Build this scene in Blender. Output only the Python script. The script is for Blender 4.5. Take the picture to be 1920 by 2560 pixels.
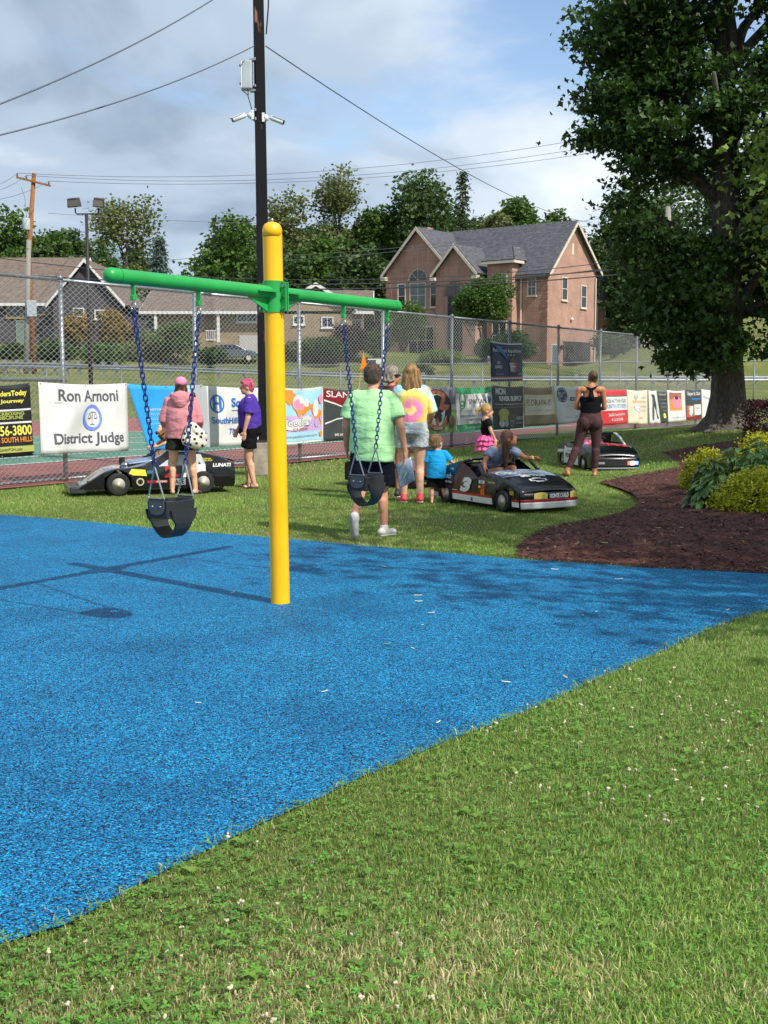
import bpy, bmesh, math, random
import numpy as np
from mathutils import Vector, Matrix, Euler
R = math.radians
random.seed(7); rng = np.random.default_rng(7)
scn = bpy.context.scene
for o in list(bpy.data.objects): bpy.data.objects.remove(o)

# ---------------------------------------------------------------- camera
CAM_H, FPX, PITCH = 1.483, 2950.0, R(6.17)
cam = bpy.data.cameras.new('camera'); camo = bpy.data.objects.new('camera', cam)
scn.collection.objects.link(camo); scn.camera = camo
camo.location = (0, 0, CAM_H); camo.rotation_euler = (R(90) - PITCH, 0, 0)
cam.sensor_fit = 'VERTICAL'; cam.sensor_height = 24.0; cam.lens = 24.0 * FPX / 2560
cam.clip_start = 0.1; cam.clip_end = 3000

# ---------------------------------------------------------------- sky and sun
SUN = Vector((0.72, -0.69, 0.99)).normalized()          # direction towards the sun
world = bpy.data.worlds.new('World'); scn.world = world; world.use_nodes = True
wt = world.node_tree; wt.nodes.clear()
def wn(t, **k):
    n = wt.nodes.new(t)
    for a, b in k.items(): setattr(n, a, b)
    return n
w_out = wn('ShaderNodeOutputWorld'); sky = wn('ShaderNodeTexSky', sky_type='NISHITA', sun_disc=False)
sky.sun_elevation = math.asin(SUN.z); sky.sun_rotation = math.atan2(SUN.x, SUN.y)
sky.air_density = 1.0; sky.dust_density = 1.2; sky.ozone_density = 1.5
bg1 = wn('ShaderNodeBackground'); bg1.inputs[1].default_value = 0.15
bg2 = wn('ShaderNodeBackground'); bg2.inputs[1].default_value = 1.02
wmix = wn('ShaderNodeMixShader'); tc = wn('ShaderNodeTexCoord')
sepw = wn('ShaderNodeSeparateXYZ'); cmb = wn('ShaderNodeCombineXYZ')
zp = wn('ShaderNodeMath', operation='ADD'); zp.inputs[1].default_value = 0.16
zm = wn('ShaderNodeMath', operation='MAXIMUM'); zm.inputs[1].default_value = 0.05
dx = wn('ShaderNodeMath', operation='DIVIDE'); dy = wn('ShaderNodeMath', operation='DIVIDE')
L = wt.links.new
L(tc.outputs['Generated'], sepw.inputs[0]); L(sepw.outputs[2], zp.inputs[0]); L(zp.outputs[0], zm.inputs[0])
L(sepw.outputs[0], dx.inputs[0]); L(zm.outputs[0], dx.inputs[1]); L(sepw.outputs[1], dy.inputs[0]); L(zm.outputs[0], dy.inputs[1])
L(dx.outputs[0], cmb.inputs[0]); L(dy.outputs[0], cmb.inputs[1])
def wnoise(scale, detail, rough, off, dist=0.3):
    m = wn('ShaderNodeMapping'); m.inputs['Location'].default_value = off; m.inputs['Scale'].default_value = (1.0, 0.75, 1)
    n = wn('ShaderNodeTexNoise'); n.inputs['Scale'].default_value = scale; n.inputs['Detail'].default_value = detail
    n.inputs['Roughness'].default_value = rough; n.inputs['Distortion'].default_value = dist
    L(cmb.outputs[0], m.inputs[0]); L(m.outputs[0], n.inputs[0]); return n
def wramp(src, stops):
    r = wn('ShaderNodeValToRGB'); r.color_ramp.interpolation = 'EASE'
    for i, (p, c) in enumerate(stops):
        e = r.color_ramp.elements[i] if i < 2 else r.color_ramp.elements.new(p)
        e.position = p; e.color = (*c, 1)
    L(src, r.inputs[0]); return r
n_cov = wnoise(1.05, 7, .55, (2.35, 0.4, 0), .25); n_sh = wnoise(1.3, 7, .50, (6.7, 6.1, 5), .35)
gap = wn('ShaderNodeVectorMath', operation='DISTANCE'); gap.inputs[1].default_value = (.50, 2.30, 0)          # a break in the clouds
L(cmb.outputs[0], gap.inputs[0]); gr = wn('ShaderNodeMapRange', interpolation_type='SMOOTHSTEP'); gr.inputs['From Max'].default_value = .75; gr.inputs['To Min'].default_value = -.27; gr.inputs['To Max'].default_value = 0.0
L(gap.outputs['Value'], gr.inputs['Value']); gadd = wn('ShaderNodeMath', operation='ADD'); L(n_cov.outputs['Fac'], gadd.inputs[0]); L(gr.outputs[0], gadd.inputs[1])
cov = wramp(gadd.outputs[0], [(.31, (0, 0, 0)), (.47, (1, 1, 1))])
shade = wramp(n_sh.outputs['Fac'], [(.34, (.27, .35, .46)), (.47, (.40, .49, .60)), (.58, (.56, .64, .74)), (.72, (.76, .81, .86))])
L(sky.outputs[0], bg1.inputs[0]); L(shade.outputs[0], bg2.inputs[0])
L(cov.outputs[0], wmix.inputs[0]); L(bg1.outputs[0], wmix.inputs[1]); L(bg2.outputs[0], wmix.inputs[2]); L(wmix.outputs[0], w_out.inputs[0])

sl = bpy.data.lights.new('sun', 'SUN'); sl.energy = 4.2; sl.angle = R(0.53); sl.color = (1.0, .95, .87)
so = bpy.data.objects.new('sun', sl); scn.collection.objects.link(so)
so.rotation_euler = (-SUN).to_track_quat('-Z', 'Y').to_euler(); so.location = (20, -20, 30)
scn.view_settings.view_transform = 'Standard'; scn.view_settings.look = 'None'
scn.view_settings.exposure = 0.38; scn.view_settings.gamma = 1.0
scn.cycles.max_bounces = 6; scn.cycles.transparent_max_bounces = 12
scn.cycles.use_adaptive_sampling = True; scn.cycles.use_denoising = True

# ---------------------------------------------------------------- helpers
C = scn.collection
CP, SP = math.cos(PITCH), math.sin(PITCH)
def ray(px, py):                                        # photograph pixel -> viewing direction (per metre of depth)
    u, v = (px - 960) / FPX, (1280 - py) / FPX
    return Vector((u, CP + v * SP, -SP + v * CP))
def at(px, py, Y):                                      # point on that ray at distance Y into the scene
    d = ray(px, py); return Vector((0, 0, CAM_H)) + d * (Y / d.y)
def ground(px, py, z=0.0):
    d = ray(px, py); return Vector((0, 0, CAM_H)) + d * ((z - CAM_H) / d.z)

MATS = {}
def lin(c):                                             # '#rrggbb' -> linear
    if isinstance(c, str):
        c = [int(c[i:i + 2], 16) / 255 for i in (1, 3, 5)]
        c = [x / 12.92 if x <= .04045 else ((x + .055) / 1.055) ** 2.4 for x in c]
    return tuple(c)
def mat(name, col, rough=.6, var=0.0, scale=8.0, bump=0.0, bscale=60.0, metal=0.0, spec=.5, col2=None, coat=0.0, stretch=None, trans=0.0, emit=None, detail=5, world=False):
    if name in MATS: return MATS[name]
    m = bpy.data.materials.new(name); MATS[name] = m; m.use_nodes = True
    nt = m.node_tree; b = nt.nodes['Principled BSDF']; col = lin(col)
    b.inputs['Roughness'].default_value = rough; b.inputs['Metallic'].default_value = metal
    b.inputs['Specular IOR Level'].default_value = spec; b.inputs['Coat Weight'].default_value = coat
    b.inputs['Base Color'].default_value = (*col, 1)
    if trans: b.inputs['Transmission Weight'].default_value = trans
    if emit: b.inputs['Emission Color'].default_value = (*lin(emit[0]), 1); b.inputs['Emission Strength'].default_value = emit[1]
    if var or bump or col2:
        if world:
            g = nt.nodes.new('ShaderNodeNewGeometry'); src = g.outputs['Position']
        else:
            t = nt.nodes.new('ShaderNodeTexCoord'); src = t.outputs['Object']
        if stretch:
            mp = nt.nodes.new('ShaderNodeMapping'); mp.inputs['Scale'].default_value = stretch
            nt.links.new(src, mp.inputs[0]); src = mp.outputs[0]
        if var or col2:
            n = nt.nodes.new('ShaderNodeTexNoise'); n.inputs['Scale'].default_value = scale; n.inputs['Detail'].default_value = detail
            nt.links.new(src, n.inputs[0])
            r = nt.nodes.new('ShaderNodeValToRGB')
            c1 = tuple(max(0, x * (1 - var)) for x in col); c2 = lin(col2) if col2 else tuple(min(1, x * (1 + var)) for x in col)
            r.color_ramp.elements[0].position = .33; r.color_ramp.elements[1].position = .68
            r.color_ramp.elements[0].color = (*c1, 1); r.color_ramp.elements[1].color = (*c2, 1)
            nt.links.new(n.outputs['Fac'], r.inputs[0]); nt.links.new(r.outputs[0], b.inputs['Base Color'])
        if bump:
            n2 = nt.nodes.new('ShaderNodeTexNoise'); n2.inputs['Scale'].default_value = bscale; n2.inputs['Detail'].default_value = 4
            nt.links.new(src, n2.inputs[0])
            bp = nt.nodes.new('ShaderNodeBump'); bp.inputs['Strength'].default_value = bump; bp.inputs['Distance'].default_value = .02
            nt.links.new(n2.outputs['Fac'], bp.inputs['Height']); nt.links.new(bp.outputs[0], b.inputs['Normal'])
    return m
def leafmat(name, c1, c2, trans=.35, rough=.5, attr=None):
    if name in MATS: return MATS[name]
    m = bpy.data.materials.new(name); MATS[name] = m; m.use_nodes = True
    nt = m.node_tree; nt.nodes.clear(); N = nt.nodes.new; K = nt.links.new
    out = N('ShaderNodeOutputMaterial'); p = N('ShaderNodeBsdfPrincipled'); t = N('ShaderNodeBsdfTranslucent'); mx = N('ShaderNodeMixShader')
    p.inputs['Roughness'].default_value = rough; p.inputs['Specular IOR Level'].default_value = .35
    if attr:
        a = N('ShaderNodeAttribute'); a.attribute_name = attr; colout = a.outputs['Color']
    else:
        g = N('ShaderNodeNewGeometry'); r = N('ShaderNodeValToRGB'); K(g.outputs['Random Per Island'], r.inputs[0])
        r.color_ramp.elements[0].color = (*lin(c1), 1); r.color_ramp.elements[1].color = (*lin(c2), 1); colout = r.outputs[0]
    K(colout, p.inputs['Base Color'])
    hs = N('ShaderNodeHueSaturation'); hs.inputs['Value'].default_value = 1.25; hs.inputs['Hue'].default_value = .485
    K(colout, hs.inputs['Color']); K(hs.outputs[0], t.inputs[0])
    mx.inputs[0].default_value = trans; K(p.outputs[0], mx.inputs[1]); K(t.outputs[0], mx.inputs[2]); K(mx.outputs[0], out.inputs[0])
    return m

def tag(o, label=None, cat=None, group=None, kind=None):
    if label: o['label'] = label
    if cat: o['category'] = cat
    if group: o['group'] = group
    if kind: o['kind'] = kind
    return o
def thing(name, label, cat, loc=(0, 0, 0), rotz=0.0, group=None):
    o = bpy.data.objects.new(name, None); C.objects.link(o); o.empty_display_size = .1
    o.location = loc; o.rotation_euler = (0, 0, rotz); return tag(o, label, cat, group)
def link(name, me, parent=None, loc=None):
    o = bpy.data.objects.new(name, me); C.objects.link(o)
    if parent is not None: o.parent = parent
    if loc is not None: o.location = loc
    return o
def copy_tree(o, parent=None):
    c = o.copy(); C.objects.link(c); c.parent = parent
    for ch in [x for x in bpy.data.objects if x.parent == o and x != c]:
        copy_tree(ch, c)
    return c

class MB:
    """collects vertices and faces; build() links them as one mesh object"""
    def __init__(s): s.v = []; s.f = []; s.m = []; s.cur = 0
    def add(s, vs, fs, M=None):
        b = len(s.v)
        for p in vs:
            p = Vector(p); s.v.append(M @ p if M is not None else p)
        for f in fs: s.f.append([b + i for i in f]); s.m.append(s.cur)
        return s
    def box(s, c, d, rot=None, top=1.0):
        x, y, z = d[0] / 2, d[1] / 2, d[2] / 2; t = top
        vs = [(-x, -y, -z), (x, -y, -z), (x, y, -z), (-x, y, -z), (-x * t, -y * t, z), (x * t, -y * t, z), (x * t, y * t, z), (-x * t, y * t, z)]
        M = Matrix.Translation(c)
        if rot is not None: M = M @ Euler(rot).to_matrix().to_4x4()
        return s.add(vs, [(0, 3, 2, 1), (4, 5, 6, 7), (0, 1, 5, 4), (1, 2, 6, 5), (2, 3, 7, 6), (3, 0, 4, 7)], M)
    def tube(s, pts, r, n=8, cap=True, side=None, ry=None, phase=0.0):
        """swept ring along pts; r (and ry) may be lists"""
        P = [Vector(p) for p in pts]; k = len(P)
        rs = r if isinstance(r, (list, tuple)) else [r] * k
        rys = (ry if isinstance(ry, (list, tuple)) else [ry] * k) if ry is not None else rs
        b = len(s.v); prev = Vector(side) if side is not None else None
        for i in range(k):
            t = (P[min(i + 1, k - 1)] - P[max(i - 1, 0)])
            if t.length < 1e-9: t = Vector((0, 0, 1))
            t.normalize()
            if prev is None: prev = Vector((0, 0, 1)) if abs(t.z) < .9 else Vector((1, 0, 0))
            a = prev - t * prev.dot(t)
            if a.length < 1e-6: a = t.orthogonal()
            a.normalize(); prev = a; c = t.cross(a)
            for j in range(n):
                q = 2 * math.pi * j / n + phase
                s.v.append(P[i] + a * (math.cos(q) * rs[i]) + c * (math.sin(q) * rys[i]))
        for i in range(k - 1):
            for j in range(n):
                j2 = (j + 1) % n
                s.f.append([b + i * n + j, b + i * n + j2, b + (i + 1) * n + j2, b + (i + 1) * n + j]); s.m.append(s.cur)
        if cap:
            s.f.append([b + j for j in range(n)][::-1]); s.m.append(s.cur)
            s.f.append([b + (k - 1) * n + j for j in range(n)]); s.m.append(s.cur)
        return s
    def lathe(s, prof, n=16, M=None):
        """prof: (radius, z) pairs about the local z axis"""
        vs = []; fs = []
        for (r, z) in prof:
            for j in range(n):
                q = 2 * math.pi * j / n; vs.append((r * math.cos(q), r * math.sin(q), z))
        for i in range(len(prof) - 1):
            for j in range(n):
                j2 = (j + 1) % n; fs.append((i * n + j, i * n + j2, (i + 1) * n + j2, (i + 1) * n + j))
        fs.append(tuple(range(n))[::-1]); fs.append(tuple((len(prof) - 1) * n + j for j in range(n)))
        return s.add(vs, fs, M)
    def ell(s, c, r, rot=None, n=14, k=9):
        vs = [(0, 0, -1)]; fs = []
        for i in range(1, k):
            a = -math.pi / 2 + math.pi * i / k
            for j in range(n):
                q = 2 * math.pi * j / n; vs.append((math.cos(a) * math.cos(q), math.cos(a) * math.sin(q), math.sin(a)))
        vs.append((0, 0, 1)); top = len(vs) - 1
        for j in range(n):
            j2 = (j + 1) % n; fs.append((0, 1 + j2, 1 + j)); fs.append((top, top - n + j, top - n + j2))
        for i in range(k - 2):
            for j in range(n):
                j2 = (j + 1) % n; fs.append((1 + i * n + j, 1 + i * n + j2, 1 + (i + 1) * n + j2, 1 + (i + 1) * n + j))
        r = (r, r, r) if isinstance(r, (int, float)) else r
        M = Matrix.Translation(c)
        if rot is not None: M = M @ (rot.to_4x4() if isinstance(rot, Matrix) else Euler(rot).to_matrix().to_4x4())
        return s.add(vs, fs, M @ Matrix.Diagonal((*r, 1)))
    def cap(s, p0, p1, r0, r1=None, n=12):
        """tapered capsule"""
        r1 = r0 if r1 is None else r1; p0, p1 = Vector(p0), Vector(p1); d = p1 - p0; l = d.length or 1e-6; t = d / l
        pts = []; rs = []
        for a in (88, 60, 30): pts.append(p0 - t * r0 * math.sin(R(a))); rs.append(r0 * math.cos(R(a)))
        for q in (0, .5, 1): pts.append(p0 + d * q); rs.append(r0 + (r1 - r0) * q)
        for a in (30, 60, 88): pts.append(p1 + t * r1 * math.sin(R(a))); rs.append(r1 * math.cos(R(a)))
        return s.tube(pts, rs, n)
    def prism(s, poly, t, M=None):
        """poly: 2D points in local xz, extruded along y by t (centred)"""
        n = len(poly); vs = [(x, -t / 2, z) for x, z in poly] + [(x, t / 2, z) for x, z in poly]
        fs = [tuple(range(n)), tuple(range(2 * n - 1, n - 1, -1))] + [((i + 1) % n, i, n + i, n + (i + 1) % n) for i in range(n)]
        return s.add(vs, fs, M)
    def grid(s, fn, nu, nv):
        vs = [fn(i / nu, j / nv) for j in range(nv + 1) for i in range(nu + 1)]; w = nu + 1
        return s.add(vs, [(j * w + i, j * w + i + 1, (j + 1) * w + i + 1, (j + 1) * w + i) for j in range(nv) for i in range(nu)])
    def mesh(s, name='mesh', mats=None, smooth=False):
        me = bpy.data.meshes.new(name); me.from_pydata([tuple(p) for p in s.v], [], s.f)
        if mats is not None:
            mats = mats if isinstance(mats, (list, tuple)) else [mats]
            for m in mats: me.materials.append(m)
            if len(mats) > 1: me.polygons.foreach_set('material_index', s.m)
        if smooth: me.polygons.foreach_set('use_smooth', [True] * len(me.polygons))
        me.update(); return me
    def build(s, name, m, parent=None, smooth=False, bevel=0.0, auto=None, solid=0.0):
        o = link(name, s.mesh(name, m, smooth or auto is not None), parent)
        if bevel:
            b = o.modifiers.new('bevel', 'BEVEL'); b.width = bevel; b.segments = 2; b.limit_method = 'ANGLE'; b.angle_limit = R(40)
        if auto is not None:
            bm = bmesh.new(); bm.from_mesh(o.data)
            for e in bm.edges:
                if len(e.link_faces) == 2 and e.calc_face_angle(0) > R(auto): e.smooth = False
            bm.to_mesh(o.data); bm.free()
        if solid:
            q = o.modifiers.new('solid', 'SOLIDIFY'); q.thickness = solid; q.offset = 0
        return o

def np_mesh(name, V, F, mats, col=None, parent=None, smooth=False):
    """fast mesh from arrays; F is (n,3) or (n,4); col: per-vertex rgb"""
    me = bpy.data.meshes.new(name); k = F.shape[1]
    me.vertices.add(len(V)); me.vertices.foreach_set('co', V.astype(np.float32).ravel())
    me.loops.add(F.size); me.loops.foreach_set('vertex_index', F.astype(np.int32).ravel())
    me.polygons.add(len(F)); me.polygons.foreach_set('loop_start', np.arange(0, F.size, k, dtype=np.int32))
    me.polygons.foreach_set('loop_total', np.full(len(F), k, dtype=np.int32))
    me.materials.append(mats); me.update(calc_edges=True)
    if smooth: me.polygons.foreach_set('use_smooth', [True] * len(F))
    if col is not None:
        a = me.color_attributes.new('col', 'FLOAT_COLOR', 'POINT')
        a.data.foreach_set('color', np.hstack([col, np.ones((len(col), 1))]).astype(np.float32).ravel())
    return link(name, me, parent)

_tc = {}
def text_geo(s, bold=0.0, shear=0.0):
    key = (s, bold, shear)
    if key not in _tc:
        cu = bpy.data.curves.new('lettering', 'FONT'); cu.body = s; cu.offset = bold; cu.shear = shear; cu.resolution_u = 3
        to = bpy.data.objects.new('lettering', cu); me = bpy.data.meshes.new_from_object(to)
        vs = [Vector(v.co) for v in me.vertices]; fs = [list(p.vertices) for p in me.polygons]
        bpy.data.objects.remove(to); bpy.data.curves.remove(cu); bpy.data.meshes.remove(me)
        x0, x1 = min(v.x for v in vs), max(v.x for v in vs); y0, y1 = min(v.y for v in vs), max(v.y for v in vs)
        _tc[key] = ([((v.x - x0) / (x1 - x0), (v.y - y0) / (y1 - y0)) for v in vs], fs)
    return _tc[key]
def text_on(fn, s, box, m, parent, name='lettering', bold=.015, shear=0.0):
    """lettering fitted to box (u0,v0,u1,v1) and laid on the surface fn(u,v)"""
    uv, fs = text_geo(s, bold, shear); u0, v0, u1, v1 = box; b = MB()
    b.add([fn(u0 + (u1 - u0) * a, v0 + (v1 - v0) * c) for a, c in uv], fs); return b.build(name, m, parent)
def sstep(a, b, x):
    t = min(1.0, max(0.0, (x - a) / (b - a))); return t * t * (3 - 2 * t)
# ================================================================ terrain
_ZLX = [-80, -45, -30, -12, 0, 8, 13, 16.5, 20, 25, 40, 80]
_ZLZ = [6.5, 5.4, 4.9, 4.4, 4.3, 4.0, 3.3, 3.0, 3.6, 5.0, 6.2, 7.0]
def np_ss(a, b, x):
    t = np.clip((x - a) / (b - a), 0, 1); return t * t * (3 - 2 * t)
def terr(x, y):
    x = np.asarray(x, float); y = np.asarray(y, float)
    z = .55 * np.exp(-((x - 9.6) ** 2) / 16 - ((y - 27) ** 2) / 60)
    zr = 2.15 - .9 * np.clip((x + 23) / 28, 0, 1)
    zl = np.interp(x, _ZLX, _ZLZ)
    z = z + zr * np_ss(50, 76, y) + (zl - zr) * np_ss(86, 103, y) + np.maximum(0, y - 118) * .13 * np_ss(118, 150, y)
    return z
def tz(x, y): return float(terr(x, y))
def inpoly(poly, x, y):
    inside = np.zeros(len(x), bool); n = len(poly); j = n - 1
    for i in range(n):
        xi, yi = poly[i]; xj, yj = poly[j]
        c = ((yi > y) != (yj > y)) & (x < (xj - xi) * (y - yi) / ((yj - yi) or 1e-12) + xi)
        inside ^= c; j = i
    return inside
def wob(x, y, k, seed):                                # smooth pseudo-noise in about -1..1
    r = np.random.default_rng(seed); s = np.zeros_like(x)
    for i in range(7):
        a = r.uniform(0, 6.28); f = k * r.uniform(.5, 1.9); s = s + np.sin((x * math.cos(a) + y * math.sin(a)) * f + r.uniform(0, 6.28))
    return s / 4.0
def ground_t(px, py):
    z = 0.0
    for _ in range(12): g = ground(px, py, z); z = .5 * z + .5 * tz(g.x, g.y)
    return ground(px, py, z)
def gpt(l): return [tuple(ground_t(*p)[:2]) for p in l]
def gp(l): return [tuple(ground(*p)[:2]) for p in l]

BLUE_FAR = gp([(0, 1288), (220, 1305), (430, 1327), (648, 1343), (850, 1361), (1094, 1382), (1293, 1400), (1560, 1417), (1920, 1436)])
BLUE_NEAR = gp([(1920, 1529), (1790, 1570), (1640, 1640), (1504, 1697), (1360, 1765), (1215, 1822), (1100, 1865), (995, 1911), (900, 1950), (800, 2000), (648, 2067), (500, 2140), (347, 2218), (174, 2316), (0, 2368)])
BLUE = [(-7.5, 14.6)] + BLUE_FAR + [(9, 9.0), (9, 7.9)] + BLUE_NEAR + [(-2.2, 2.5), (-7.5, 1.6)]
MULCH = gpt([(1288, 1396), (1293, 1364), (1340, 1333), (1376, 1320), (1473, 1305), (1550, 1290), (1589, 1276), (1597, 1261), (1581, 1243), (1550, 1228), (1496, 1209), (1550, 1199), (1627, 1183), (1697, 1168), (1693, 1155), (1673, 1141), (1650, 1131), (1743, 1116), (1859, 1099), (1920, 1089)]) + [(9.5, 23.5), (11.5, 14), (9, 9.2)] + gp([(1920, 1437), (1560, 1419)])

def ground_grid():
    xs = np.unique(np.concatenate([np.linspace(-900, -60, 20), np.linspace(-60, 60, 121), np.linspace(60, 900, 20)]))
    ys = np.unique(np.concatenate([np.linspace(-40, 0, 8), np.linspace(0, 40, 61), np.linspace(40, 170, 100), np.linspace(170, 1500, 20)]))
    X, Y = np.meshgrid(xs, ys); Z = terr(X, Y) * np.where(Y > 170, 1, 1)
    Z = np.where(Y > 170, terr(X, np.full_like(Y, 170)), Z)
    V = np.stack([X, Y, Z], -1).reshape(-1, 3); w = len(xs)
    i = np.arange(len(ys) - 1)[:, None] * w + np.arange(w - 1)[None]
    F = np.stack([i, i + 1, i + w + 1, i + w], -1).reshape(-1, 4); return V, F
def lawn_mat():
    m = mat('lawn_soil', '#66743a', .95, .0)
    nt = m.node_tree; N = nt.nodes.new; K = nt.links.new; b = nt.nodes['Principled BSDF']
    b.inputs['Specular IOR Level'].default_value = .1
    g = N('ShaderNodeNewGeometry'); n1 = N('ShaderNodeTexNoise'); n1.inputs['Scale'].default_value = .35; n1.inputs['Detail'].default_value = 8
    n2 = N('ShaderNodeTexNoise'); n2.inputs['Scale'].default_value = 14; n2.inputs['Detail'].default_value = 6
    K(g.outputs['Position'], n1.inputs[0]); K(g.outputs['Position'], n2.inputs[0])
    r = N('ShaderNodeValToRGB'); e = r.color_ramp.elements; e[0].position = .32; e[1].position = .70
    e[0].color = (.10, .14, .035, 1); e[1].color = (.25, .225, .095, 1); q = e.new(.5); q.color = (.15, .175, .052, 1)
    mx = N('ShaderNodeMixRGB'); mx.blend_type = 'MULTIPLY'; mx.inputs[0].default_value = .8
    r2 = N('ShaderNodeValToRGB'); r2.color_ramp.elements[0].position = .3; r2.color_ramp.elements[0].color = (.5, .5, .45, 1); r2.color_ramp.elements[1].position = .65
    K(n1.outputs['Fac'], r.inputs[0]); K(n2.outputs['Fac'], r2.inputs[0]); K(r.outputs[0], mx.inputs[1]); K(r2.outputs[0], mx.inputs[2]); K(mx.outputs[0], b.inputs['Base Color'])
    bp = N('ShaderNodeBump'); bp.inputs['Strength'].default_value = .6; bp.inputs['Distance'].default_value = .05
    K(n2.outputs['Fac'], bp.inputs['Height']); K(bp.outputs[0], b.inputs['Normal']); return m
V, F = ground_grid()
tag(np_mesh('ground', V, F, lawn_mat(), smooth=True), kind='structure')

# ---------------------------------------------------------------- blue rubber surface
def rubber_mat():
    m = mat('blue_rubber', '#1878c8', .62); nt = m.node_tree; N = nt.nodes.new; K = nt.links.new; b = nt.nodes['Principled BSDF']
    b.inputs['Specular IOR Level'].default_value = .18
    g = N('ShaderNodeNewGeometry')
    v = N('ShaderNodeTexVoronoi'); v.inputs['Scale'].default_value = 190; v.inputs['Randomness'].default_value = 1.0
    v2 = N('ShaderNodeTexVoronoi'); v2.inputs['Scale'].default_value = 52
    K(g.outputs['Position'], v.inputs['Vector']); K(g.outputs['Position'], v2.inputs['Vector'])
    s = N('ShaderNodeSeparateColor'); K(v.outputs['Color'], s.inputs[0]); s2 = N('ShaderNodeSeparateColor'); K(v2.outputs['Color'], s2.inputs[0])
    r = N('ShaderNodeValToRGB'); r.color_ramp.interpolation = 'CONSTANT'; e = r.color_ramp.elements
    e[0].position = 0; e[0].color = (.006, .012, .030, 1); e[1].position = .27; e[1].color = (.005, .090, .25, 1)
    for p, c in ((.48, (.006, .205, .47)), (.74, (.010, .34, .65)), (.93, (.06, .53, .80))):
        q = e.new(p); q.color = (*c, 1)
    K(s.outputs[0], r.inputs[0])
    n = N('ShaderNodeTexNoise'); n.inputs['Scale'].default_value = 1.1; n.inputs['Detail'].default_value = 9; n.inputs['Roughness'].default_value = .62; K(g.outputs['Position'], n.inputs[0])
    r2 = N('ShaderNodeValToRGB'); r2.color_ramp.elements[0].position = .36; r2.color_ramp.elements[0].color = (.66, .70, .75, 1); r2.color_ramp.elements[1].position = .55; q2 = r2.color_ramp.elements.new(.72); q2.color = (.90, .88, .86, 1)
    K(n.outputs['Fac'], r2.inputs[0])
    r3 = N('ShaderNodeValToRGB'); r3.color_ramp.elements[0].color = (.72, .72, .72, 1); K(s2.outputs[1], r3.inputs[0])
    mx = N('ShaderNodeMixRGB'); mx.blend_type = 'MULTIPLY'; mx.inputs[0].default_value = 1; K(r.outputs[0], mx.inputs[1]); K(r2.outputs[0], mx.inputs[2])
    mx2 = N('ShaderNodeMixRGB'); mx2.blend_type = 'MULTIPLY'; mx2.inputs[0].default_value = 1; K(mx.outputs[0], mx2.inputs[1]); K(r3.outputs[0], mx2.inputs[2])
    K(mx2.outputs[0], b.inputs['Base Color'])
    bp = N('ShaderNodeBump'); bp.inputs['Strength'].default_value = .55; bp.inputs['Distance'].default_value = .006; bp.invert = True
    K(v.outputs['Distance'], bp.inputs['Height']); K(bp.outputs[0], b.inputs['Normal']); return m
def sheet(name, poly, z, m, fn=None):
    bm = bmesh.new(); vs = [bm.verts.new((x, y, z)) for x, y in poly]; f = bm.faces.new(vs)
    if f.normal.z < 0 or True:
        bm.normal_update()
        if f.normal.z < 0: f.normal_flip()
    bmesh.ops.triangulate(bm, faces=bm.faces[:])
    if fn:
        for _ in range(8): 
            es = [e for e in bm.edges if e.calc_length() > .4]
            if es: bmesh.ops.subdivide_edges(bm, edges=es, cuts=1); bmesh.ops.triangulate(bm, faces=bm.faces[:])
        for v in bm.verts: v.co.z = fn(v.co.x, v.co.y)
    me = bpy.data.meshes.new(name); bm.to_mesh(me); bm.free(); me.materials.append(m); return link(name, me)
tag(sheet('rubber_play_surface', BLUE, .010, rubber_mat()), kind='structure')
def poly_dist(poly, x, y):
    d = np.full(len(x), 1e9)
    for i in range(len(poly)):
        ax, ay = poly[i]; bx, by = poly[(i + 1) % len(poly)]; ex, ey = bx - ax, by - ay; l = ex * ex + ey * ey + 1e-12
        t = np.clip(((x - ax) * ex + (y - ay) * ey) / l, 0, 1); d = np.minimum(d, np.hypot(x - ax - t * ex, y - ay - t * ey))
    return d
def mulch_z(x, y):
    d = float(poly_dist(MULCH, np.array([x]), np.array([y]))[0]); return tz(x, y) + .004 + .075 * sstep(0, .7, d) + .08 * math.exp(-((x - 4.6) ** 2) / 5 - ((y - 14) ** 2) / 16)
mulch_m = mat('mulch_bed_soil', '#54291f', .95, .5, 25, .8, 60, world=True)
tag(sheet('mulch_bed', MULCH, .01, mulch_m, mulch_z), kind='structure')

# ---------------------------------------------------------------- fence line and sports court
F0 = Vector((-4.75, 17.7, 0)); FU = Vector((.5445, .8388, 0)); FN = Vector((.8388, -.5445, 0))     # FN points to the lawn
def fp(s, z, w=0.0): return F0 + FU * s + FN * w + Vector((0, 0, z))       # s along the fence, w towards the lawn
def fs(px, py):                                                            # where a photograph pixel meets the fence
    d = ray(px, py); o = Vector((0, 0, CAM_H)) - F0; t = -o.dot(FN) / d.dot(FN); p = o + d * t; return p.dot(FU), p.z
red_m = mat('court_red', '#8a5049', .85, .18, 1.5, .1, 80, world=True); grn_m = mat('court_green', '#4f7d66', .85, .15, 1.2, .1, 80, world=True)
wht_m = mat('line_paint', '#c9cdc8', .7, .1, 12, world=True)
def court(name, s0, s1, w0, w1, z, m): return tag(sheet(name, [fp(s0, 0, -w0)[:2], fp(s1, 0, -w0)[:2], fp(s1, 0, -w1)[:2], fp(s0, 0, -w1)[:2]], z, m), kind='structure')
court('court_surround', -16, 31, -.12, 24, .030, red_m)
court('court_playing_area', -13, 27, 3.6, 12.6, .036, grn_m)
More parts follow.
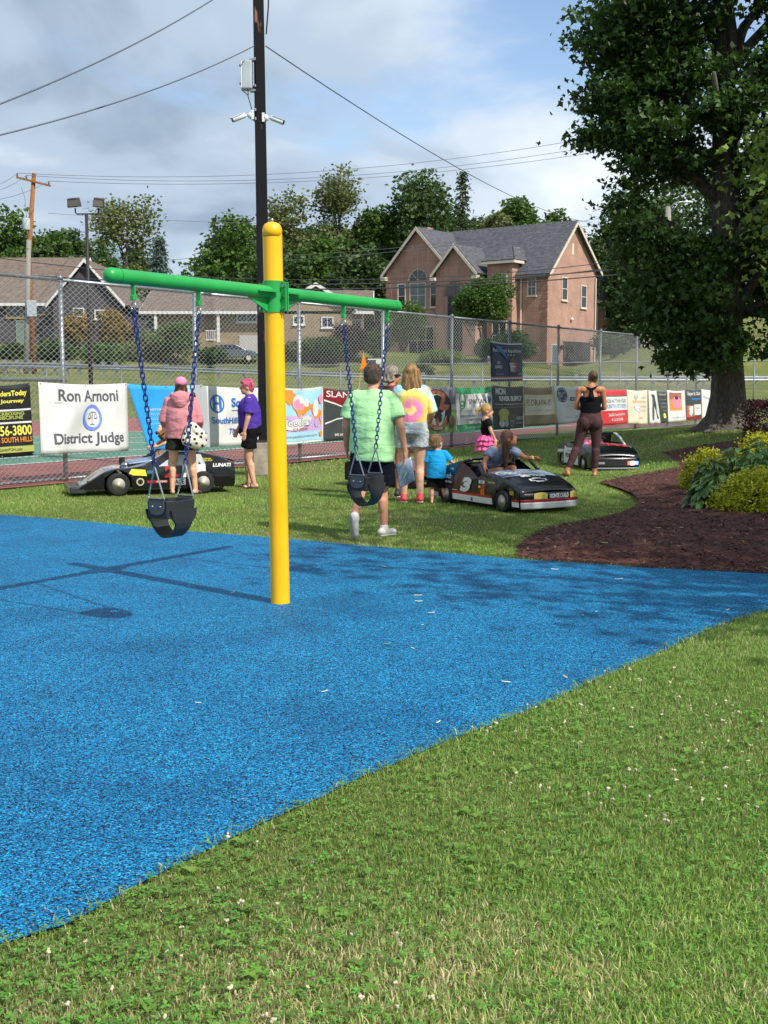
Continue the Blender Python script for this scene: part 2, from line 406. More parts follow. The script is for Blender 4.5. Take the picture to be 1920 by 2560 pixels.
for i, (a, b, c, d) in enumerate([(-13, 27, 3.6, 3.72), (-13, 27, 12.5, 12.6), (-13, 27, 5.2, 5.3), (-13, 27, 9.6, 9.7), (-4, -3.9, 5.3, 9.6), (9, 9.1, 5.3, 9.6), (21, 21.1, 5.3, 9.6)]):
    court('court_line', a, b, c, d, .042, wht_m)
asph = mat('asphalt', '#77777a', .9, .2, 2, .2, 60, world=True)
def road_grid():
    b = MB(); b.grid(lambda u, v: Vector((-90 + 180 * u, 78.5 + 7.0 * v, tz(-90 + 180 * u, 78.5 + 7 * v) + .03)), 120, 6); return b
tag(road_grid().build('road', asph, smooth=True), kind='structure')
def drive(name, pts, w, m):
    b = MB(); n = len(pts)
    def f(u, v):
        q = u * (n - 1); i = min(int(q), n - 2); a, c = Vector(pts[i]), Vector(pts[i + 1]); p = a.lerp(c, q - i); t = (c - a).normalized()
        p = p + Vector((-t.y, t.x)) * (v - .5) * w; return Vector((p.x, p.y, tz(p.x, p.y) + .035))
    b.grid(f, 24, 4); return tag(b.build(name, m, smooth=True), kind='structure')
mat('driveway_concrete', '#a8a49c', .9, .12, 2, world=True)
drive('garden_path', [(9.5, 92), (9.2, 98), (7.4, 108)], 1.4, MATS['driveway_concrete'])
# ================================================================ grass
def blades(P, ln, wd, col, lean, seg=2):
    n = len(P); r = np.random.default_rng(11); a = r.uniform(0, 2 * np.pi, n); b = r.uniform(0, 2 * np.pi, n)
    side = np.stack([np.cos(a), np.sin(a), np.zeros(n)], 1) * (wd / 2)[:, None]
    dirn = np.stack([np.cos(b), np.sin(b), np.zeros(n)], 1); ln_ = ln[:, None]; le = lean[:, None]
    up = np.array([0, 0, 1.0])
    mid = P + up * ln_ * .55 * np.sqrt(np.maximum(0, 1 - (le * .5) ** 2)) + dirn * ln_ * le * .30
    tip = P + up * ln_ * np.sqrt(np.maximum(.05, 1 - le ** 2)) * .9 + dirn * ln_ * le
    if seg == 2:
        V = np.stack([P - side, P + side, mid - side * .8, mid + side * .8, tip], 1).reshape(-1, 3); k = np.arange(n)[:, None] * 5
        F = np.concatenate([k + [0, 1, 3], k + [0, 3, 2], k + [2, 3, 4]], 0); m = 5
    else:
        V = np.stack([P - side, P + side, tip], 1).reshape(-1, 3); k = np.arange(n)[:, None] * 3; F = k + [0, 1, 2]; m = 3
    return V, F, np.repeat(col, m, 0)
PAL = np.array([[.205, .330, .055], [.135, .245, .045], [.280, .400, .080], [.33, .40, .11], [.150, .285, .072], [.55, .48, .27], [.42, .42, .18]])
DRY = [(ground(a, b), c) for a, b, c in ((820, 2400, .15), (1230, 2330, .13), (420, 2440, .09), (1120, 2440, .11), (1850, 2180, .13), (1700, 2330, .10), (1840, 2480, .14), (80, 2540, .12), (1650, 2060, .09), (650, 2510, .10), (1780, 1078, 2.2), (1480, 2450, .11))]
def grass_cols(x, y, r, dry0=0.0):
    n = len(x); dry = wob(x, y, 2.6, 3) * .5 + wob(x, y, .8, 5) * .45 + dry0 + sum(.8 * np.exp(-((x - g.x) ** 2 + (y - g.y) ** 2) / (q * q)) for g, q in DRY)
    base = r.choice(5, n, p=[.30, .26, .2, .06, .18]); isdry = r.random(n) < np.clip(.07 + .55 * np.maximum(0, dry - .12), 0, .8)
    base = np.where(isdry, r.choice([5, 6], n), base); c = PAL[base] * r.uniform(.75, 1.25, (n, 1))
    lush = np.clip(.5 + .5 * wob(x, y, 1.6, 9), 0, 1)[:, None]; c = c * (.82 + .36 * lush); return c
grass_m = leafmat('grass_blades', '#000000', '#000000', .30, .55, 'col')
def lawn_points(n, x0, x1, y0, y1, r, yb=1.0):
    y = y0 + (y1 - y0) * r.random(n) ** yb; x = r.uniform(-1, 1, n) * (y * .345 + .35)
    x = np.clip(x, x0, x1); jit = .035
    xj = x + r.normal(0, jit * .6, n); yj = y + r.normal(0, jit * .6, n)
    k = ~inpoly(BLUE, xj, yj) & ~inpoly(MULCH, xj, yj); w = (xj - F0.x) * FN.x + (yj - F0.y) * FN.y; k &= w > .08
    return x[k], y[k]
def lawn_layer(name, n, y0, y1, ln, wd, seg, seed, yb=1.0, dry0=0.0):
    r = np.random.default_rng(seed); x, y = lawn_points(n, -60, 60, y0, y1, r, yb); m = len(x)
    c = grass_cols(x, y, r, dry0); thin = wob(x, y, 2.6, 3) * .5 + wob(x, y, .8, 5) * .45
    keep = r.random(m) > np.clip(thin - .25, 0, .55); x, y, c = x[keep], y[keep], c[keep]; m = len(x)
    P = np.stack([x, y, terr(x, y)], 1); l = r.uniform(*ln, m) * (.8 + .35 * np.clip(wob(x, y, 1.6, 9), -1, 1))
    return (name,) + blades(P, l, r.uniform(*wd, m), c, r.uniform(.15, .92, m), seg)
for (nm, V, F, col) in (lawn_layer('near_lawn_grass', 300000, 2.45, 6.3, (.016, .045), (.0020, .0045), 2, 21, 1.1), lawn_layer('side_lawn_grass', 240000, 6.0, 10.6, (.018, .046), (.0035, .007), 1, 24, 1.0),
                        lawn_layer('middle_lawn_grass', 330000, 9.0, 21, (.022, .05), (.005, .011), 1, 22, 1.0, .0),
                        lawn_layer('far_lawn_grass', 190000, 20, 46, (.03, .065), (.014, .026), 1, 23, 1.0, .12)):
    tag(np_mesh(nm, V, F, grass_m, col), 'mown green and straw coloured grass of the ' + {'n': 'lawn beside the blue surface', 's': 'lawn right of the blue surface', 'm': 'lawn behind the swing', 'f': 'lawn along the fence'}[nm[0]], 'grass', kind='stuff')
# taller tufts leaning over the edge of the rubber
def edge_tufts():
    r = np.random.default_rng(5); pts = []
    for line, k in ((BLUE_NEAR, 300), (BLUE_FAR, 110)):
        for i in range(len(line) - 1):
            a, b = np.array(line[i]), np.array(line[i + 1]); n = max(6, int(np.hypot(*(b - a)) * k)); t = r.random((n, 1)); p = a + (b - a) * t
            nrm = np.array([-(b - a)[1], (b - a)[0]]); nrm /= np.hypot(*nrm); pts.append(p + nrm * r.normal(.03, .035, (n, 1)) * (1 if k > 200 else -1))
    p = np.concatenate(pts); n = len(p); P = np.stack([p[:, 0], p[:, 1], np.full(n, .004)], 1)
    c = grass_cols(p[:, 0], p[:, 1], r, .1); return blades(P, r.uniform(.015, .058, n), r.uniform(.0025, .005, n), c, r.uniform(.3, .97, n), 2)
V, F, col = edge_tufts(); tag(np_mesh('edging_grass', V, F, grass_m, col), 'longer grass overhanging the edge of the blue surface', 'grass', kind='stuff')
# loose clippings blown onto the rubber beside the lawn
def clippings():
    r = np.random.default_rng(6); pts = []
    for i in range(len(BLUE_NEAR) - 1):
        a, b = np.array(BLUE_NEAR[i]), np.array(BLUE_NEAR[i + 1]); n = max(4, int(np.hypot(*(b - a)) * 90)); t = r.random((n, 1)); q = a + (b - a) * t; nrm = np.array([-(b - a)[1], (b - a)[0]]); nrm /= np.hypot(*nrm); pts.append(q - nrm * np.abs(r.normal(0, .16, (n, 1))))
    q = np.concatenate(pts); n = len(q); P = np.stack([q[:, 0], q[:, 1], np.full(n, .0135)], 1); c = np.array([[.40, .36, .18], [.25, .30, .08], [.5, .46, .3]])[r.choice(3, n)]
    return blades(P, r.uniform(.01, .03, n), r.uniform(.002, .004, n), c, np.full(n, .995), 1)
V, F, col = clippings(); V[:, 2] = .0135 + (V[:, 2] - .0135) * .15; tag(np_mesh('grass_clippings', V, F, grass_m, col), 'dry grass clippings blown onto the blue surface along its near edge', 'clippings', kind='stuff')
# clover leaves and flower heads
def clover():
    r = np.random.default_rng(31); n = 42000; x, y = lawn_points(n, -60, 60, 2.5, 9.5, r, 1.1)
    k = r.random(len(x)) < np.clip(.35 + .6 * wob(x, y, 1.4, 17), .04, 1); x, y = x[k], y[k]; n = len(x)
    z = r.uniform(.016, .036, n); s = r.uniform(.005, .0105, n); a0 = r.uniform(0, 6.28, n); Vs = []; Fs = []; Cs = []
    c = np.array([.115, .28, .040]) * r.uniform(.65, 1.5, (n, 1)) * np.array([1, 1, 1])
    for q in range(3):
        a = a0 + q * 2.09; d = np.stack([np.cos(a), np.sin(a), r.uniform(-.25, .45, n)], 1); e = np.stack([-np.sin(a), np.cos(a), np.zeros(n)], 1)
        P = np.stack([x, y, z], 1); S = s[:, None]
        Vs.append(np.stack([P, P + d * S * .8 + e * S * .62, P + d * S * 1.55, P + d * S * .8 - e * S * .62], 1).reshape(-1, 3)); Cs.append(np.repeat(c, 4, 0))
    V = np.concatenate(Vs); F = np.arange(len(V)).reshape(-1, 4); return V, F, np.concatenate(Cs)
V, F, col = clover(); tag(np_mesh('clover_leaves', V, F, grass_m, col), 'round clover leaves growing among the near grass', 'clover', kind='stuff')
def heads():
    r = np.random.default_rng(33); x, y = lawn_points(1500, -60, 60, 2.5, 9.5, r, .9); k = wob(x, y, 1.4, 17) > -.05
    k2 = r.random(len(x[k])); x, y = x[k][:130], y[k][:130]; b = MB()
    for i in range(len(x)):
        s = r.uniform(.005, .0085); h = r.uniform(.022, .04)
        for q in range(4): b.ell((x[i] + r.normal() * s * .45, y[i] + r.normal() * s * .45, h + r.normal() * s * .3), (s * .6, s * .6, s * .55), n=5, k=3)
        b.ell((x[i], y[i], h), (s * .7, s * .7, s * .6), n=6, k=4); b.tube([(x[i], y[i], 0), (x[i], y[i], h)], .0012, 3, False)
    return b
tag(heads().build('clover_flowers', mat('clover_white', '#bdb397', .8, .35, 40, world=True), smooth=True), 'small white clover flower heads dotted through the near lawn', 'flowers', kind='stuff')
# broad weeds (plantain) in the near lawn
def weeds():
    r = np.random.default_rng(37); x, y = lawn_points(500, -60, 60, 2.6, 9.5, r, 1.0); x, y = x[:150], y[:150]; V = []; cols = []
    for i in range(len(x)):
        c = np.array([.17, .30, .05]) * r.uniform(.7, 1.2)
        for q in range(r.integers(4, 8)):
            a = r.uniform(0, 6.28); d = np.array([math.cos(a), math.sin(a), 0]); e = np.array([-d[1], d[0], 0]); l = r.uniform(.02, .042); p = np.array([x[i], y[i], .012])
            V += [p, p + d * l * .5 + e * l * .24 + [0, 0, l * .45], p + d * l + [0, 0, l * .3], p + d * l * .5 - e * l * .24 + [0, 0, l * .45]]; cols += [c] * 4
    V = np.array(V); return V, np.arange(len(V)).reshape(-1, 4), np.array(cols)
V, F, col = weeds(); tag(np_mesh('broadleaf_weeds', V, F, grass_m, col), 'broad leafed weeds scattered through the near lawn', 'weeds', kind='stuff')

# ---------------------------------------------------------------- mulch chips
def chips():
    r = np.random.default_rng(41); n = 60000; y = 9.0 + 20 * r.random(n) ** 1.5; x = r.uniform(.8, 1.0, n) * 0 + r.uniform(.5, 11, n)
    k = inpoly(MULCH, x, y) & (x < y * .36 + .6); x, y = x[k], y[k]; n = len(x)
    d = poly_dist(MULCH, x, y); z = terr(x, y) + .014 + .075 * np_ss(0, .7, d) + .08 * np.exp(-((x - 4.6) ** 2) / 5 - ((y - 14) ** 2) / 16); P = np.stack([x, y, z], 1)
    a = r.uniform(0, 6.28, n); l = r.uniform(.012, .05, n); w = r.uniform(.004, .011, n); t = r.uniform(-.5, .5, n)
    D = np.stack([np.cos(a), np.sin(a), t], 1) * l[:, None]; E = np.stack([-np.sin(a), np.cos(a), r.uniform(-.5, .5, n)], 1) * w[:, None]; U = np.array([0, 0, 1.]) * w[:, None] * .8
    V = np.stack([P - D + E, P - D - E, P + D * .9 - E * .4, P + U + D * .2], 1).reshape(-1, 3); q = np.arange(n)[:, None] * 4
    F = np.concatenate([q + [0, 1, 3], q + [1, 2, 3], q + [2, 0, 3]], 0)
    base = np.array([[.055, .024, .017], [.085, .036, .024], [.12, .052, .034], [.032, .016, .013], [.22, .12, .075]])[r.choice(5, n, p=[.34, .3, .18, .14, .04])]
    return V, F, np.repeat(base * r.uniform(.7, 1.3, (n, 1)), 4, 0)
V, F, col = chips()
cm = mat('mulch_chip', '#40241c', .9); nt = cm.node_tree; an = nt.nodes.new('ShaderNodeAttribute'); an.attribute_name = 'col'; nt.links.new(an.outputs['Color'], nt.nodes['Principled BSDF'].inputs['Base Color'])
tag(np_mesh('mulch_chips', V, F, cm, col), 'loose dark brown bark mulch chips', 'mulch', kind='stuff')

# ================================================================ leaves and trees
def leaf_cloud(centers, per, spread, size, r, flat=.6, droop=.25, aspect=.55, shape='leaf'):
    n = len(centers) * per; c = np.repeat(centers, per, 0); sp = np.repeat(spread, per)[:, None] if np.ndim(spread) else spread
    off = r.normal(0, 1, (n, 3)); off[:, 2] *= flat; P = c + off * sp * .55
    d = r.normal(0, 1, (n, 3)); d[:, 2] = d[:, 2] * .45 - droop; d /= np.linalg.norm(d, axis=1, keepdims=True)
    e = np.cross(d, r.normal(0, 1, (n, 3))); e /= np.linalg.norm(e, axis=1, keepdims=True) + 1e-9; s = (size * r.uniform(.6, 1.3, n))[:, None]
    if shape == 'maple':
        w = np.cross(d, e)
        V = np.stack([P, P + d * s * .35 + e * s * .50 + w * s * .08, P + d * s * .55 + e * s * .16, P + d * s, P + d * s * .55 - e * s * .16, P + d * s * .35 - e * s * .50 + w * s * .08], 1).reshape(-1, 3)
        k = np.arange(n)[:, None] * 6; F = np.concatenate([k + [0, 1, 2], k + [0, 2, 4], k + [2, 3, 4], k + [0, 4, 5]], 0)
    else:
        V = np.stack([P, P + d * s * .5 + e * s * aspect * .5, P + d * s, P + d * s * .5 - e * s * aspect * .5], 1).reshape(-1, 3); F = np.arange(n * 4).reshape(-1, 4)
    return V, F
def blob_points(blobs, n, r, shell=.35):
    """points in the outer part of ellipsoids (cx,cy,cz,rx,ry,rz)"""
    B = np.array(blobs, float); vol = (B[:, 3] * B[:, 4] * B[:, 5]) ** .75; i = r.choice(len(B), n, p=vol / vol.sum())
    d = r.normal(0, 1, (n, 3)); d /= np.linalg.norm(d, axis=1, keepdims=True); q = r.random(n) ** shell
    return B[i, :3] + d * q[:, None] * B[i, 3:]
def limb(b, p0, p1, r0, r1, r, bend=.12, n=6, sides=7):
    p0, p1 = Vector(p0), Vector(p1); l = (p1 - p0).length; pts = []; j = Vector((0, 0, 0))
    for i in range(n + 1):
        t = i / n; pts.append(p0.lerp(p1, t) + j * math.sin(math.pi * min(1, t * 1.3)) ) ; j = j + Vector(r.normal(0, 1, 3)) * l * bend / n
    b.tube(pts, [r0 + (r1 - r0) * (i / n) for i in range(n + 1)], sides)
def bark(name, c, c2=None): return mat(name, c, .95, .45, 9, 1.0, 14, stretch=(6, 6, .7), col2=c2)
bark_m = bark('bark_grey_brown', '#453f39', '#7f7468'); bark_far = mat('bark_far', '#4a4238', .95, .3, 3)
leaf_dark = leafmat('leaf_dark_green', '#203a14', '#456426', .30); leaf_mid = leafmat('leaf_mid_green', '#32501d', '#5c7a30', .3)
leaf_lit = leafmat('leaf_bright_green', '#385420', '#769038', .33); leaf_olive = leafmat('leaf_olive', '#4c5a2e', '#7c8450', .3)
leaf_blue = leafmat('needle_blue_green', '#3d4f48', '#6f8478', .12, .7); leaf_con = leafmat('needle_green', '#22361a', '#4a5f2c', .12, .7)
leaf_far = leafmat('leaf_far_dark', '#2c4420', '#566f3a', .3); leaf_gold = leafmat('leaf_gold', '#6e5a22', '#a08638', .25); leaf_purple = leafmat('leaf_purple', '#2c1a1c', '#553235', .2)

# the large maple by the fence: trunk, limbs and crown
def big_maple():
    base = Vector((7.95, 27.3, tz(7.95, 27.3) - .05)); r = np.random.default_rng(51)
    t = thing('maple_tree', 'large dark leafed maple with a thick ridged trunk beside the banner fence', 'tree', base)
    b = MB(); prof = [(0, .72), (.12, .54), (.35, .43), (.8, .365), (1.6, .335), (2.6, .32), (4, .30), (6, .27), (8.5, .23), (11, .17), (14, .09)]
    n = 28; vs = []
    for z, rr in prof:
        for j in range(n):
            q = 2 * math.pi * j / n; fl = 1 + .10 * math.sin(q * 7 + z * .9) + .05 * math.sin(q * 13 + z * 2) + (.35 * max(0, math.sin(q * 5 + .6)) if z < .2 else (.12 * max(0, math.sin(q * 5 + .6)) if z < .5 else 0))
            x = -.28 * (z / 14) ** 1.0 * 2.2 * (1 if z > 1 else .5); vs.append((x + rr * fl * math.cos(q), rr * fl * math.sin(q), z))
    fs_ = [(i * n + j, i * n + (j + 1) % n, (i + 1) * n + (j + 1) % n, (i + 1) * n + j) for i in range(len(prof) - 1) for j in range(n)]
    b.add(vs, fs_); tr = b.build('trunk', bark_m, t, smooth=True)
    k = MB(); M = Matrix.Translation((-.32, -.30, 4.05)) @ Euler((R(80), 0, R(-25))).to_matrix().to_4x4()
    k.lathe([(.06, -.05), (.19, -.05), (.21, .03), (.16, .09), (.10, .07), (.085, -.02)], 14, M); k.build('knot_hole', bark('bark_knot', '#5c5248'), tr, smooth=True)
    lb = MB(); ends = [(-3.4, -.5, 4.2), (-3.9, .3, 6.0), (-4.0, -.6, 8.2), (-3.0, .8, 10.4), (-2.2, -2.2, 3.6), (2.5, -1.5, 4.5), (3.4, .8, 6.8), (3.5, -.8, 9.5), (1.5, -2.6, 6.3), (-1.5, 2.6, 7.5), (2.2, 2, 10.5), (-.8, -1.2, 12.5), (.9, .8, 13.2), (-1.6, -2.8, 8.5), (1.7, -2.6, 2.9), (-1.9, -1.7, 2.3)]
    for e in ends:
        z0 = max(2.6, e[2] * .62); limb(lb, (-.25 * z0 / 14, 0, z0), (e[0] * .68, e[1] * .68, z0 + (e[2] - z0) * .7), .15, .045, r, .2)
    limb(lb, (-.25, 0, 8.2), (2.9, -.3, 10.7), .13, .05, r, .1)
    lb.build('branches', bark_m, t, smooth=True)
    def crown_gap(c): return c[~((np.abs(c[:, 0] + 1.0) < 1.2) & (np.abs(c[:, 2] - 5.1) < .7))]      # leaves left out so the street lamp shows
    blobs = [(-5.3, -.3, 10.15, .3, .3, .2), (-4.5, -.3, 10.9, .8, .7, .4), (-2.1, -.3, 9.1, 1.75, 1.7, .75), (-3.0, -.3, 8.5, .8, 1.0, .45), (-2.7, -.3, 7.45, 1.0, 1.2, .5), (-1.6, -.5, 8.0, 1.0, 1.2, .6), (-2.2, -.5, 6.6, 1.15, 1.3, .55), (-3.2, -.2, 6.55, .45, .6, .2),
             (-1.5, -.3, 5.75, 1.25, 1.4, .65), (-1.9, -.5, 4.7, 1.25, 1.4, .65), (-1.45, -.6, 3.85, 1.25, 1.4, .6), (-1.5, -.9, 3.0, 1.1, 1.3, .6), (-1.2, -1.2, 2.25, .95, 1.2, .5), (-1.15, -1.4, 1.6, .85, .9, .28), (-.5, -1.3, 1.95, .6, .8, .3),
             (1.0, -1.3, 4.6, 1.2, 1.3, .8), (1.25, -1.4, 3.9, 1.2, 1.3, .5), (1.2, -1.2, 6.3, 1.3, 1.5, .9), (.1, -1.5, 5.5, .7, .8, .6), (.5, -.9, 7.7, 1.2, 1.2, .7), (-.7, -.9, 10.4, 1.7, 1.5, 1.0), (2.9, -.6, 8.2, 1.3, 1.4, .9), (-.6, -1.3, 6.9, .7, .9, .5),
             (.95, -1.0, 2.6, .55, .9, .4), (1.0, -.9, 1.95, .5, .8, .3), (.95, .9, 3.2, .7, .8, .6), (.9, -1.2, 5.7, .6, .8, .5), (.9, -.7, 9.3, .9, 1.0, .7), (.9, -.9, 8.4, .7, .9, .45), (.5, -.6, 10.4, 1.0, 1.0, .6), (-.9, 1.6, 5, 1.6, 1.2, 1.6), (1.5, 1.7, 5, 1.8, 1.3, 2.0), (0, .5, 12.6, 2.8, 2.6, 2.0), (2.6, .3, 11.8, 1.6, 1.6, 1.0), (-1.6, 1.6, 8.5, 1.4, 1.3, 1.6), (3.4, .4, 5.5, 1.4, 1.6, 1.3), (3.2, .2, 3.4, 1.2, 1.4, .8)]
    V, F = leaf_cloud(crown_gap(blob_points(blobs, 4900, r, .55)), 26, .42, .155, r, .45, .4, shape='maple'); np_mesh('crown', V, F, leaf_dark, parent=t)
big_maple()

def broad_tree(name, label, base, h, rad, lm, seed, trunk=.3, n=420, per=9, leaf=.34, zlow=.28, airy=.0, group=None, cat='tree', squash=1.0):
    r = np.random.default_rng(seed); t = thing(name, label, cat, base, 0, group); b = MB()
    top = h * .8; b.tube([(0, 0, -.4), (r.normal() * .1 * rad * .3, 0, h * .3), (r.normal() * .3, r.normal() * .3, top)], [trunk, trunk * .75, trunk * .2], 8)
    blobs = []; k = 13
    for i in range(k):
        a = r.uniform(0, 6.28); q = r.random() ** .5 * .62; z = h * r.uniform(zlow + .1, .9); sh = 1 - abs((z / h - .55)) * .9
        s = rad * r.uniform(.32, .5) * (1 - airy * .3); x, y = math.cos(a) * rad * q * sh, math.sin(a) * rad * q * sh; blobs.append((x, y, z, s, s, s * .72 * squash))
        limb(b, (0, 0, min(top, z * .75)), (x, y, z), trunk * .3, trunk * .06, r, .1, 4, 5)
    blobs.append((0, 0, h * .86, rad * .4, rad * .4, h * .12)); b.build('trunk', bark_far, t, smooth=True)
    V, F = leaf_cloud(blob_points(blobs, n, r, .4), per, rad * (.10 + .03 * airy), leaf, r, .7, .15, .7); np_mesh('crown', V, F, lm, parent=t); return t
def spruce(name, label, base, h, rad, lm, seed, n=60, per=60, leaf=.32):
    r = np.random.default_rng(seed); t = thing(name, label, 'tree', base); b = MB(); b.tube([(0, 0, -.3), (0, 0, h)], [rad * .07, .02], 7)
    pts = []
    for i in range(n):
        z = h * (.06 + .94 * (i / n)) ; a = i * 2.4 + r.uniform(-.3, .3); l = rad * (1 - z / h) ** .85 * r.uniform(.75, 1.15) + .12
        e = (math.cos(a) * l, math.sin(a) * l, z - l * .18); b.tube([(0, 0, z), (e[0] * .6, e[1] * .6, z - l * .16), e], [.05, .03, .01], 4)
        for q in np.linspace(.15, 1, max(3, int(7 * l / rad) + 2)): pts.append((e[0] * q, e[1] * q, z - l * .22 * q + .12 * q * q * l))
    b.build('trunk', bark_far, t); V, F = leaf_cloud(np.array(pts), per // 5, .22 * rad / 2.5 + .08, leaf, r, .55, .55, .3); np_mesh('crown', V, F, lm, parent=t); return t
def tb(px, Y, dz=0.0):                                 # base of a far tree seen above photograph column px at distance Y
    x = (px - 960) / FPX * Y; return Vector((x, Y, tz(x, Y) + dz))
def hgt(py, Y, base): return at(960, py, Y).z - base.z
FT = [  # kind, label, column, distance, top row, radius px, material, seed, airy
 ('b', 'rounded green tree at the left edge behind the dark house', 5, 135, 545, 95, leaf_mid, 61, 0),
 ('b', 'low bushy tree between the utility pole and the light mast', 120, 138, 585, 85, leaf_mid, 62, 0),
 ('b', 'feathery olive tree right of the light mast with sky showing through', 318, 132, 497, 135, leaf_olive, 63, 1),
 ('b', 'small dark tree left of the feathery olive tree', 185, 144, 565, 80, leaf_far, 64, 0),
 ('b', 'dense round dark green tree just left of the tall dark pole', 590, 128, 520, 118, leaf_mid, 65, 0),
 ('b', 'tall thin leafed tree right of the yellow post', 730, 134, 470, 110, leaf_olive, 66, 1),
 ('b', 'tallest airy tree with a feathery top left of the dark wood', 850, 136, 428, 112, leaf_olive, 67, 1),
 ('b', 'pale green tree behind the left end of the brick house roof', 945, 140, 505, 75, leaf_mid, 68, 0),
 ('b', 'dense dark tree with a domed top behind the brick house', 1040, 138, 437, 105, leaf_far, 69, 0),
 ('b', 'light green tree behind the brick house ridge', 1235, 142, 520, 72, leaf_olive, 70, 0),
 ('b', 'mid green tree above the brick house ridge', 1300, 150, 503, 80, leaf_mid, 71, 0),
 ('b', 'rightmost tree above the brick house gable', 1385, 150, 515, 70, leaf_mid, 72, 0),
 ('b', 'dark bushy tree behind the tan house roof', 700, 122, 640, 95, leaf_far, 73, 0),
 ('b', 'dark bushy tree left of the white shed', 900, 124, 620, 85, leaf_far, 74, 0),
 ('b', 'mid green tree low behind the tan house', 800, 126, 600, 85, leaf_mid, 75, 0),
 ('b', 'dark tree right of the brick house beside the maple', 1590, 124, 450, 120, leaf_far, 76, 0),
 ('b', 'bushy green tree low behind the dark house roof', 60, 128, 620, 90, leaf_mid, 77, 0),
 ('b', 'wide dark tree beyond the neighbouring brick house', 1725, 132, 410, 150, leaf_far, 78, 0)]
for kd, lb_, px, Y, py, rp, lm, sd, ai in FT:
    base = tb(px, Y); broad_tree('backdrop_tree', lb_, base, hgt(py, Y, base), 1.25 * rp / FPX * Y, lm, sd, .28, 1100 if not ai else 1050, 9, .5 if not ai else .40, .05 if not ai else .10, ai, 'trees behind the houses', squash=1.7)
# the wood on the hillside: more trees in a second row, sharing a few meshes
protos = [o for o in bpy.data.objects if o.name.startswith('backdrop_tree')]
ROW2 = [(-30, 620, 0), (30, 600, 16), (95, 598, 1), (150, 590, 4), (215, 600, 3), (270, 585, 4), (350, 610, 3), (560, 560, 8), (640, 545, 4), (690, 560, 12), (760, 545, 13), (815, 540, 8), (880, 530, 12), (930, 560, 13), (985, 520, 8), (1085, 500, 13), (1120, 520, 12), (1190, 540, 8), (1265, 545, 4), (1340, 545, 10), (1430, 560, 8), (1500, 570, 13), (1630, 580, 8), (1690, 590, 4)]
NAMES2 = ['leftmost', 'second from left', 'third from left', 'fourth from left', 'fifth from left', 'sixth from left', 'seventh from left', 'eighth from left', 'ninth from left', 'tenth from left', 'eleventh from left', 'twelfth from left']
for i, (px, py, k) in enumerate(ROW2):
    Y = 146 + (i * 7 % 12); base = tb(px, Y); src = protos[k]; c = copy_tree(src); c.location = base; c.rotation_euler.z = i * 1.7
    h0 = max(v.co.z for v in [ch for ch in bpy.data.objects if ch.parent == src and ch.name.startswith('crown')][0].data.vertices)
    sc = hgt(py, Y, base) / h0; c.scale = (sc * 1.05, sc * 1.05, sc); n12 = NAMES2[i % 12] if i < 12 else NAMES2[i - 12].replace('left', 'the pole')
    c['label'] = n12 + (' woodland tree of the back row on the hillside' if i < 12 else ' of the back row of woodland trees on the hillside')
for lb_, px, Y, py, rp, lm, sd in [('pointed blue green spruce between the two houses', 408, 120, 588, 62, leaf_blue, 81), ('tall dark conifer standing above the brick house roof', 1152, 130, 425, 70, leaf_con, 82)]:
    base = tb(px, Y); spruce('spruce_tree', lb_, base, hgt(py, Y, base), rp / FPX * Y, lm, sd, 80, 70, .5)
# two trees standing outside the right edge whose shade falls into the picture
def shade_tree(label, base, blobs, n, lm, seed, leaf, per=22, spread=.6, h=9):
    r = np.random.default_rng(seed); t = thing('shade_tree', label, 'tree', base, 0, 'trees at the right edge'); b = MB(); b.tube([(0, 0, -.2), (.1, .1, h * .4), (-.2, .2, h)], [.3, .24, .08], 12)
    for q in blobs: limb(b, (0, 0, max(2.0, q[2] * .55)), q[:3], .09, .02, r, .12, 5, 6)
    b.build('trunk', bark_m, t, smooth=True); V, F = leaf_cloud(blob_points(blobs, n, r, .5), per, spread, leaf, r, .5, .3, shape='maple'); np_mesh('crown', V, F, lm, parent=t)
shade_tree('bright leafed tree reaching in from the right edge in front of the maple', Vector((10.3, 19.5, .15)),
    [(-3.9, .3, 5.0, .75, 1.2, .6), (-3.5, 0, 4.1, 1.0, 1.4, .75), (-3.6, -.2, 3.2, .5, .9, .35), (-2.2, 0, 5.4, 1.4, 1.8, 1.2), (-1.5, 0, 3.6, 1.6, 2, 1.4), (0, 0, 6.8, 2.6, 2.6, 1.8), (0, 0, 9.5, 3.2, 3, 2.4), (2, -1, 8, 2.5, 2.5, 2.4), (2, 1, 5, 2.5, 2.2, 2), (-1.0, -1.5, 8.2, 2, 2, 2), (1, -1.5, 12, 2.6, 2.4, 2.2)], 2000, leaf_lit, 91, .135, h=10, spread=.5)
shade_tree('tree standing outside the right edge that shades the mulch and blue surface', Vector((9.2, 4.0, 0)),
    [(-1.8, .5, 6.2, 1.5, 1.5, .9), (-.8, 2.0, 7.2, 1.8, 1.6, 1.0), (.5, .5, 8.6, 2.2, 2.2, 1.3), (-1.2, 3.0, 8.8, 1.6, 1.6, 1.0), (1.2, 3.2, 7.8, 2.0, 1.6, 1.3), (-.6, 1.2, 10.6, 1.7, 1.7, 1.2), (.6, 3.6, 10.2, 1.8, 1.5, 1.2), (-2.2, -.6, 5.0, .9, .9, .5), (-2.6, 1.6, 5.4, .8, .8, .4), (-3.6, .0, 8.0, .7, .7, .25), (-3.0, .7, 8.6, .7, .6, .25), (-2.2, -1.2, 7.2, .9, .8, .3), (-1.4, -.6, 7.0, .8, .7, .3), (-2.8, -.9, 7.6, .7, .6, .25), (-.6, -1.8, 6.6, .8, .8, .3), (-3.3, -.6, 7.3, .5, .5, .2)], 760, leaf_mid, 92, .17, 14, .7)
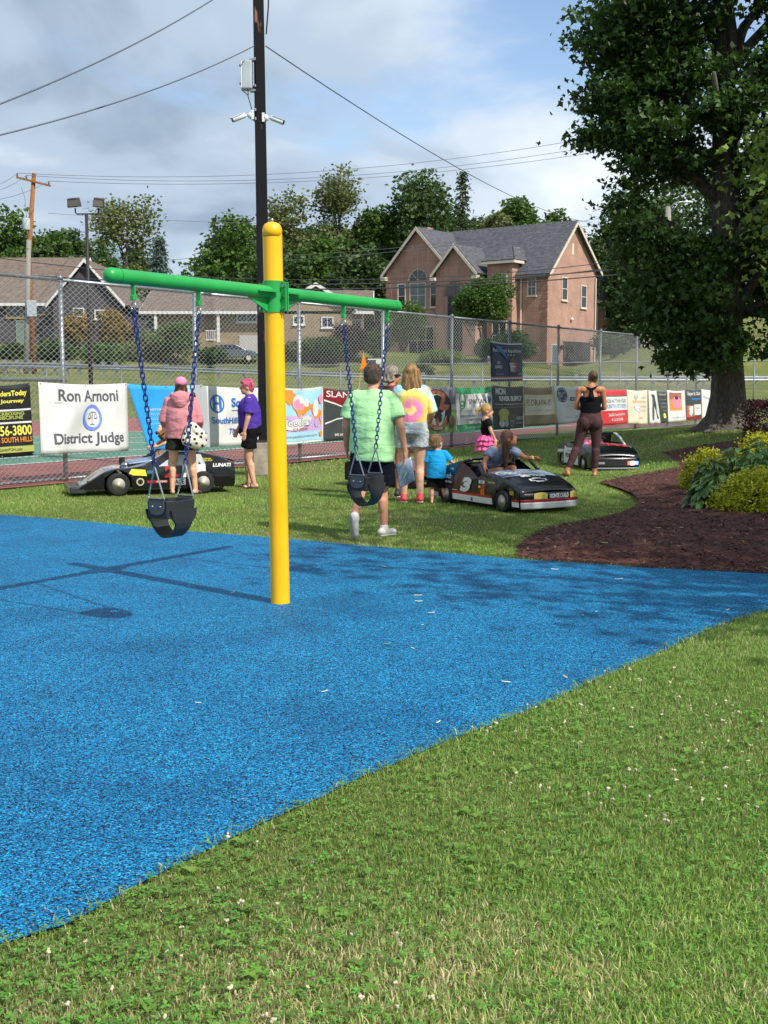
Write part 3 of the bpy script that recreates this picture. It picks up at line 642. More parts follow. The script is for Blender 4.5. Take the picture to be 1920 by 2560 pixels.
# ================================================================ chain-link fence with banners
galv = mat('galvanised_steel', '#9a9fa3', .42, .15, 5, .05, 40, metal=.75); galv_dull_shade = mat('galvanised_dull_shade', '#6e747a', .5, .15, 5, metal=.6)  # darker steel paints tree shade on the right bays; far fence shares it
wire_m = mat('fence_wire', '#c4c6c4', .45, metal=.5); FH = 3.05; BAY = 2.92
def chain_link(s0, s1, z0, z1, W, H, rad, P=fp):
    ns = int((s1 - s0) / (W / 2)); nz = int((z1 - z0) / (H / 2)) + 1; k = np.arange(ns)[:, None]; j = np.arange(nz)[None, :]
    S = s0 + (k + ((j + k) % 2)) * W / 2; Z = z0 + j * H / 2 + 0 * k; o = np.array(P(0, 0)); u = np.array(P(1, 0)) - o; n = np.array(P(0, 0, 1)) - o
    B = o + S[..., None] * u + Z[..., None] * np.array([0, 0, 1.]) + (((j + k) % 2) * 2 - 1)[..., None] * n * rad * .8
    offs = np.stack([n * rad, (-n * .5 + u * .87) * rad, (-n * .5 - u * .87) * rad]); V = (B[:, :, None, :] + offs).reshape(-1, 3)
    base = (k * nz + np.arange(nz - 1)[None, :]) * 3; base = base.reshape(-1, 1)
    F = np.concatenate([base + [a, b, b + 3, a + 3] for a, b in ((0, 1), (1, 2), (2, 0))], 0); return V, F
fence = thing('chain_link_fence', 'tall galvanised chain link fence hung with banners along the court', 'fence')
S_END = BAY * 11
V, F = chain_link(-BAY * 2, S_END, .07, FH - .02, .115, .083, .0048); tag(np_mesh('chain_link_mesh', V, F, wire_m, parent=fence), kind='stuff')
for i in range(-2, 12):
    b = MB(); p = fp(i * BAY, 0, -.05); zg = tz(p.x, p.y); b.tube([p + Vector((0, 0, zg - .2)), p + Vector((0, 0, FH - .02))], .036, 10); b.lathe([(.042, FH - .03), (.042, FH + .01), (.025, FH + .045), (.0, FH + .05)], 10, Matrix.Translation(p))
    o = b.build('post', galv if i < 4 else galv_dull_shade, fence, smooth=True)
    for z in (.5, 1.0, 1.55, 2.05, 2.5): t = MB(); t.lathe([(.041, z - .008), (.041, z + .008)], 10, Matrix.Translation(p)); t.build('tie_band', galv, o)
for i in range(-2, 11):
    b = MB(); b.tube([fp(i * BAY, FH - .03, -.05), fp((i + 1) * BAY, FH - .03, -.05)], .026, 8); b.build('top_rail', galv if i < 4 else galv_dull_shade, fence, smooth=True)
    b = MB(); b.tube([fp(i * BAY, .075, -.05), fp((i + 1) * BAY, .075, -.05)], .024, 8); b.build('bottom_rail', galv if i < 4 else galv_dull_shade, fence, smooth=True)
b = MB(); b.tube([fp(-BAY * 2, 1.55, -.05), fp(.05, 1.55, -.05)], .026, 8); b.build('middle_rail', galv, fence, smooth=True)

COL = {'white': '#d2d2d0', 'black': '#1c1b20', 'grey': '#55565c', 'yellow': '#e2d75a', 'blue': '#2b6bb8', 'sky': '#2f9be0', 'pblue': '#6f86d6', 'navy': '#1b2c58', 'maroon': '#7c1220', 'red': '#c2343a', 'green': '#3f9a68', 'tan': '#96805e', 'orange': '#d98a3a', 'pink': '#e08aa6', 'lblue': '#9cc8dc', 'cream': '#d8cdb4', 'lgrey': '#a9adb1', 'dgreen': '#4b5a44', 'char': '#3a3e3f', 'lav': '#b9a0cc', 'rust': '#a5604a', 'meadow': '#6f8a4a', 'haze': '#7d7585', 'brown': '#6b5138', 'ygreen': '#a8ad58', 'offwhite': '#cfd0cd'}
def bcol(k): return mat('print_' + k, COL[k], .55, .06, 3, .05, 12)
_g = MB(); _g.ell((0, 0, 0), (.012, .012, .012), n=6, k=4); GROM = _g.mesh('grommet', galv)
def banner(label, q, base, layers, seed=0, amp=.025, name='banner'):
    """q: photograph pixels of the corners tl, tr, br, bl, carried onto the fence plane"""
    tl, tr, br, bl = [fs(*p) for p in q]; t = thing(name, label, 'banner', fp((tl[0] + bl[0]) / 2, bl[1], .04)); org = t.location.copy(); r = random.Random(seed)
    a1, a2, a3, ph = r.uniform(2, 5), r.uniform(4, 8), r.uniform(-3, 3), r.uniform(0, 6)
    amp = amp * 1.45
    def surf(u, v, k=0):
        s = (bl[0] * (1 - u) + br[0] * u) * (1 - v) + (tl[0] * (1 - u) + tr[0] * u) * v; z = (bl[1] * (1 - u) + br[1] * u) * (1 - v) + (tl[1] * (1 - u) + tr[1] * u) * v
        sag = -.03 * math.sin(math.pi * u) * v ** 3; e = min(1, 6 * u, 6 * (1 - u)) * (.35 + .65 * (1 - v) ** .5)
        w = amp * e * (math.sin(a1 * u * 2 + a3 * v + ph) + .6 * math.sin(a2 * (u + .5 * v) + ph * 2) + .5 * math.sin(9 * (1 - v) * u + ph) + .35 * math.sin(15 * (u - .6 * v) + 2 * ph)) + .035 * (1 - v) * math.sin(math.pi * u)
        return fp(s, z + sag, .05 + w + .0035 * k) - org
    b = MB(); b.grid(lambda u, v: surf(u, v), 22, 14); o = b.build('sheet', bcol(base), t, smooth=True); sm = o.modifiers.new('solid', 'SOLIDIFY'); sm.thickness = .002; sm.offset = -1
    for u, v in ((.02, .98), (.98, .98), (.98, .02), (.02, .02), (.5, .985), (.5, .015)): link('grommet', GROM, t, surf(u, v, 1.4))
    for i, ly in enumerate(layers):
        kd = ly[0]; k = 1 + i * .35; m = bcol(ly[-1]) if isinstance(ly[-1], str) else bcol(ly[-2])
        if kd == 'r':
            u0, v0, u1, v1 = ly[1:5]; b = MB(); b.grid(lambda u, v: surf(u0 + (u1 - u0) * u, v0 + (v1 - v0) * v, k), 12, 6); b.build('printed_panel', m, t, smooth=True)
        elif kd == 'p':
            bm = bmesh.new(); bm.faces.new([bm.verts.new((u, v, 0)) for u, v in ly[1]]); bmesh.ops.triangulate(bm, faces=bm.faces[:])
            for _ in range(3):
                es = [e for e in bm.edges if e.calc_length() > .12]
                if es: bmesh.ops.subdivide_edges(bm, edges=es, cuts=1); bmesh.ops.triangulate(bm, faces=bm.faces[:])
            for v in bm.verts: v.co = surf(v.co.x, v.co.y, k)
            me = bpy.data.meshes.new('printed_shape'); bm.to_mesh(me); bm.free(); me.materials.append(m); link('printed_shape', me, t)
        elif kd in ('e', 'ring'):
            cu, cv, ru, rv = ly[1:5]; n = 24; b = MB()
            if kd == 'e': b.add([surf(cu + ru * math.cos(6.2832 * j / n), cv + rv * math.sin(6.2832 * j / n), k) for j in range(n)] + [surf(cu, cv, k)], [[j, (j + 1) % n, n] for j in range(n)])
            else:
                th = ly[5]; b.add([surf(cu + ru * f * math.cos(6.2832 * j / n), cv + rv * f * math.sin(6.2832 * j / n), k) for f in (1, 1 - th) for j in range(n)], [[j, (j + 1) % n, n + (j + 1) % n, n + j] for j in range(n)])
            b.build('printed_emblem', m, t)
        elif kd == 't':
            bold = ly[4] if len(ly) > 4 else .012; text_on(lambda u, v: surf(u, v, k), ly[1], ly[2], bcol(ly[3]), t, bold=bold)
    return t
T_ = lambda s, box, c, bold=.012: ('t', s, box, c, bold)
banner('black and yellow martial arts banner at the left edge below the middle rail', [(-90, 962), (68, 957), (79, 1138), (-90, 1150)], 'black',
  [('r', .0, .63, .99, .655, 'white'), ('r', .0, .455, .99, .48, 'white'), T_('RESPONSE - DISCIPLINE', (.02, .515, .86, .565), 'ygreen', .03), T_('DEFENSE - KICKBOXING', (.02, .57, .88, .62), 'ygreen', .03),
   T_('NoLimitsLeadersToday', (.02, .82, .93, .92), 'yellow', .03), T_('Start your Journey', (.02, .73, .88, .80), 'yellow', .03), T_('412-756-3800', (.12, .29, .98, .43), 'yellow', .02), T_('#1 IN THE SOUTH HILLS', (.1, .19, .98, .27), 'orange', .02), ('r', 0, .06, 1, .145, 'ygreen'), T_('Visit us at: NoLimitsPGH.com', (.15, .08, .8, .125), 'black', .02)], 1, .012)
# lettering with small slab serifs for the judge's banner
banner('white Ron Arnoni District Judge banner with a blue oval seal', [(90, 955), (312, 958), (316, 1126), (97, 1137)], 'white',
  [T_('Ron Arnoni', (.20, .74, .88, .92), 'grey', .022), T_('District Judge', (.12, .09, .93, .29), 'grey', .022),
   ('e', .57, .505, .108, .195, 'pblue'), ('e', .57, .505, .098, .178, 'lblue'), ('ring', .57, .505, .104, .19, .26, 'pblue'), ('e', .57, .505, .076, .138, 'white'), ('r', .566, .41, .574, .60, 'grey'), ('r', .535, .575, .605, .585, 'grey'), ('r', .548, .40, .592, .412, 'grey'),
   ('p', [(.515, .50), (.525, .485), (.545, .485), (.555, .50)], 'grey'), ('p', [(.585, .50), (.595, .485), (.615, .485), (.625, .50)], 'grey'), ('p', [(.535, .578), (.539, .578), (.519, .50), (.515, .50)], 'grey'), ('p', [(.535, .578), (.539, .578), (.555, .50), (.551, .50)], 'grey'), ('p', [(.601, .578), (.605, .578), (.589, .50), (.585, .50)], 'grey'), ('p', [(.601, .578), (.605, .578), (.625, .50), (.621, .50)], 'grey'),
   ('r', .155, .735, .235, .745, 'white')], 2, .022)
banner('bright blue banner with a slanted left edge behind the pink hoodie', [(312, 960), (500, 961), (503, 1119), (368, 1128)], 'sky',
  [('r', .72, 0, .86, 1, 'lblue'), ('r', .86, 0, 1, 1, 'lgrey'), T_('JANITORIAL', (.18, .60, .46, .64), 'white', .02), T_('C. 412.555.0100', (.16, .535, .47, .57), 'lblue', .01), T_('O. 412.221.2408', (.13, .465, .46, .50), 'lblue', .01), T_('www.servicecleaning.com', (.10, .39, .62, .42), 'lblue', .01), T_('service@clean.com', (.05, .08, .4, .11), 'lblue', .01)], 3, .02)
banner('white car dealer banner with a blue H emblem beside the purple shirt', [(490, 963), (692, 968), (690, 1112), (497, 1117)], 'white',
  [('r', 0, 0, .09, 1, 'lgrey'), ('ring', .20, .71, .085, .155, .18, 'blue'), ('r', .15, .60, .18, .83, 'blue'), ('r', .222, .60, .252, .83, 'blue'), ('r', .15, .70, .25, .735, 'blue'), T_('South Hills', (.37, .66, .90, .82), 'blue', .03), ('r', .37, .60, .56, .61, 'blue'), T_('HONDA', (.60, .56, .84, .63), 'blue', .0), T_('SouthHillsHonda.com', (.12, .38, .92, .49), 'blue', .012), T_('724-941-2000', (.34, .20, .80, .30), 'blue', .012)], 4, .02)
banner('pastel ice cream shop banner between the yellow post and the maroon banner', [(693, 969), (801, 966), (802, 1102), (693, 1112)], 'lblue',
  [('r', 0, 0, 1, .035, 'white'), ('r', 0, .965, 1, 1, 'white'), ('r', .965, 0, 1, 1, 'white'), ('r', .02, .04, .96, .5, 'lav'), ('r', .02, .04, .96, .2, 'lblue'), ('p', [(.22, .97), (.96, .55), (.96, .30), (.8, .4), (.7, .62), (.55, .5), (.3, .62), (.2, .8)], 'orange'), ('p', [(.1, .97), (.3, .97), (.28, .75), (.2, .68), (.12, .76)], 'orange'),
   ('e', .42, .72, .14, .16, 'white'), ('e', .42, .68, .12, .12, 'pink'), ('p', [(.34, .6), (.50, .6), (.42, .42)], 'orange'), ('e', .60, .72, .05, .08, 'white'), ('e', .80, .62, .06, .16, 'white'), ('e', .84, .35, .06, .08, 'lav'), ('e', .93, .42, .03, .05, 'lav'), ('e', .92, .78, .05, .08, 'pink'),
   ('p', [(.1, .36), (.3, .42), (.62, .50), (.72, .44), (.66, .33), (.3, .22), (.1, .26)], 'white'), T_('Peedles', (.04, .30, .68, .45), 'grey', .05), T_('Peedles', (.05, .31, .67, .44), 'white', .02), T_('ice cream', (.24, .23, .62, .29), 'rust', .01), T_('www.peedlesicecream.com', (.06, .10, .84, .15), 'haze', .01), ('e', .92, .15, .035, .05, 'orange')], 5, .012)
banner('maroon and black banner partly hidden behind the green shirted man', [(804, 970), (905, 972), (906, 1097), (804, 1104)], 'char',
  [('p', [(0, 1), (1, .9), (1, .55), (.55, .62), (.25, .72), (0, .78)], 'maroon'), T_('SLANE', (.05, .84, .75, .96), 'white', .012), T_('412', (.6, .70, .9, .78), 'white', .012), ('p', [(0, .79), (.25, .73), (.6, .62), (.6, .60), (.25, .70), (0, .76)], 'white'), ('p', [(.02, .35), (.3, .43), (.6, .46), (.6, .44), (.3, .405), (.02, .32)], 'white'), T_('WE ARE A FULL SERVICE', (.25, .09, .95, .14), 'white', .02)], 6, .012)
banner('meadow photo banner with a round brown dog emblem', [(1045, 964), (1134, 967), (1136, 1080), (1046, 1086)], 'haze',
  [('r', 0, 0, 1, .5, 'meadow'), ('r', 0, .5, 1, .62, 'lgrey'), ('e', .45, .50, .42, .46, 'black'), ('e', .45, .50, .40, .44, 'rust'), ('e', .45, .50, .31, .35, 'cream'), ('e', .45, .50, .29, .33, 'black'), ('e', .45, .36, .20, .20, 'white'), ('e', .47, .34, .025, .03, 'black'), ('e', .40, .40, .02, .025, 'black'), ('e', .52, .40, .02, .025, 'black'), ('p', [(.25, .3), (.2, .6), (.27, .6), (.34, .42)], 'white'), ('p', [(.65, .3), (.7, .6), (.63, .6), (.56, .42)], 'white'), T_('DOGS', (.33, .08, .58, .14), 'cream', .03), ('e', .86, .25, .07, .14, 'brown')], 7, .012)
banner('white and green Spartan pharmacy banner', [(1134, 968), (1224, 966), (1229, 1070), (1138, 1081)], 'offwhite',
  [('r', 0, .86, 1, 1, 'green'), ('r', 0, 0, 1, .16, 'green'), ('ring', .17, .73, .09, .17, .25, 'green'), ('ring', .17, .60, .07, .10, .3, 'green'), T_('SPARTAN', (.33, .62, .80, .73), 'grey', .005), ('e', .91, .70, .05, .09, 'blue'), T_('COMPOUNDING', (.08, .45, .44, .49), 'lgrey', .0), T_('VITAMINS', (.52, .45, .88, .49), 'lgrey', .0), T_('FREE RX DELIVERY - COMPOUNDING', (.1, .32, .95, .37), 'blue', .005), T_('COMPOUNDING', (.25, .23, .7, .28), 'grey', .005), T_('www.spartanpharmacy.com', (.22, .05, .92, .11), 'white', .01)], 8, .012)
banner('black Mon River Supply banner with a yellow and green truck', [(1224, 963), (1304, 965), (1304, 1069), (1228, 1075)], 'char',
  [T_('MON', (.12, .80, .42, .96), 'white', .05), T_('RIVER SUPPLY', (.22, .65, .95, .77), 'white', .05), T_('Concrete, Building and Construction', (.1, .55, .97, .60), 'white', .01), ('r', .08, .50, .95, .505, 'lgrey'), ('e', .32, .37, .14, .11, 'ygreen'), ('p', [(.2, .2), (.22, .4), (.4, .4), (.42, .2)], 'ygreen'), ('r', .42, .16, .72, .34, 'dgreen'), ('e', .25, .13, .07, .08, 'lgrey'), ('e', .37, .13, .06, .08, 'lgrey'), ('ring', .55, .12, .06, .08, .3, 'lgrey'), T_('412-555-0137', (.72, .20, .98, .28), 'white', .02), T_('monriversupply.com', (.7, .10, .98, .14), 'white', .01), ('r', .05, .03, .95, .05, 'dgreen')], 9, .012)
banner('navy campaign banner on the upper fence with red and white stripes at its foot', [(1221, 852), (1301, 858), (1302, 953), (1223, 955)], 'navy',
  [('r', 0, .10, 1, .13, 'red'), ('r', 0, .065, 1, .10, 'white'), ('r', 0, 0, 1, .02, 'lgrey'), ('r', 0, .96, 1, 1, 'offwhite'), T_('Bethel Park Republicans', (.06, .72, .95, .84), 'offwhite', .02), T_('* * *', (.5, .66, .72, .70), 'white', .02), T_('GO', (.17, .44, .27, .51), 'white', .03), T_('HAWKS!', (.1, .33, .34, .41), 'white', .03), ('e', .65, .50, .08, .12, 'brown'), ('p', [(.55, .48), (.75, .48), (.72, .25), (.58, .25)], 'lgrey'), ('p', [(.68, .48), (.78, .44), (.76, .28), (.69, .27)], 'red'), ('r', .58, .36, .72, .40, 'white'), T_('facebook', (.12, .18, .38, .21), 'lblue', .0), T_('BPGOP', (.8, .17, .94, .21), 'lblue', .01), ('p', [(.1, .9), (.55, .5), (.3, .9)], 'blue')] + [('e', .06 + .08 * k, .045, .012, .012, 'white') for k in range(12)], 10, .012)
banner('tan and white FloraPark banner sagging at its top', [(1305, 966), (1375, 967), (1388, 1061), (1306, 1067)], 'tan',
  [('r', .02, .28, .98, .80, 'cream'), T_('FLORAPARK', (.08, .52, .92, .68), 'brown', .01), T_('Garden Center - Landscape', (.14, .36, .86, .42), 'lgrey', .0)], 11, .03)
banner('pale grey banner with a round blue BG logo left of the black tank top', [(1376, 963), (1470, 964), (1472, 1054), (1389, 1061)], 'offwhite',
  [('e', .22, .76, .14, .20, 'navy'), ('ring', .22, .76, .12, .17, .08, 'offwhite'), T_('BG', (.14, .69, .30, .83), 'lgrey', .01), ('r', .42, .60, .98, .70, 'navy'), T_('MENTAL CARE', (.46, .62, .92, .68), 'lblue', .01), T_('Family Therapy', (.42, .84, .9, .90), 'lblue', .0), T_('Services and Counseling', (.2, .44, .95, .48), 'lgrey', .0), T_('Bethel   Upper', (.2, .14, .8, .20), 'lgrey', .0)], 12, .02)
banner('red and white country kitchen banner right of the black tank top', [(1487, 972), (1562, 973), (1566, 1058), (1500, 1064)], 'red',
  [('r', 0, .40, 1, .82, 'offwhite'), T_('EGGS N THINGS', (.12, .62, .95, .72), 'grey', .02), T_('COUNTRY KITCHEN', (.12, .46, .95, .58), 'blue', .0), T_('2600 South Park Rd', (.25, .24, .9, .32), 'white', .01), T_('412-555-0188', (.3, .10, .8, .18), 'white', .01), ('r', 0, .8, 1, .83, 'grey')], 13, .02)
banner('cream banner with a grey shield logo right of the red banner', [(1563, 974), (1615, 975), (1615, 1061), (1567, 1060)], 'cream',
  [T_('SUPERIOR', (.18, .62, .62, .70), 'orange', .01), ('p', [(.22, .55), (.58, .55), (.56, .42), (.40, .30), (.24, .42)], 'lgrey'), ('p', [(.27, .52), (.53, .52), (.51, .43), (.40, .36), (.29, .43)], 'offwhite'), ('p', [(.25, .8), (.33, .88), (.40, .78), (.47, .88), (.55, .8), (.4, .72)], 'lgrey'), T_('ROOFING', (.66, .76, .92, .81), 'lgrey', .01), T_('SIDING', (.68, .64, .9, .69), 'lgrey', .01), T_('GUTTER', (.66, .5, .92, .55), 'lgrey', .01), T_('DOORS', (.68, .38, .92, .43), 'lgrey', .01), T_('FREE', (.45, .16, .75, .21), 'orange', .01)], 14, .03)
banner('narrow white banner with a dark striding figure', [(1617, 975), (1637, 976), (1648, 1058), (1620, 1060)], 'offwhite',
  [('p', [(.35, .9), (.6, .88), (.75, .5), (.85, .15), (.7, .13), (.55, .5)], 'char'), ('p', [(.4, .8), (.55, .75), (.5, .3), (.45, .1), (.35, .1), (.38, .4)], 'grey')], 15, .02)
banner('narrow black banner with white lines of text', [(1639, 977), (1662, 978), (1665, 1055), (1650, 1058)], 'char',
  [T_('SERVICES', (.1, .88, .9, .93), 'white', .01), T_('Pools and Spas', (.1, .72, .9, .76), 'lgrey', .0), T_('Chemicals', (.2, .6, .9, .64), 'lgrey', .0), T_('Repairs', (.3, .48, .9, .52), 'lgrey', .0), ('e', .5, .22, .16, .08, 'yellow'), T_('Liners', (.45, .36, .9, .40), 'lgrey', .0)], 16, .01)
banner('white banner with an orange picture and pink emblem', [(1664, 975), (1708, 976), (1712, 1052), (1667, 1056)], 'white',
  [('r', .1, .36, .78, .94, 'orange'), ('r', .1, .72, .78, .94, 'rust'), ('ring', .48, .62, .24, .2, .3, 'pink'), ('e', .48, .62, .14, .13, 'pink'), ('e', .48, .77, .10, .06, 'navy'), T_('AutoBody.com', (.2, .1, .9, .17), 'lgrey', .0)], 17, .008)
banner('charcoal Upper St Clair banner with a shield', [(1711, 973), (1748, 974), (1750, 1046), (1713, 1051)], 'char',
  [T_('Upper St. Clair', (.06, .78, .97, .94), 'offwhite', .03), ('r', .3, .66, .95, .72, 'blue'), ('r', 0, 0, .5, .48, 'rust'), ('p', [(.12, .45), (.42, .45), (.4, .22), (.27, .12), (.14, .22)], 'offwhite'), ('r', .48, .14, .97, .5, 'offwhite'), ('r', 0, 0, 1, .1, 'maroon'), T_('Chiropractic', (.56, .34, .92, .4), 'red', .0)], 18, .008)
banner('white banner half hidden behind the maple trunk', [(1750, 973), (1792, 974), (1793, 1043), (1752, 1047)], 'white', [('p', [(.1, .8), (.9, .6), (.9, .55), (.3, .68), (.1, .72)], 'lgrey'), T_('FITNESS', (.3, .2, .8, .3), 'lgrey', .0)], 19, .008)

# lower fence on the far side of the court
far = thing('far_court_fence', 'low chain link fence on the far side of the court', 'fence')
FA, FB = Vector((-19, 46, 0)), Vector((27, 51, 0)); fl = (FB - FA).length; fu = (FB - FA) / fl; fn_ = Vector((fu.y, -fu.x, 0))
def fph(t): return 2.06 + .55 * t
for i in range(0, 17):
    t = i / 16; p = FA.lerp(FB, t); b = MB(); b.tube([p + Vector((0, 0, -.2)), p + Vector((0, 0, fph(t)))], .03, 8); b.build('post', galv_dull_shade, far, smooth=True)
b = MB(); b.tube([FA.lerp(FB, t / 16) + Vector((0, 0, fph(t / 16))) for t in range(17)], .024, 6); b.build('top_rail', galv_dull_shade, far, smooth=True)
V, F = chain_link(0, fl, .05, 2.05, .30, .24, .004, lambda s, z, w=0.0: FA + fu * s + fn_ * w + Vector((0, 0, z))); tag(np_mesh('chain_link_mesh', V, F, wire_m, parent=far), kind='stuff')

# ---------------------------------------------------------------- guard rail by the road
grail = thing('guard_rail', 'long steel road guard rail with closely set posts below the houses', 'guard rail', (0, 77.6, 0))
def gz(x): return tz(x, 77.6)
prof = [(0, -.155), (.05, -.12), (.05, -.06), (0, -.03), (0, .03), (.05, .06), (.05, .12), (0, .155)]
b = MB(); xs = np.linspace(-30, 30, 61); b.grid(lambda u, v: Vector((xs[min(60, int(round(u * 60)))], -.12 - prof[int(round(v * 7))][0], gz(xs[min(60, int(round(u * 60)))]) + .60 + prof[int(round(v * 7))][1])), 60, 7)
b.build('rail', galv, grail, smooth=True, solid=.01)
x = -29.5
while x < 29.5:
    b = MB(); b.box((x, .08, gz(x) + .37), (.13, .15, .95)); b.box((x, -.05, gz(x) + .66), (.26, .14, .56)); b.build('post', galv, grail); x += .8 if x < -18 else 1.67
# ================================================================ poles, cameras, lines
dark_steel = mat('dark_brown_steel', '#2b2526', .55, .25, 3, .2, 30, spec=.4)
def peeling():
    m = mat('peeling_paint', '#2b2526', .8, spec=.2); nt = m.node_tree; N = nt.nodes.new; K = nt.links.new; b = nt.nodes['Principled BSDF']
    t = N('ShaderNodeTexCoord'); mp = N('ShaderNodeMapping'); mp.inputs['Scale'].default_value = (9, 9, 2.2); n = N('ShaderNodeTexNoise'); n.inputs['Scale'].default_value = 1.0; n.inputs['Detail'].default_value = 8
    r = N('ShaderNodeValToRGB'); e = r.color_ramp.elements; e[0].position = .64; e[0].color = (*lin('#121115'), 1); e[1].position = .70; e[1].color = (*lin('#8a5f52'), 1)
    K(t.outputs['Object'], mp.inputs[0]); K(mp.outputs[0], n.inputs[0]); K(n.outputs['Fac'], r.inputs[0]); K(r.outputs[0], b.inputs['Base Color']); return m
pole_base = ground(662, 1187); PB = Vector((pole_base.x, pole_base.y, 0))
pole = thing('light_pole', 'tall square dark steel pole with peeling paint behind the yellow post', 'pole', PB)
b = MB(); b.box((0, 0, .27), (.52, .52, .54), (0, 0, R(20)), .96); b.build('concrete_base', mat('rough_concrete', '#8d8476', .95, .3, 5, .5, 20), pole, bevel=.02)
b = MB(); b.tube([(0, 0, .50), (0, 0, 4), (-.03, 0, 9), (-.05, 0, 13.5)], [.118, .112, .098, .085], 4, phase=R(62)); b.build('shaft', peeling(), pole)
b = MB(); b.box((0, 0, .56), (.36, .36, .04), (0, 0, R(20))); b.build('base_plate', dark_steel, pole)
def pz(py): return at(650, py, PB.y).z
for py in (150, 217, 277, 299): 
    b = MB(); z = pz(py); b.tube([(-.03, 0, z - .02), (-.03, 0, z + .02)], .108, 4, phase=R(62)); b.build('steel_strap', galv, pole)
b = MB(); b.tube([(.09, -.03, 8.4), (.15, -.05, 7.9), (.14, -.05, 7.4), (.10, -.03, 7.0)], .012, 5); b.tube([(-.30, -.06, pz(226)), (-.2, -.06, pz(240)), (-.14, -.05, pz(275))], .008, 5); b.tube([(-.2, -.06, pz(226)), (-.19, -.06, pz(240))], .008, 5); b.build('loose_cable', mat('black_cable', '#17171a', .6), pole)
plast = mat('white_plastic', '#d5d8d8', .35, .05, 5); boxgrey = mat('box_grey', '#a9b2b8', .45, .08, 4)
bx = thing('equipment_box', 'grey electrical box strapped high on the dark pole', 'box', PB + Vector((-.205, -.02, pz(190))))
b = MB(); b.box((0, 0, 0), (.16, .20, .44)); b.build('housing', boxgrey, bx, bevel=.02)
b = MB(); b.box((-.085, 0, 0), (.03, .19, .42)); b.build('door', plast, bx, bevel=.01)
for z in (-.14, .14):
    b = MB(); b.box((-.108, -.06, z), (.02, .05, .03)); b.build('latch', dark_steel, bx)
b = MB(); b.box((.10, 0, .235), (.12, .12, .03)); b.box((.10, 0, -.235), (.12, .12, .03)); b.build('bracket', galv, bx)
def camera_unit(label, px, py, sgn, yaw, roll):
    t = thing('security_camera', label, 'security camera', PB + Vector((-.04 + sgn * .12, -.04, pz(py))), 0, 'cameras on the dark pole'); t.scale = (.72, .72, .72)
    b = MB(); b.box((-sgn * .05, 0, 0), (.06, .14, .2)); b.build('mount_plate', plast, t, bevel=.01)
    b = MB(); b.lathe([(.075, 0), (.08, .03), (.055, .07), (.03, .08)], 14, Matrix.Translation((-sgn * .02, 0, 0)) @ Euler((0, R(90 * sgn), 0)).to_matrix().to_4x4()); b.tube([(sgn * .06, 0, 0), (sgn * .14, -.02, -.02)], .02, 8); b.build('bracket', plast, t, smooth=True)
    M = Matrix.Translation((sgn * .26, -.05, -.06)) @ Euler((0, R(90 + roll) * 1.0, R(yaw))).to_matrix().to_4x4()
    b = MB(); b.lathe([(.0, -.17), (.05, -.16), (.056, -.12), (.056, .15), (.05, .155)], 14, M); o = b.build('housing', plast, t, smooth=True)
    b = MB(); b.lathe([(.0, .15), (.046, .153), (.046, .165), (.0, .166)], 14, M); b.build('lens', mat('lens_black', '#0c0c10', .2), o, smooth=True)
    b = MB(); b.box((-.05, 0, .03), (.012, .12, .30), None); b.v = [M @ p for p in b.v]; b.build('sun_shield', plast, o)
camera_unit('white security camera pointing down to the left from the dark pole', 625, 290, -1, 180 + 25, 25)
camera_unit('white security camera pointing to the right from the dark pole', 672, 296, 1, -12, 22)

# twin floodlight mast beyond the court
mp_ = at(216, 535, 46); mast = thing('floodlight_mast', 'slim black mast with two box floodlights at the left', 'floodlight', (mp_.x, 46, 0)); H_ = mp_.z
b = MB(); b.tube([(0, 0, 0), (0, 0, H_)], [.09, .06], 10); b.build('mast', dark_steel, mast, smooth=True)
b = MB(); b.tube([(-.42, 0, H_ + .22), (-.42, 0, H_ + .05), (-.35, 0, H_), (.4, 0, H_), (.47, 0, H_ + .05), (.47, 0, H_ + .22)], .028, 8); b.build('arm', dark_steel, mast, smooth=True)
for i, (dx_, rz) in enumerate(((-.45, -8), (.5, 12))):
    b = MB(); b.box((dx_, -.05, H_ + .42), (.44, .40, .34), (R(12), R(rz * .4), R(rz)), .86); o = b.build('lamp_head', mat('lamp_bronze', '#3f3a36', .45, .1), mast, bevel=.02)
    b = MB(); b.box((dx_, -.26, H_ + .36), (.36, .02, .22), (R(12), R(rz * .4), R(rz))); b.build('lens', mat('lamp_lens', '#6d6a66', .25), o)

wood = mat('pole_wood', '#8a5c34', .9, .35, 6, .6, 10, stretch=(8, 8, .6)); wood_g = mat('pole_wood_grey', '#86837c', .9, .2, 6, .4, 10, stretch=(8, 8, .6)); porc = mat('insulator', '#5b5f66', .3)
UP = tb(91, 87); UT = at(85, 433, 87); up = thing('utility_pole', 'brown wooden utility pole with crossarm and transformer at the left', 'utility pole', UP)
h = UT.z - UP.z; b = MB(); b.tube([(0, 0, -.5), (-.12, 0, h * .6), (UT.x - UP.x, 0, h)], [.24, .2, .15], 10); b.build('shaft', wood, up, smooth=True); tx = UT.x - UP.x
b = MB(); b.box((tx, -.2, h - .62), (2.5, .12, .14), (0, R(14), 0)); arm = b.build('crossarm', wood, up)
ARM = [Vector((tx + dx_, -.2, h - .62 - dx_ * .25 + .17)) for dx_ in (-1.15, -.5, 1.1)]
for p in ARM: b = MB(); b.lathe([(.05, -.1), (.07, 0), (.05, .05), (.07, .1), (.02, .14)], 8, Matrix.Translation(p)); b.build('insulator', porc, arm, smooth=True)
b = MB(); b.lathe([(.0, -.42), (.26, -.42), (.28, -.38), (.28, .34), (.24, .42), (.05, .44)], 16, Matrix.Translation((tx - .62, -.15, h - 3.6))); tf = b.build('transformer', boxgrey, up, auto=40)
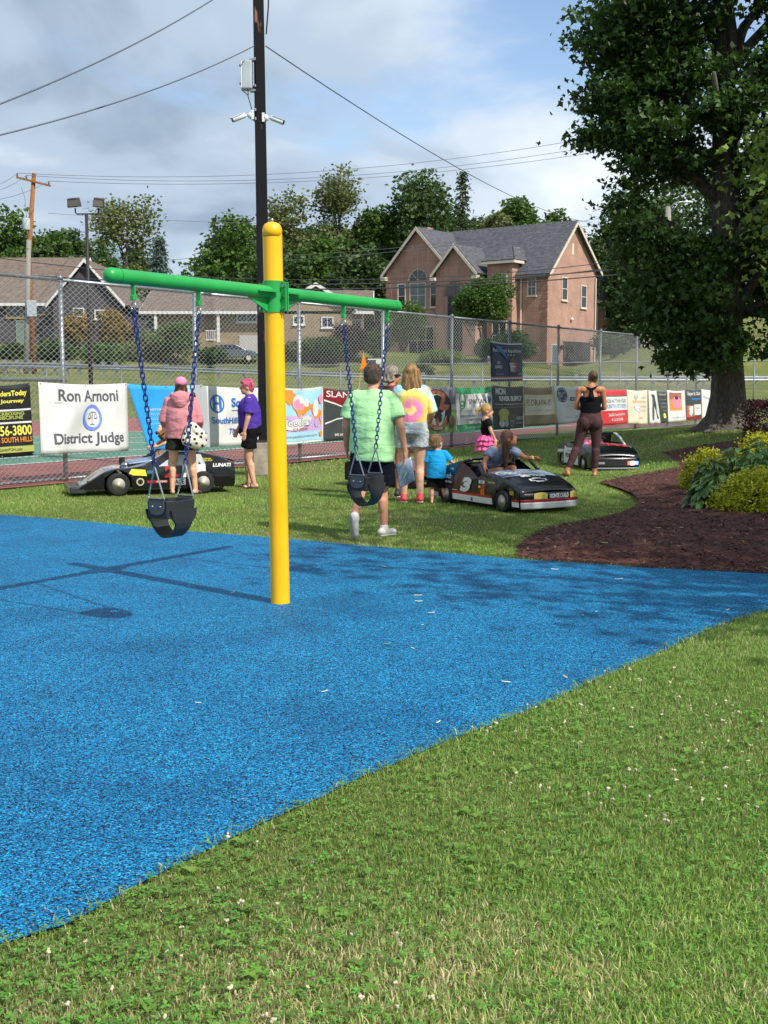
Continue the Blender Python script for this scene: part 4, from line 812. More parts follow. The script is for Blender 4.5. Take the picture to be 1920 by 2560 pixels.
b = MB(); b.tube([(tx - .6, -.15, h - 3.2), (tx - .6, -.15, h - 2.95)], [.05, .03], 8); b.tube([(tx - .6, -.15, h - 2.95), (tx - .65, -.18, h - 1.8), (tx - .9, -.2, h - 1.0)], .015, 5); b.build('bushing', porc, tf)
b = MB()
for k in range(4): b.tube([(tx - .7 + .1 * k, -.1, h - 4.0), (tx - 1.0 + .1 * k, -.1, h - 4.8 - .2 * k), (tx - .2, -.1, h - 5.6 - .1 * k)], .018, 5)
b.build('drop_cable', MATS['black_cable'], up)
SP_ = tb(70, 86); st = at(72, 600, 86); sp = thing('short_service_pole', 'short weathered grey pole with a meter box beside the utility pole', 'pole', SP_)
b = MB(); b.tube([(0, 0, -.4), (st.x - SP_.x, 0, st.z - SP_.z)], [.2, .17], 10); b.build('shaft', wood_g, sp, smooth=True)
mz = at(82, 772, 86) - SP_; b = MB(); b.box((mz.x + .02, -.32, mz.z), (.62, .4, 1.15)); b.build('meter_box', boxgrey, sp, bevel=.03)
LP = tb(1668, 90); lt = at(1670, 517, 90); lp = thing('street_lamp_pole', 'weathered wooden pole with a street lamp arm seen through the maple leaves', 'street lamp', LP)
b = MB(); b.tube([(0, 0, -.4), (lt.x - LP.x, 0, lt.z - LP.z)], [.28, .22], 10); b.build('shaft', wood_g, lp, smooth=True); z = lt.z - LP.z; x = lt.x - LP.x
b = MB(); b.tube([(x, -.1, z - .2), (x + .5, -.2, z + .25), (x + 1.1, -.3, z + .33)], .06, 8); b.tube([(x, -.1, z - .7), (x + .7, -.2, z + .2)], .02, 6); b.build('arm', galv, lp, smooth=True)
b = MB(); b.ell((x + 1.4, -.35, z + .30), (.38, .14, .10)); b.build('lamp_head', plast, lp, smooth=True)

cable_m = mat('power_cable', '#2a2c30', .6); cable_l = mat('power_cable_grey', '#5a5f66', .6)
def line(label, p, q, sag, rad, m=cable_m, n=28):
    p, q = Vector(p), Vector(q); o = thing_line = MB(); pts = [p.lerp(q, i / n) - Vector((0, 0, sag * 4 * (i / n) * (1 - i / n))) for i in range(n + 1)]; o.tube(pts, rad, 5)
    return tag(o.build('power_line', m, smooth=True), label, 'cable', 'overhead lines')
A = [UP + p + Vector((0, 0, .14)) for p in ARM]
line('top power line running right from the left end of the crossarm', A[0], at(1700, 300, 88), 1.6, .016, cable_l)
line('second power line running right from the crossarm', A[1], at(1700, 325, 88), 1.6, .016, cable_l)
line('third power line running right from the right end of the crossarm', A[2], at(1700, 345, 88), 1.3, .016, cable_l)
line('power line leaving the crossarm to the upper left', A[0], at(-60, 470, 70), .3, .016, cable_l)
line('second power line leaving the crossarm to the left', A[1], at(-60, 485, 70), .3, .016, cable_l)
line('third line leaving the crossarm to the lower left', A[2], at(-60, 505, 70), .3, .016, cable_l)
line('low cable leaving the transformer to the left edge', UP + Vector((tx, 0, h - 5.5)), at(-40, 565, 80), .2, .018)
line('steep service cable dropping right from the utility pole', UP + Vector((tx, 0, h - 5.2)), at(210, 590, 108), .2, .02)
line('service cable from the utility pole passing the floodlight mast', UP + Vector((tx, 0, h - 5.4)), at(520, 640, 125), .6, .02)
line('upper communication cable in front of the brick house', at(-40, 640, 87), at(1720, 628, 89), 1.9, .030, cable_m)
line('thick black cable across the middle of the brick house front', at(-40, 680, 87), at(1720, 655, 89), 1.25, .045, cable_m)
line('lowest thick black cable across the brick house front', at(-40, 684, 87), at(1720, 668, 89), 1.35, .045, cable_m)
line('third thick black cable across the brick house front', at(-40, 676, 87), at(1720, 640, 89), 1.9, .035, cable_m)
line('thin cable crossing the brick house roof', at(640, 655, 100), at(1500, 560, 92), .4, .018, cable_l)
line('second thin cable crossing the brick house roof', at(640, 640, 101), at(1500, 545, 92), .6, .016, cable_l)
line('thin wire in the sky above the far trees left of the dark pole', at(120, 533, 110), at(900, 560, 120), .3, .018, cable_l)
TOPW = PB + Vector((-.06, 0, at(640, 112, PB.y).z))
line('grey cable rising from the left edge to the dark pole', TOPW, at(-60, 352, 12), .12, .009, cable_l)
line('upper grey cable rising past the top left of the sky', at(620, -60, 18), at(-60, 283, 11), .12, .009, cable_l)
line('guy wire slanting down to the right from the dark pole', TOPW + Vector((.15, 0, -.02)), at(1480, 556, 62), .55, .011, cable_l)
# ================================================================ houses
def brick_mat(name, c1, c2, mortar, scale=1.0):
    m = mat(name, c1, .9); nt = m.node_tree; N = nt.nodes.new; K = nt.links.new; b = nt.nodes['Principled BSDF']
    t = N('ShaderNodeTexCoord'); s = N('ShaderNodeSeparateXYZ'); K(t.outputs['Object'], s.inputs[0]); a = N('ShaderNodeMath'); a.operation = 'ADD'; K(s.outputs[0], a.inputs[0]); K(s.outputs[1], a.inputs[1])
    c = N('ShaderNodeCombineXYZ'); K(a.outputs[0], c.inputs[0]); K(s.outputs[2], c.inputs[1])
    br = N('ShaderNodeTexBrick'); br.inputs['Scale'].default_value = 1; br.inputs['Brick Width'].default_value = .24 * scale; br.inputs['Row Height'].default_value = .085 * scale; br.inputs['Mortar Size'].default_value = .008
    br.inputs['Color1'].default_value = (*lin(c1), 1); br.inputs['Color2'].default_value = (*lin(c2), 1); br.inputs['Mortar'].default_value = (*lin(mortar), 1); K(c.outputs[0], br.inputs[0])
    n = N('ShaderNodeTexNoise'); n.inputs['Scale'].default_value = .9; n.inputs['Detail'].default_value = 8; K(t.outputs['Object'], n.inputs[0]); r = N('ShaderNodeValToRGB'); r.color_ramp.elements[0].color = (.62, .62, .62, 1); r.color_ramp.elements[0].position = .3; r.color_ramp.elements[1].position = .7; K(n.outputs['Fac'], r.inputs[0])
    mx = N('ShaderNodeMixRGB'); mx.blend_type = 'MULTIPLY'; mx.inputs[0].default_value = .8; K(br.outputs[0], mx.inputs[1]); K(r.outputs[0], mx.inputs[2]); K(mx.outputs[0], b.inputs['Base Color']); return m
def shingle_mat(name, c1, c2):
    m = mat(name, c1, .95); nt = m.node_tree; N = nt.nodes.new; K = nt.links.new; b = nt.nodes['Principled BSDF']; t = N('ShaderNodeTexCoord')
    mp = N('ShaderNodeMapping'); mp.inputs['Scale'].default_value = (1.1, 1.1, 4); n = N('ShaderNodeTexNoise'); n.inputs['Scale'].default_value = 2.2; n.inputs['Detail'].default_value = 7; n.inputs['Roughness'].default_value = .7
    K(t.outputs['Object'], mp.inputs[0]); K(mp.outputs[0], n.inputs[0]); r = N('ShaderNodeValToRGB'); e = r.color_ramp.elements; e[0].position = .38; e[1].position = .62; e[0].color = (*lin(c1), 1); e[1].color = (*lin(c2), 1); K(n.outputs['Fac'], r.inputs[0])
    w = N('ShaderNodeTexWave'); w.bands_direction = 'Z'; w.inputs['Scale'].default_value = 3.2; w.inputs['Distortion'].default_value = .6; K(t.outputs['Object'], w.inputs[0])
    r2 = N('ShaderNodeValToRGB'); r2.color_ramp.elements[0].color = (.72, .72, .72, 1); r2.color_ramp.elements[1].position = .4; K(w.outputs['Fac'], r2.inputs[0])
    mx = N('ShaderNodeMixRGB'); mx.blend_type = 'MULTIPLY'; mx.inputs[0].default_value = 1; K(r.outputs[0], mx.inputs[1]); K(r2.outputs[0], mx.inputs[2]); K(mx.outputs[0], b.inputs['Base Color']); return m
brick_p = brick_mat('brick_pink', '#b48975', '#a67866', '#b5a295'); brick_t = brick_mat('brick_tan', '#a08a6a', '#88745a', '#b0a28a'); quoin_m = brick_mat('brick_quoin', '#a87660', '#95634e', '#a8917f')
sh_grey = shingle_mat('shingle_grey', '#3f3f44', '#626269'); sh_brown = shingle_mat('shingle_brown', '#5c5048', '#7d6d62')
trim = mat('cream_trim', '#c9bfae', .6, .06, 3); trimw = mat('white_trim', '#d5d4d0', .55, .05, 3); glass = mat('window_glass', '#1d242b', .08, .3, .6, spec=.8); glass_c = mat('curtained_glass', '#5c6a70', .15, .3, .8, spec=.8); siding = mat('dark_siding', '#4a464b', .85, .12, 2, .3, 6, stretch=(.3, .3, 14)); gdoor = mat('garage_dark', '#262123', .6)
shutm = mat('tan_shutter', '#8a7a54', .7)
def window(par, o, u, w, h, m=trim, pane=glass, bars=(1, 1), depth=.08, arch=False):
    """o: lower left corner on the wall, u: unit vector along the wall, outward normal is u x z"""
    o, u = Vector(o), Vector(u); nrm = u.cross(Vector((0, 0, 1))); Z = Vector((0, 0, 1)); P = lambda a, c, d=0: o + u * a + Z * c + nrm * d
    def bar(b, a0, a1, c0, c1, d0, d1):
        vs = [P(a, c, d) for d in (d0, d1) for a, c in ((a0, c0), (a1, c0), (a1, c1), (a0, c1))]; b.add(vs, [(0, 3, 2, 1), (4, 5, 6, 7), (0, 1, 5, 4), (1, 2, 6, 5), (2, 3, 7, 6), (3, 0, 4, 7)])
    f = MB(); e = .10
    for q in ((-e, 0, -e, h + e), (w, w + e, -e, h + e), (0, w, h, h + e), (0, w, -e, 0)): bar(f, *q, -.02, depth)
    fo = f.build('window', m, par)
    s = MB(); bar(s, -e - .06, w + e + .06, -e - .09, -e, -.02, depth + .07); s.build('sill', m, fo)
    p = MB(); bar(p, 0, w, 0, h, -.02, .02); p.build('pane', pane, fo)
    mb = MB(); nx, nz = bars
    for i in range(1, nx + 1): bar(mb, w * i / (nx + 1) - .025, w * i / (nx + 1) + .025, 0, h, .02, .05)
    for i in range(1, nz + 1): bar(mb, 0, w, h * i / (nz + 1) - .03, h * i / (nz + 1) + .03, .021, .052)
    if nx or nz: mb.build('glazing_bar', m, fo)
    return fo
def slab(b, pts, t):                                   # roof plane with thickness
    pts = [Vector(p) for p in pts]; n = (pts[1] - pts[0]).cross(pts[2] - pts[0]).normalized()
    if n.z < 0: n = -n
    k = len(pts); vs = pts + [p + n * t for p in pts]; b.add(vs, [tuple(range(k))[::-1], tuple(range(k, 2 * k))] + [(i, (i + 1) % k, k + (i + 1) % k, k + i) for i in range(k)])
def raket(b, p, q, w=.28, d=.10, out=(0, -1, 0)):      # trim board along a gable edge
    p, q, o = Vector(p), Vector(q), Vector(out) * d; dn = Vector((0, 0, -w)); vs = [p, q, q + dn, p + dn]; vs = vs + [v + o for v in vs]; b.add(vs, [(0, 1, 2, 3), (7, 6, 5, 4), (0, 4, 5, 1), (1, 5, 6, 2), (2, 6, 7, 3), (3, 7, 4, 0)])

# --- brick house: local x runs along the front to the viewer's left, local y back into the house
bc = at(1366, 916, 105); BH = thing('brick_house', 'two storey pink brick house with steep gables and a grey shingle roof', 'house', (bc.x, 105, bc.z - .3))
BH.rotation_euler = (0, 0, 0)
UX = Vector((-.8, .6, 0)); UY = Vector((.6, .8, 0)); Z = Vector((0, 0, 1))
def hp(x, y, z): return UX * x + UY * y + Z * z
EZ, RZ, HW, HL = 8.6, 13.3, 9.2, 16.6                  # eave, ridge, depth, length
def wallbox(b, x0, x1, y0, y1, z0, z1):
    vs = [hp(x, y, z) for z in (z0, z1) for x, y in ((x0, y0), (x1, y0), (x1, y1), (x0, y1))]; b.add(vs, [(0, 1, 2, 3), (7, 6, 5, 4), (0, 4, 5, 1), (1, 5, 6, 2), (2, 6, 7, 3), (3, 7, 4, 0)])
def gablewall(b, x0, x1, y, ztop, z0, ya=None):        # gable end facing the front (spans x)
    pass
b = MB(); wallbox(b, 0, HL, 0, HW, -1, EZ)
g0, g1, gm = hp(0, 0, EZ), hp(0, HW, EZ + .8), hp(0, HW / 2, RZ)            # right gable end
b.add([hp(0, 0, EZ), hp(0, HW, EZ), hp(0, HW, EZ + .8), hp(0, HW / 2, RZ - .1), hp(.25, 0, EZ), hp(.25, HW, EZ), hp(.25, HW, EZ + .8), hp(.25, HW / 2, RZ - .1)], [(0, 3, 2, 1), (4, 5, 6, 7), (0, 4, 7, 3), (2, 3, 7, 6)])
b.build('wall', brick_p, BH)
b = MB(); ov = .45
slab(b, [hp(-ov, -ov, EZ - .35), hp(HL + .3, -ov, EZ - .35), hp(HL + .3, HW / 2, RZ), hp(-ov, HW / 2, RZ)], .16); slab(b, [hp(-ov, HW / 2, RZ), hp(HL + .3, HW / 2, RZ), hp(HL + .3, HW + ov, EZ + .4), hp(-ov, HW + ov, EZ + .4)], .16)
roof = b.build('roof', sh_grey, BH)
b = MB(); out = hp(-1, 0, 0); raket(b, hp(-ov, -ov, EZ - .30), hp(-ov, HW / 2, RZ + .05), .32, .06, out); raket(b, hp(-ov, HW + ov, EZ + .45), hp(-ov, HW / 2, RZ + .05), .32, .06, out); b.build('rake_board', trim, roof)
b = MB(); wallbox(b, 0, HL, -ov - .08, -ov + .04, EZ - .55, EZ - .30); b.build('gutter', mat('gutter_grey', '#77736c', .6), roof)
def front_gable(xc, w, yf, zb, za, back, nm='gable_wing', z0=-1.0):
    """wing with a gable facing the front: centre xc, half width w, front plane y=yf"""
    q = MB(); wallbox(q, xc - w, xc + w, yf, .3, z0, zb); q.add([hp(xc - w, yf, zb), hp(xc + w, yf, zb), hp(xc, yf, za - .12), hp(xc - w, yf + .3, zb), hp(xc + w, yf + .3, zb), hp(xc, yf + .3, za - .12)], [(0, 1, 2), (5, 4, 3), (0, 2, 5, 3), (1, 4, 5, 2)]); wo = q.build(nm, brick_p, BH)
    q = MB(); e = .4; sl_ = (za - zb) / w; zz = zb - sl_ * e
    slab(q, [hp(xc - w - e, yf - e, zz), hp(xc, yf - e, za), hp(xc, back, za), hp(xc - w - e, back * .55 + .1, zz)], .15); slab(q, [hp(xc + w + e, yf - e, zz), hp(xc, yf - e, za), hp(xc, back, za), hp(xc + w + e, back * .55 + .1, zz)], .15); q.build('wing_roof', sh_grey, wo)
    q = MB(); o_ = hp(0, -1, 0); raket(q, hp(xc - w - e, yf - e, zz + .12), hp(xc, yf - e, za + .12), .34, .07, o_); raket(q, hp(xc + w + e, yf - e, zz + .12), hp(xc, yf - e, za + .12), .34, .07, o_)
    for s_ in (-1, 1): wallbox(q, xc + s_ * (w + .1) - .25, xc + s_ * (w + .1) + .25, yf - e - .06, yf + .1, zz - .35, zz - .02)
    q.build('rake_board', trim, wo); return wo
front_gable(12.9, 3.7, -1.4, 9.25, 13.1, 4.2); front_gable(8.35, 2.15, -2.0, 8.9, 11.2, 3.0)
# arched window of the left wing and flat ones below
def arch(par, xc, y, z0, w, h, nm='arched_window', m=trim, pane=glass, fan=True):
    n = 16; r_ = w / 2; inner = [hp(xc - r_ * math.cos(math.pi * i / n), y - .02, z0 + h + r_ * math.sin(math.pi * i / n)) for i in range(n + 1)] ; e = .16
    outer = [hp(xc - (r_ + e) * math.cos(math.pi * i / n), y - .08, z0 + h + (r_ + e) * math.sin(math.pi * i / n)) for i in range(n + 1)]; q = MB()
    q.add(outer + [p + hp(0, .06, 0) for p in inner], [(i, i + 1, n + 2 + i, n + 1 + i) for i in range(n)]); fo = q.build(nm, m, par)
    q = MB(); q.add(inner + [hp(xc, y - .02, z0 + h)], [(i, i + 1, n + 1) for i in range(n)]); q.build('pane', pane, fo)
    if fan:
        q = MB()
        for a in (45, 90, 135): q.tube([hp(xc, y - .04, z0 + h), hp(xc - r_ * math.cos(R(a)), y - .04, z0 + h + r_ * math.sin(R(a)))], .025, 4)
        q.build('glazing_bar', m, fo)
    return fo
window(BH, hp(13.75, -1.4, 5.9), hp(-1, 0, 0), 1.7, 2.15, pane=glass_c, bars=(1, 1)); window(BH, hp(15.15, -1.4, 5.9), hp(-1, 0, 0), .75, 2.15, bars=(0, 1)); window(BH, hp(11.4, -1.4, 5.9), hp(-1, 0, 0), .75, 2.15, bars=(0, 1)); arch(BH, 12.9, -1.4, 5.95, 1.9, 2.4)
window(BH, hp(13.9, -1.4, 1.6), hp(-1, 0, 0), 1.9, 2.4, bars=(1, 1)); window(BH, hp(11.9, -1.4, 1.6), hp(-1, 0, 0), .8, 2.4, bars=(0, 1))
b = MB(); wallbox(b, 7.55, 9.15, -2.04, -1.98, 1.1, 6.7); dr = b.build('entrance_door', mat('entry_dark', '#1c2226', .3), BH); arch(BH, 8.35, -2.0, 5.0, 2.3, 1.7, 'entrance_arch', quoin_m, glass)
b = MB(); wallbox(b, 7.0, 9.7, -3.1, -2.0, -1, 1.0); wallbox(b, 7.2, 9.5, -3.6, -3.1, -1, .65); wallbox(b, 7.2, 9.5, -4.1, -3.6, -1, .35); b.build('entrance_steps', mat('step_concrete', '#a39a8d', .9, .15, 3), BH)
b = MB(); b.lathe([(.03, -.2), (.11, -.15), (.13, .15), (.05, .28)], 8, Matrix.Translation(hp(10.35, -2.1, 5.0))); b.build('wall_lantern', gdoor, BH)
# bay with hipped top near the right corner
b = MB(); wallbox(b, 3.0, 5.6, -1.0, .2, -1, 9.6); bay = b.build('bay_wall', brick_p, BH)
b = MB(); e0, e1, f0, f1 = 2.6, 6.0, -1.4, 2.6
slab(b, [hp(e0, f0, 9.6), hp(e1, f0, 9.6), hp(4.6, .6, 11.0), hp(4.0, .6, 11.0)], .12); slab(b, [hp(e0, f0, 9.6), hp(4.0, .6, 11.0), hp(4.0, f1, 11.0), hp(e0, f1, 9.6)], .12); slab(b, [hp(e1, f0, 9.6), hp(4.6, .6, 11.0), hp(4.6, f1, 11.0), hp(e1, f1, 9.6)], .12); b.build('bay_roof', sh_grey, bay)
b = MB(); wallbox(b, e0, e1, f0 - .05, f0 + .06, 9.38, 9.62); wallbox(b, e0 - .05, e0 + .06, f0, .3, 9.38, 9.62); b.build('bay_fascia', trim, bay)
window(BH, hp(4.95, -1.0, 6.2), hp(-1, 0, 0), 1.35, 2.3, pane=glass_c); window(BH, hp(4.95, -1.0, 1.9), hp(-1, 0, 0), 1.35, 2.4)
window(BH, hp(1.9, 0, 6.6), hp(-1, 0, 0), .7, 1.4)
# right gable wall
gu = hp(0, 1, 0)
window(BH, hp(-.0, 2.6, 6.3), gu, .9, 1.9, bars=(0, 1)); window(BH, hp(-.0, 6.3, 5.8), gu, .9, 1.9, bars=(0, 1))
b = MB(); b.add([hp(-.03, .9, .0), hp(-.03, 2.0, .0), hp(-.03, 2.0, 2.2), hp(-.03, .9, 2.2)], [(0, 1, 2, 3)]); do = b.build('side_door', mat('side_door_grey', '#59646b', .5), BH)
b = MB(); raket(b, hp(0, .85, 2.3), hp(0, 2.05, 2.3), .1, .06, hp(-1, 0, 0)); wallbox(b, -.06, 0, .8, .9, 0, 2.3); wallbox(b, -.06, 0, 2.0, 2.1, 0, 2.3); b.build('door_frame', trim, do)
b = MB(); wallbox(b, -.04, .0, 3.0, 8.3, -.6, 2.6); go = b.build('garage_door', gdoor, BH)
b = MB()
for k in range(1, 4): wallbox(b, -.06, -.04, 3.0, 8.3, -.6 + .8 * k - .02, -.6 + .8 * k + .02)
b.build('door_groove', dark_steel, go)
b = MB(); b.lathe([(.03, -.2), (.10, -.15), (.12, .15), (.05, .25)], 8, Matrix.Translation(hp(-.15, 2.5, 2.0))); b.build('wall_lantern', gdoor, BH)
b = MB(); b.ell(hp(-.12, 4.4, 4.6), (.16, .16, .16)); b.build('flood_lamp', plast, BH)
b = MB(); wallbox(b, -.03, .0, 4.35, 4.75, RZ - 2.9, RZ - 1.9); b.build('gable_vent', trim, BH)
b = MB(); b.tube([hp(-.12, HW - .2, EZ), hp(-.12, HW - .2, -.5)], .07, 6); b.build('downpipe', trim, BH); b = MB(); b.tube([hp(2.6, -.12, EZ - .4), hp(2.6, -.12, -.5)], .07, 6); b.build('downpipe', trim, BH)
for k in range(11):
    L_ = .62 if k % 2 else .40
    b = MB(); z = .1 + k * .76; wallbox(b, -.035, L_, -.035, .12, z, z + .52); b.build('quoin', quoin_m, BH)
    if k > 1: b = MB(); wallbox(b, HL - .02 - L_, HL + .035, -1.435, -1.3, z, z + .52); b.build('quoin', quoin_m, BH)
b = MB(); wallbox(b, 15.2, 16.1, 3.4, 4.3, 12.2, 13.9); b.build('chimney', brick_p, roof)

# --- simple gabled houses
def boxhouse(name, label, loc, L_, D, zw, zr, wm, rm, tm, rotz=0, ov=.5, ridge='x', parts=None):
    t = thing(name, label, 'house', loc, rotz); b = MB(); b.box((0, D / 2, zw / 2 - .8), (L_, D, zw + 1.6))
    if ridge == 'x':
        for s_ in (-1, 1): x = s_ * L_ / 2; b.add([(x, 0, zw), (x, D, zw), (x, D / 2, zr - .1), (x - s_ * .2, 0, zw), (x - s_ * .2, D, zw), (x - s_ * .2, D / 2, zr - .1)], [(0, 1, 2), (3, 5, 4), (0, 2, 5, 3), (1, 4, 5, 2)])
    else: b.add([(-L_ / 2, 0, zw), (L_ / 2, 0, zw), (0, 0, zr - .1), (-L_ / 2, .2, zw), (L_ / 2, .2, zw), (0, .2, zr - .1)], [(0, 1, 2), (3, 5, 4), (0, 2, 5, 3), (1, 4, 5, 2)])
    b.build('wall', wm, t); r_ = MB(); k = MB()
    if ridge == 'x':
        sl_ = (zr - zw) / (D / 2); e = L_ / 2 + ov; zz = zw - sl_ * ov
        slab(r_, [(-e, -ov, zz), (e, -ov, zz), (e, D / 2, zr), (-e, D / 2, zr)], .15); slab(r_, [(-e, D + ov, zz), (e, D + ov, zz), (e, D / 2, zr), (-e, D / 2, zr)], .15)
        for s_ in (-1, 1): raket(k, (s_ * e, -ov, zz + .1), (s_ * e, D / 2, zr + .1), .28, .06, (s_, 0, 0)); raket(k, (s_ * e, D + ov, zz + .1), (s_ * e, D / 2, zr + .1), .28, .06, (s_, 0, 0))
        k.box((0, -ov - .05, zz - .02), (2 * e, .1, .24))
    else:
        sl_ = (zr - zw) / (L_ / 2); zz = zw - sl_ * ov; e = L_ / 2 + ov
        slab(r_, [(-e, -ov, zz), (0, -ov, zr), (0, D, zr), (-e, D, zz)], .15); slab(r_, [(e, -ov, zz), (0, -ov, zr), (0, D, zr), (e, D, zz)], .15)
        raket(k, (-e, -ov, zz + .1), (0, -ov, zr + .1), .28, .07, (0, -1, 0)); raket(k, (e, -ov, zz + .1), (0, -ov, zr + .1), .28, .07, (0, -1, 0))
    ro = r_.build('roof', rm, t); k.build('rake_board', tm, ro); return t
# dark house: a cross gabled building made of a long wing and a gabled wing
dl = at(150, 860, 101); DH = boxhouse('dark_house', 'dark grey sided house with brown roof and white gable trim at the left', (-33.2, 101.5, 4.6), 13.5, 9, 4.05, 7.9, siding, sh_brown, trimw)
def sub_gable(par, xc, yf, w, zw, zr, back, wm, rm, tm, z0=-1):
    b = MB(); b.box((xc, (yf + back) / 2, (zw + z0) / 2), (2 * w, back - yf, zw - z0)); b.add([(xc - w, yf, zw), (xc + w, yf, zw), (xc, yf, zr - .1), (xc - w, yf + .2, zw), (xc + w, yf + .2, zw), (xc, yf + .2, zr - .1)], [(0, 1, 2), (3, 5, 4), (0, 2, 5, 3), (1, 4, 5, 2)])
    wo = b.build('gable_wing', wm, par); b = MB(); e = .45; s_ = (zr - zw) / w; zz = zw - s_ * e; slab(b, [(xc - w - e, yf - e, zz), (xc, yf - e, zr), (xc, back, zr), (xc - w - e, back, zz)], .14); slab(b, [(xc + w + e, yf - e, zz), (xc, yf - e, zr), (xc, back, zr), (xc + w + e, back, zz)], .14); b.build('wing_roof', rm, wo)
    b = MB(); raket(b, (xc - w - e, yf - e, zz + .12), (xc, yf - e, zr + .12), .3, .07, (0, -1, 0)); raket(b, (xc + w + e, yf - e, zz + .12), (xc, yf - e, zr + .12), .3, .07, (0, -1, 0)); b.build('rake_board', tm, wo); return wo
sub_gable(DH, 8.35, -1.6, 2.85, 3.9, 7.15, 8.5, siding, sh_brown, trimw)
for x, z, w, h in ((7.3, 2.6, .75, .55), (9.1, 2.4, .7, .6)): window(DH, (x, -1.6, z), (1, 0, 0), w, h, trimw, bars=(0, 0))
for x, z, w, h in ((3.9, 2.9, .95, .75), (4.3, .8, .95, .95), (1.2, 2.6, 1.3, .9), (-2, 2.5, 1.4, 1.0)): window(DH, (x, 0, z), (1, 0, 0), w, h, shutm, bars=(0, 0))
window(DH, (2.0, 0, .2), (1, 0, 0), .75, 2.0, mat('pale_door_trim', '#7d8a80', .6), mat('pale_door', '#6f7d74', .6), bars=(0, 0))
b = MB(); b.tube([(5.35, -.05, 3.9), (5.35, -.05, 0)], .06, 6); b.build('downpipe', trimw, DH)
for y_ in (.6, 4): pass
# tan brick ranch house
TH = boxhouse('tan_house', 'long low tan brick house with brown roof and white porch posts', (-10.4, 98, 3.8), 17.2, 9, 3.85, 5.55, brick_t, sh_brown, trimw, ov=.9)
sub_gable(TH, 4.9, -1.0, 2.9, 4.0, 5.75, 6, brick_t, sh_brown, trimw)
for x in (-8.2, -3.1): b = MB(); b.box((x, -.75, 2.35), (.22, .22, 2.5)); b.box((x, -.75, 3.6), (.34, .34, .16)); b.build('porch_post', trimw, TH)
b = MB(); b.box((-3.6, -.75, 2.05), (1.1, .06, .08)); b.box((-3.6, -.75, 1.3), (1.1, .06, .08))
for k in range(7): b.box((-4.05 + .16 * k, -.75, 1.68), (.05, .04, .7))
b.build('porch_railing', trimw, TH)
b = MB(); b.box((-5.6, -.55, .5), (6.2, 1.1, 1.2)); b.build('porch_base', brick_t, TH)
for x, z, w, h, y in ((-1.6, 2.85, 1.5, .6, 0), (3.1, 2.6, .75, .55, -1.0), (5.4, 2.35, .8, .7, -1.0), (7.6, 2.2, .9, .7, 0)): window(TH, (x, y, z), (1, 0, 0), w, h, trimw, bars=(1, 0))
b = MB(); b.box((-.4, -.02, .7), (2.2, .08, 2.0)); b.build('garage_door', mat('garage_pale', '#b3b0aa', .6), TH)
# white house behind and the neighbouring brick house
wh = at(955, 800, 124); WH = boxhouse('white_house', 'small white house peeping out left of the brick house', (wh.x, 124, at(955, 775, 124).z - 1), 2.4, 6, 3.1, 4.0, trimw, sh_grey, trimw, ridge='x')
for x in (-.9, .2, .7): window(WH, (x, 0, 1.0), (1, 0, 0), .25, 1.5, gdoor, bars=(0, 0))
nh = at(1640, 880, 126); NH = boxhouse('neighbour_house', 'pink brick house mostly hidden behind the maple leaves', (nh.x, 126, nh.z), 13, 9, 5.6, 9.0, brick_p, sh_grey, trim)
for x, z in ((-5.4, .8), (-2.8, .8), (.5, .8), (3.4, .8), (-5.4, 3.6), (-2.8, 3.6), (.5, 3.6), (3.4, 3.6)): window(NH, (x, 0, z), (1, 0, 0), 1.1, 1.6)
for x in (-6.4, -4.0, -1.2): b = MB(); b.box((x, -.08, 2.4), (.3, .16, 5.2)); b.build('pilaster', trim, NH)

# --- garden shrubs
def shrub(label, px, py0, py1, Y, wpx, lm, seed, n=520, per=11, leaf=.22, name='shrub', trunk=False, group='garden shrubs'):
    bot = at(px, py1, Y); top = at(px, py0, Y); h_ = top.z - bot.z; rad = wpx / FPX * Y; r = np.random.default_rng(seed); t = thing(name, label, 'shrub', (bot.x, Y, bot.z - (.0 if trunk else .25)), 0, group); b = MB()
    z0 = .35 * h_ if trunk else .05 * h_
    for k in range(5): b.tube([(r.normal() * .1, r.normal() * .1, -.4), (r.normal() * rad * .4, r.normal() * rad * .3, h_ * .6)], [.07, .02], 5)
    b.build('stem', bark_far, t); blobs = [(0, 0, (h_ + z0) / 2, rad * .8, rad * .7, (h_ - z0) * .46)] + [(r.uniform(-.5, .5) * rad, r.uniform(-.5, .3) * rad, z0 + (h_ - z0) * r.uniform(.25, .72), rad * .48, rad * .48, (h_ - z0) * .3) for _ in range(7)]
    V, F = leaf_cloud(blob_points(blobs, n, r, .3), per, rad * .13, leaf, r, .8, .1, .65); np_mesh('foliage', V, F, lm, parent=t); return t
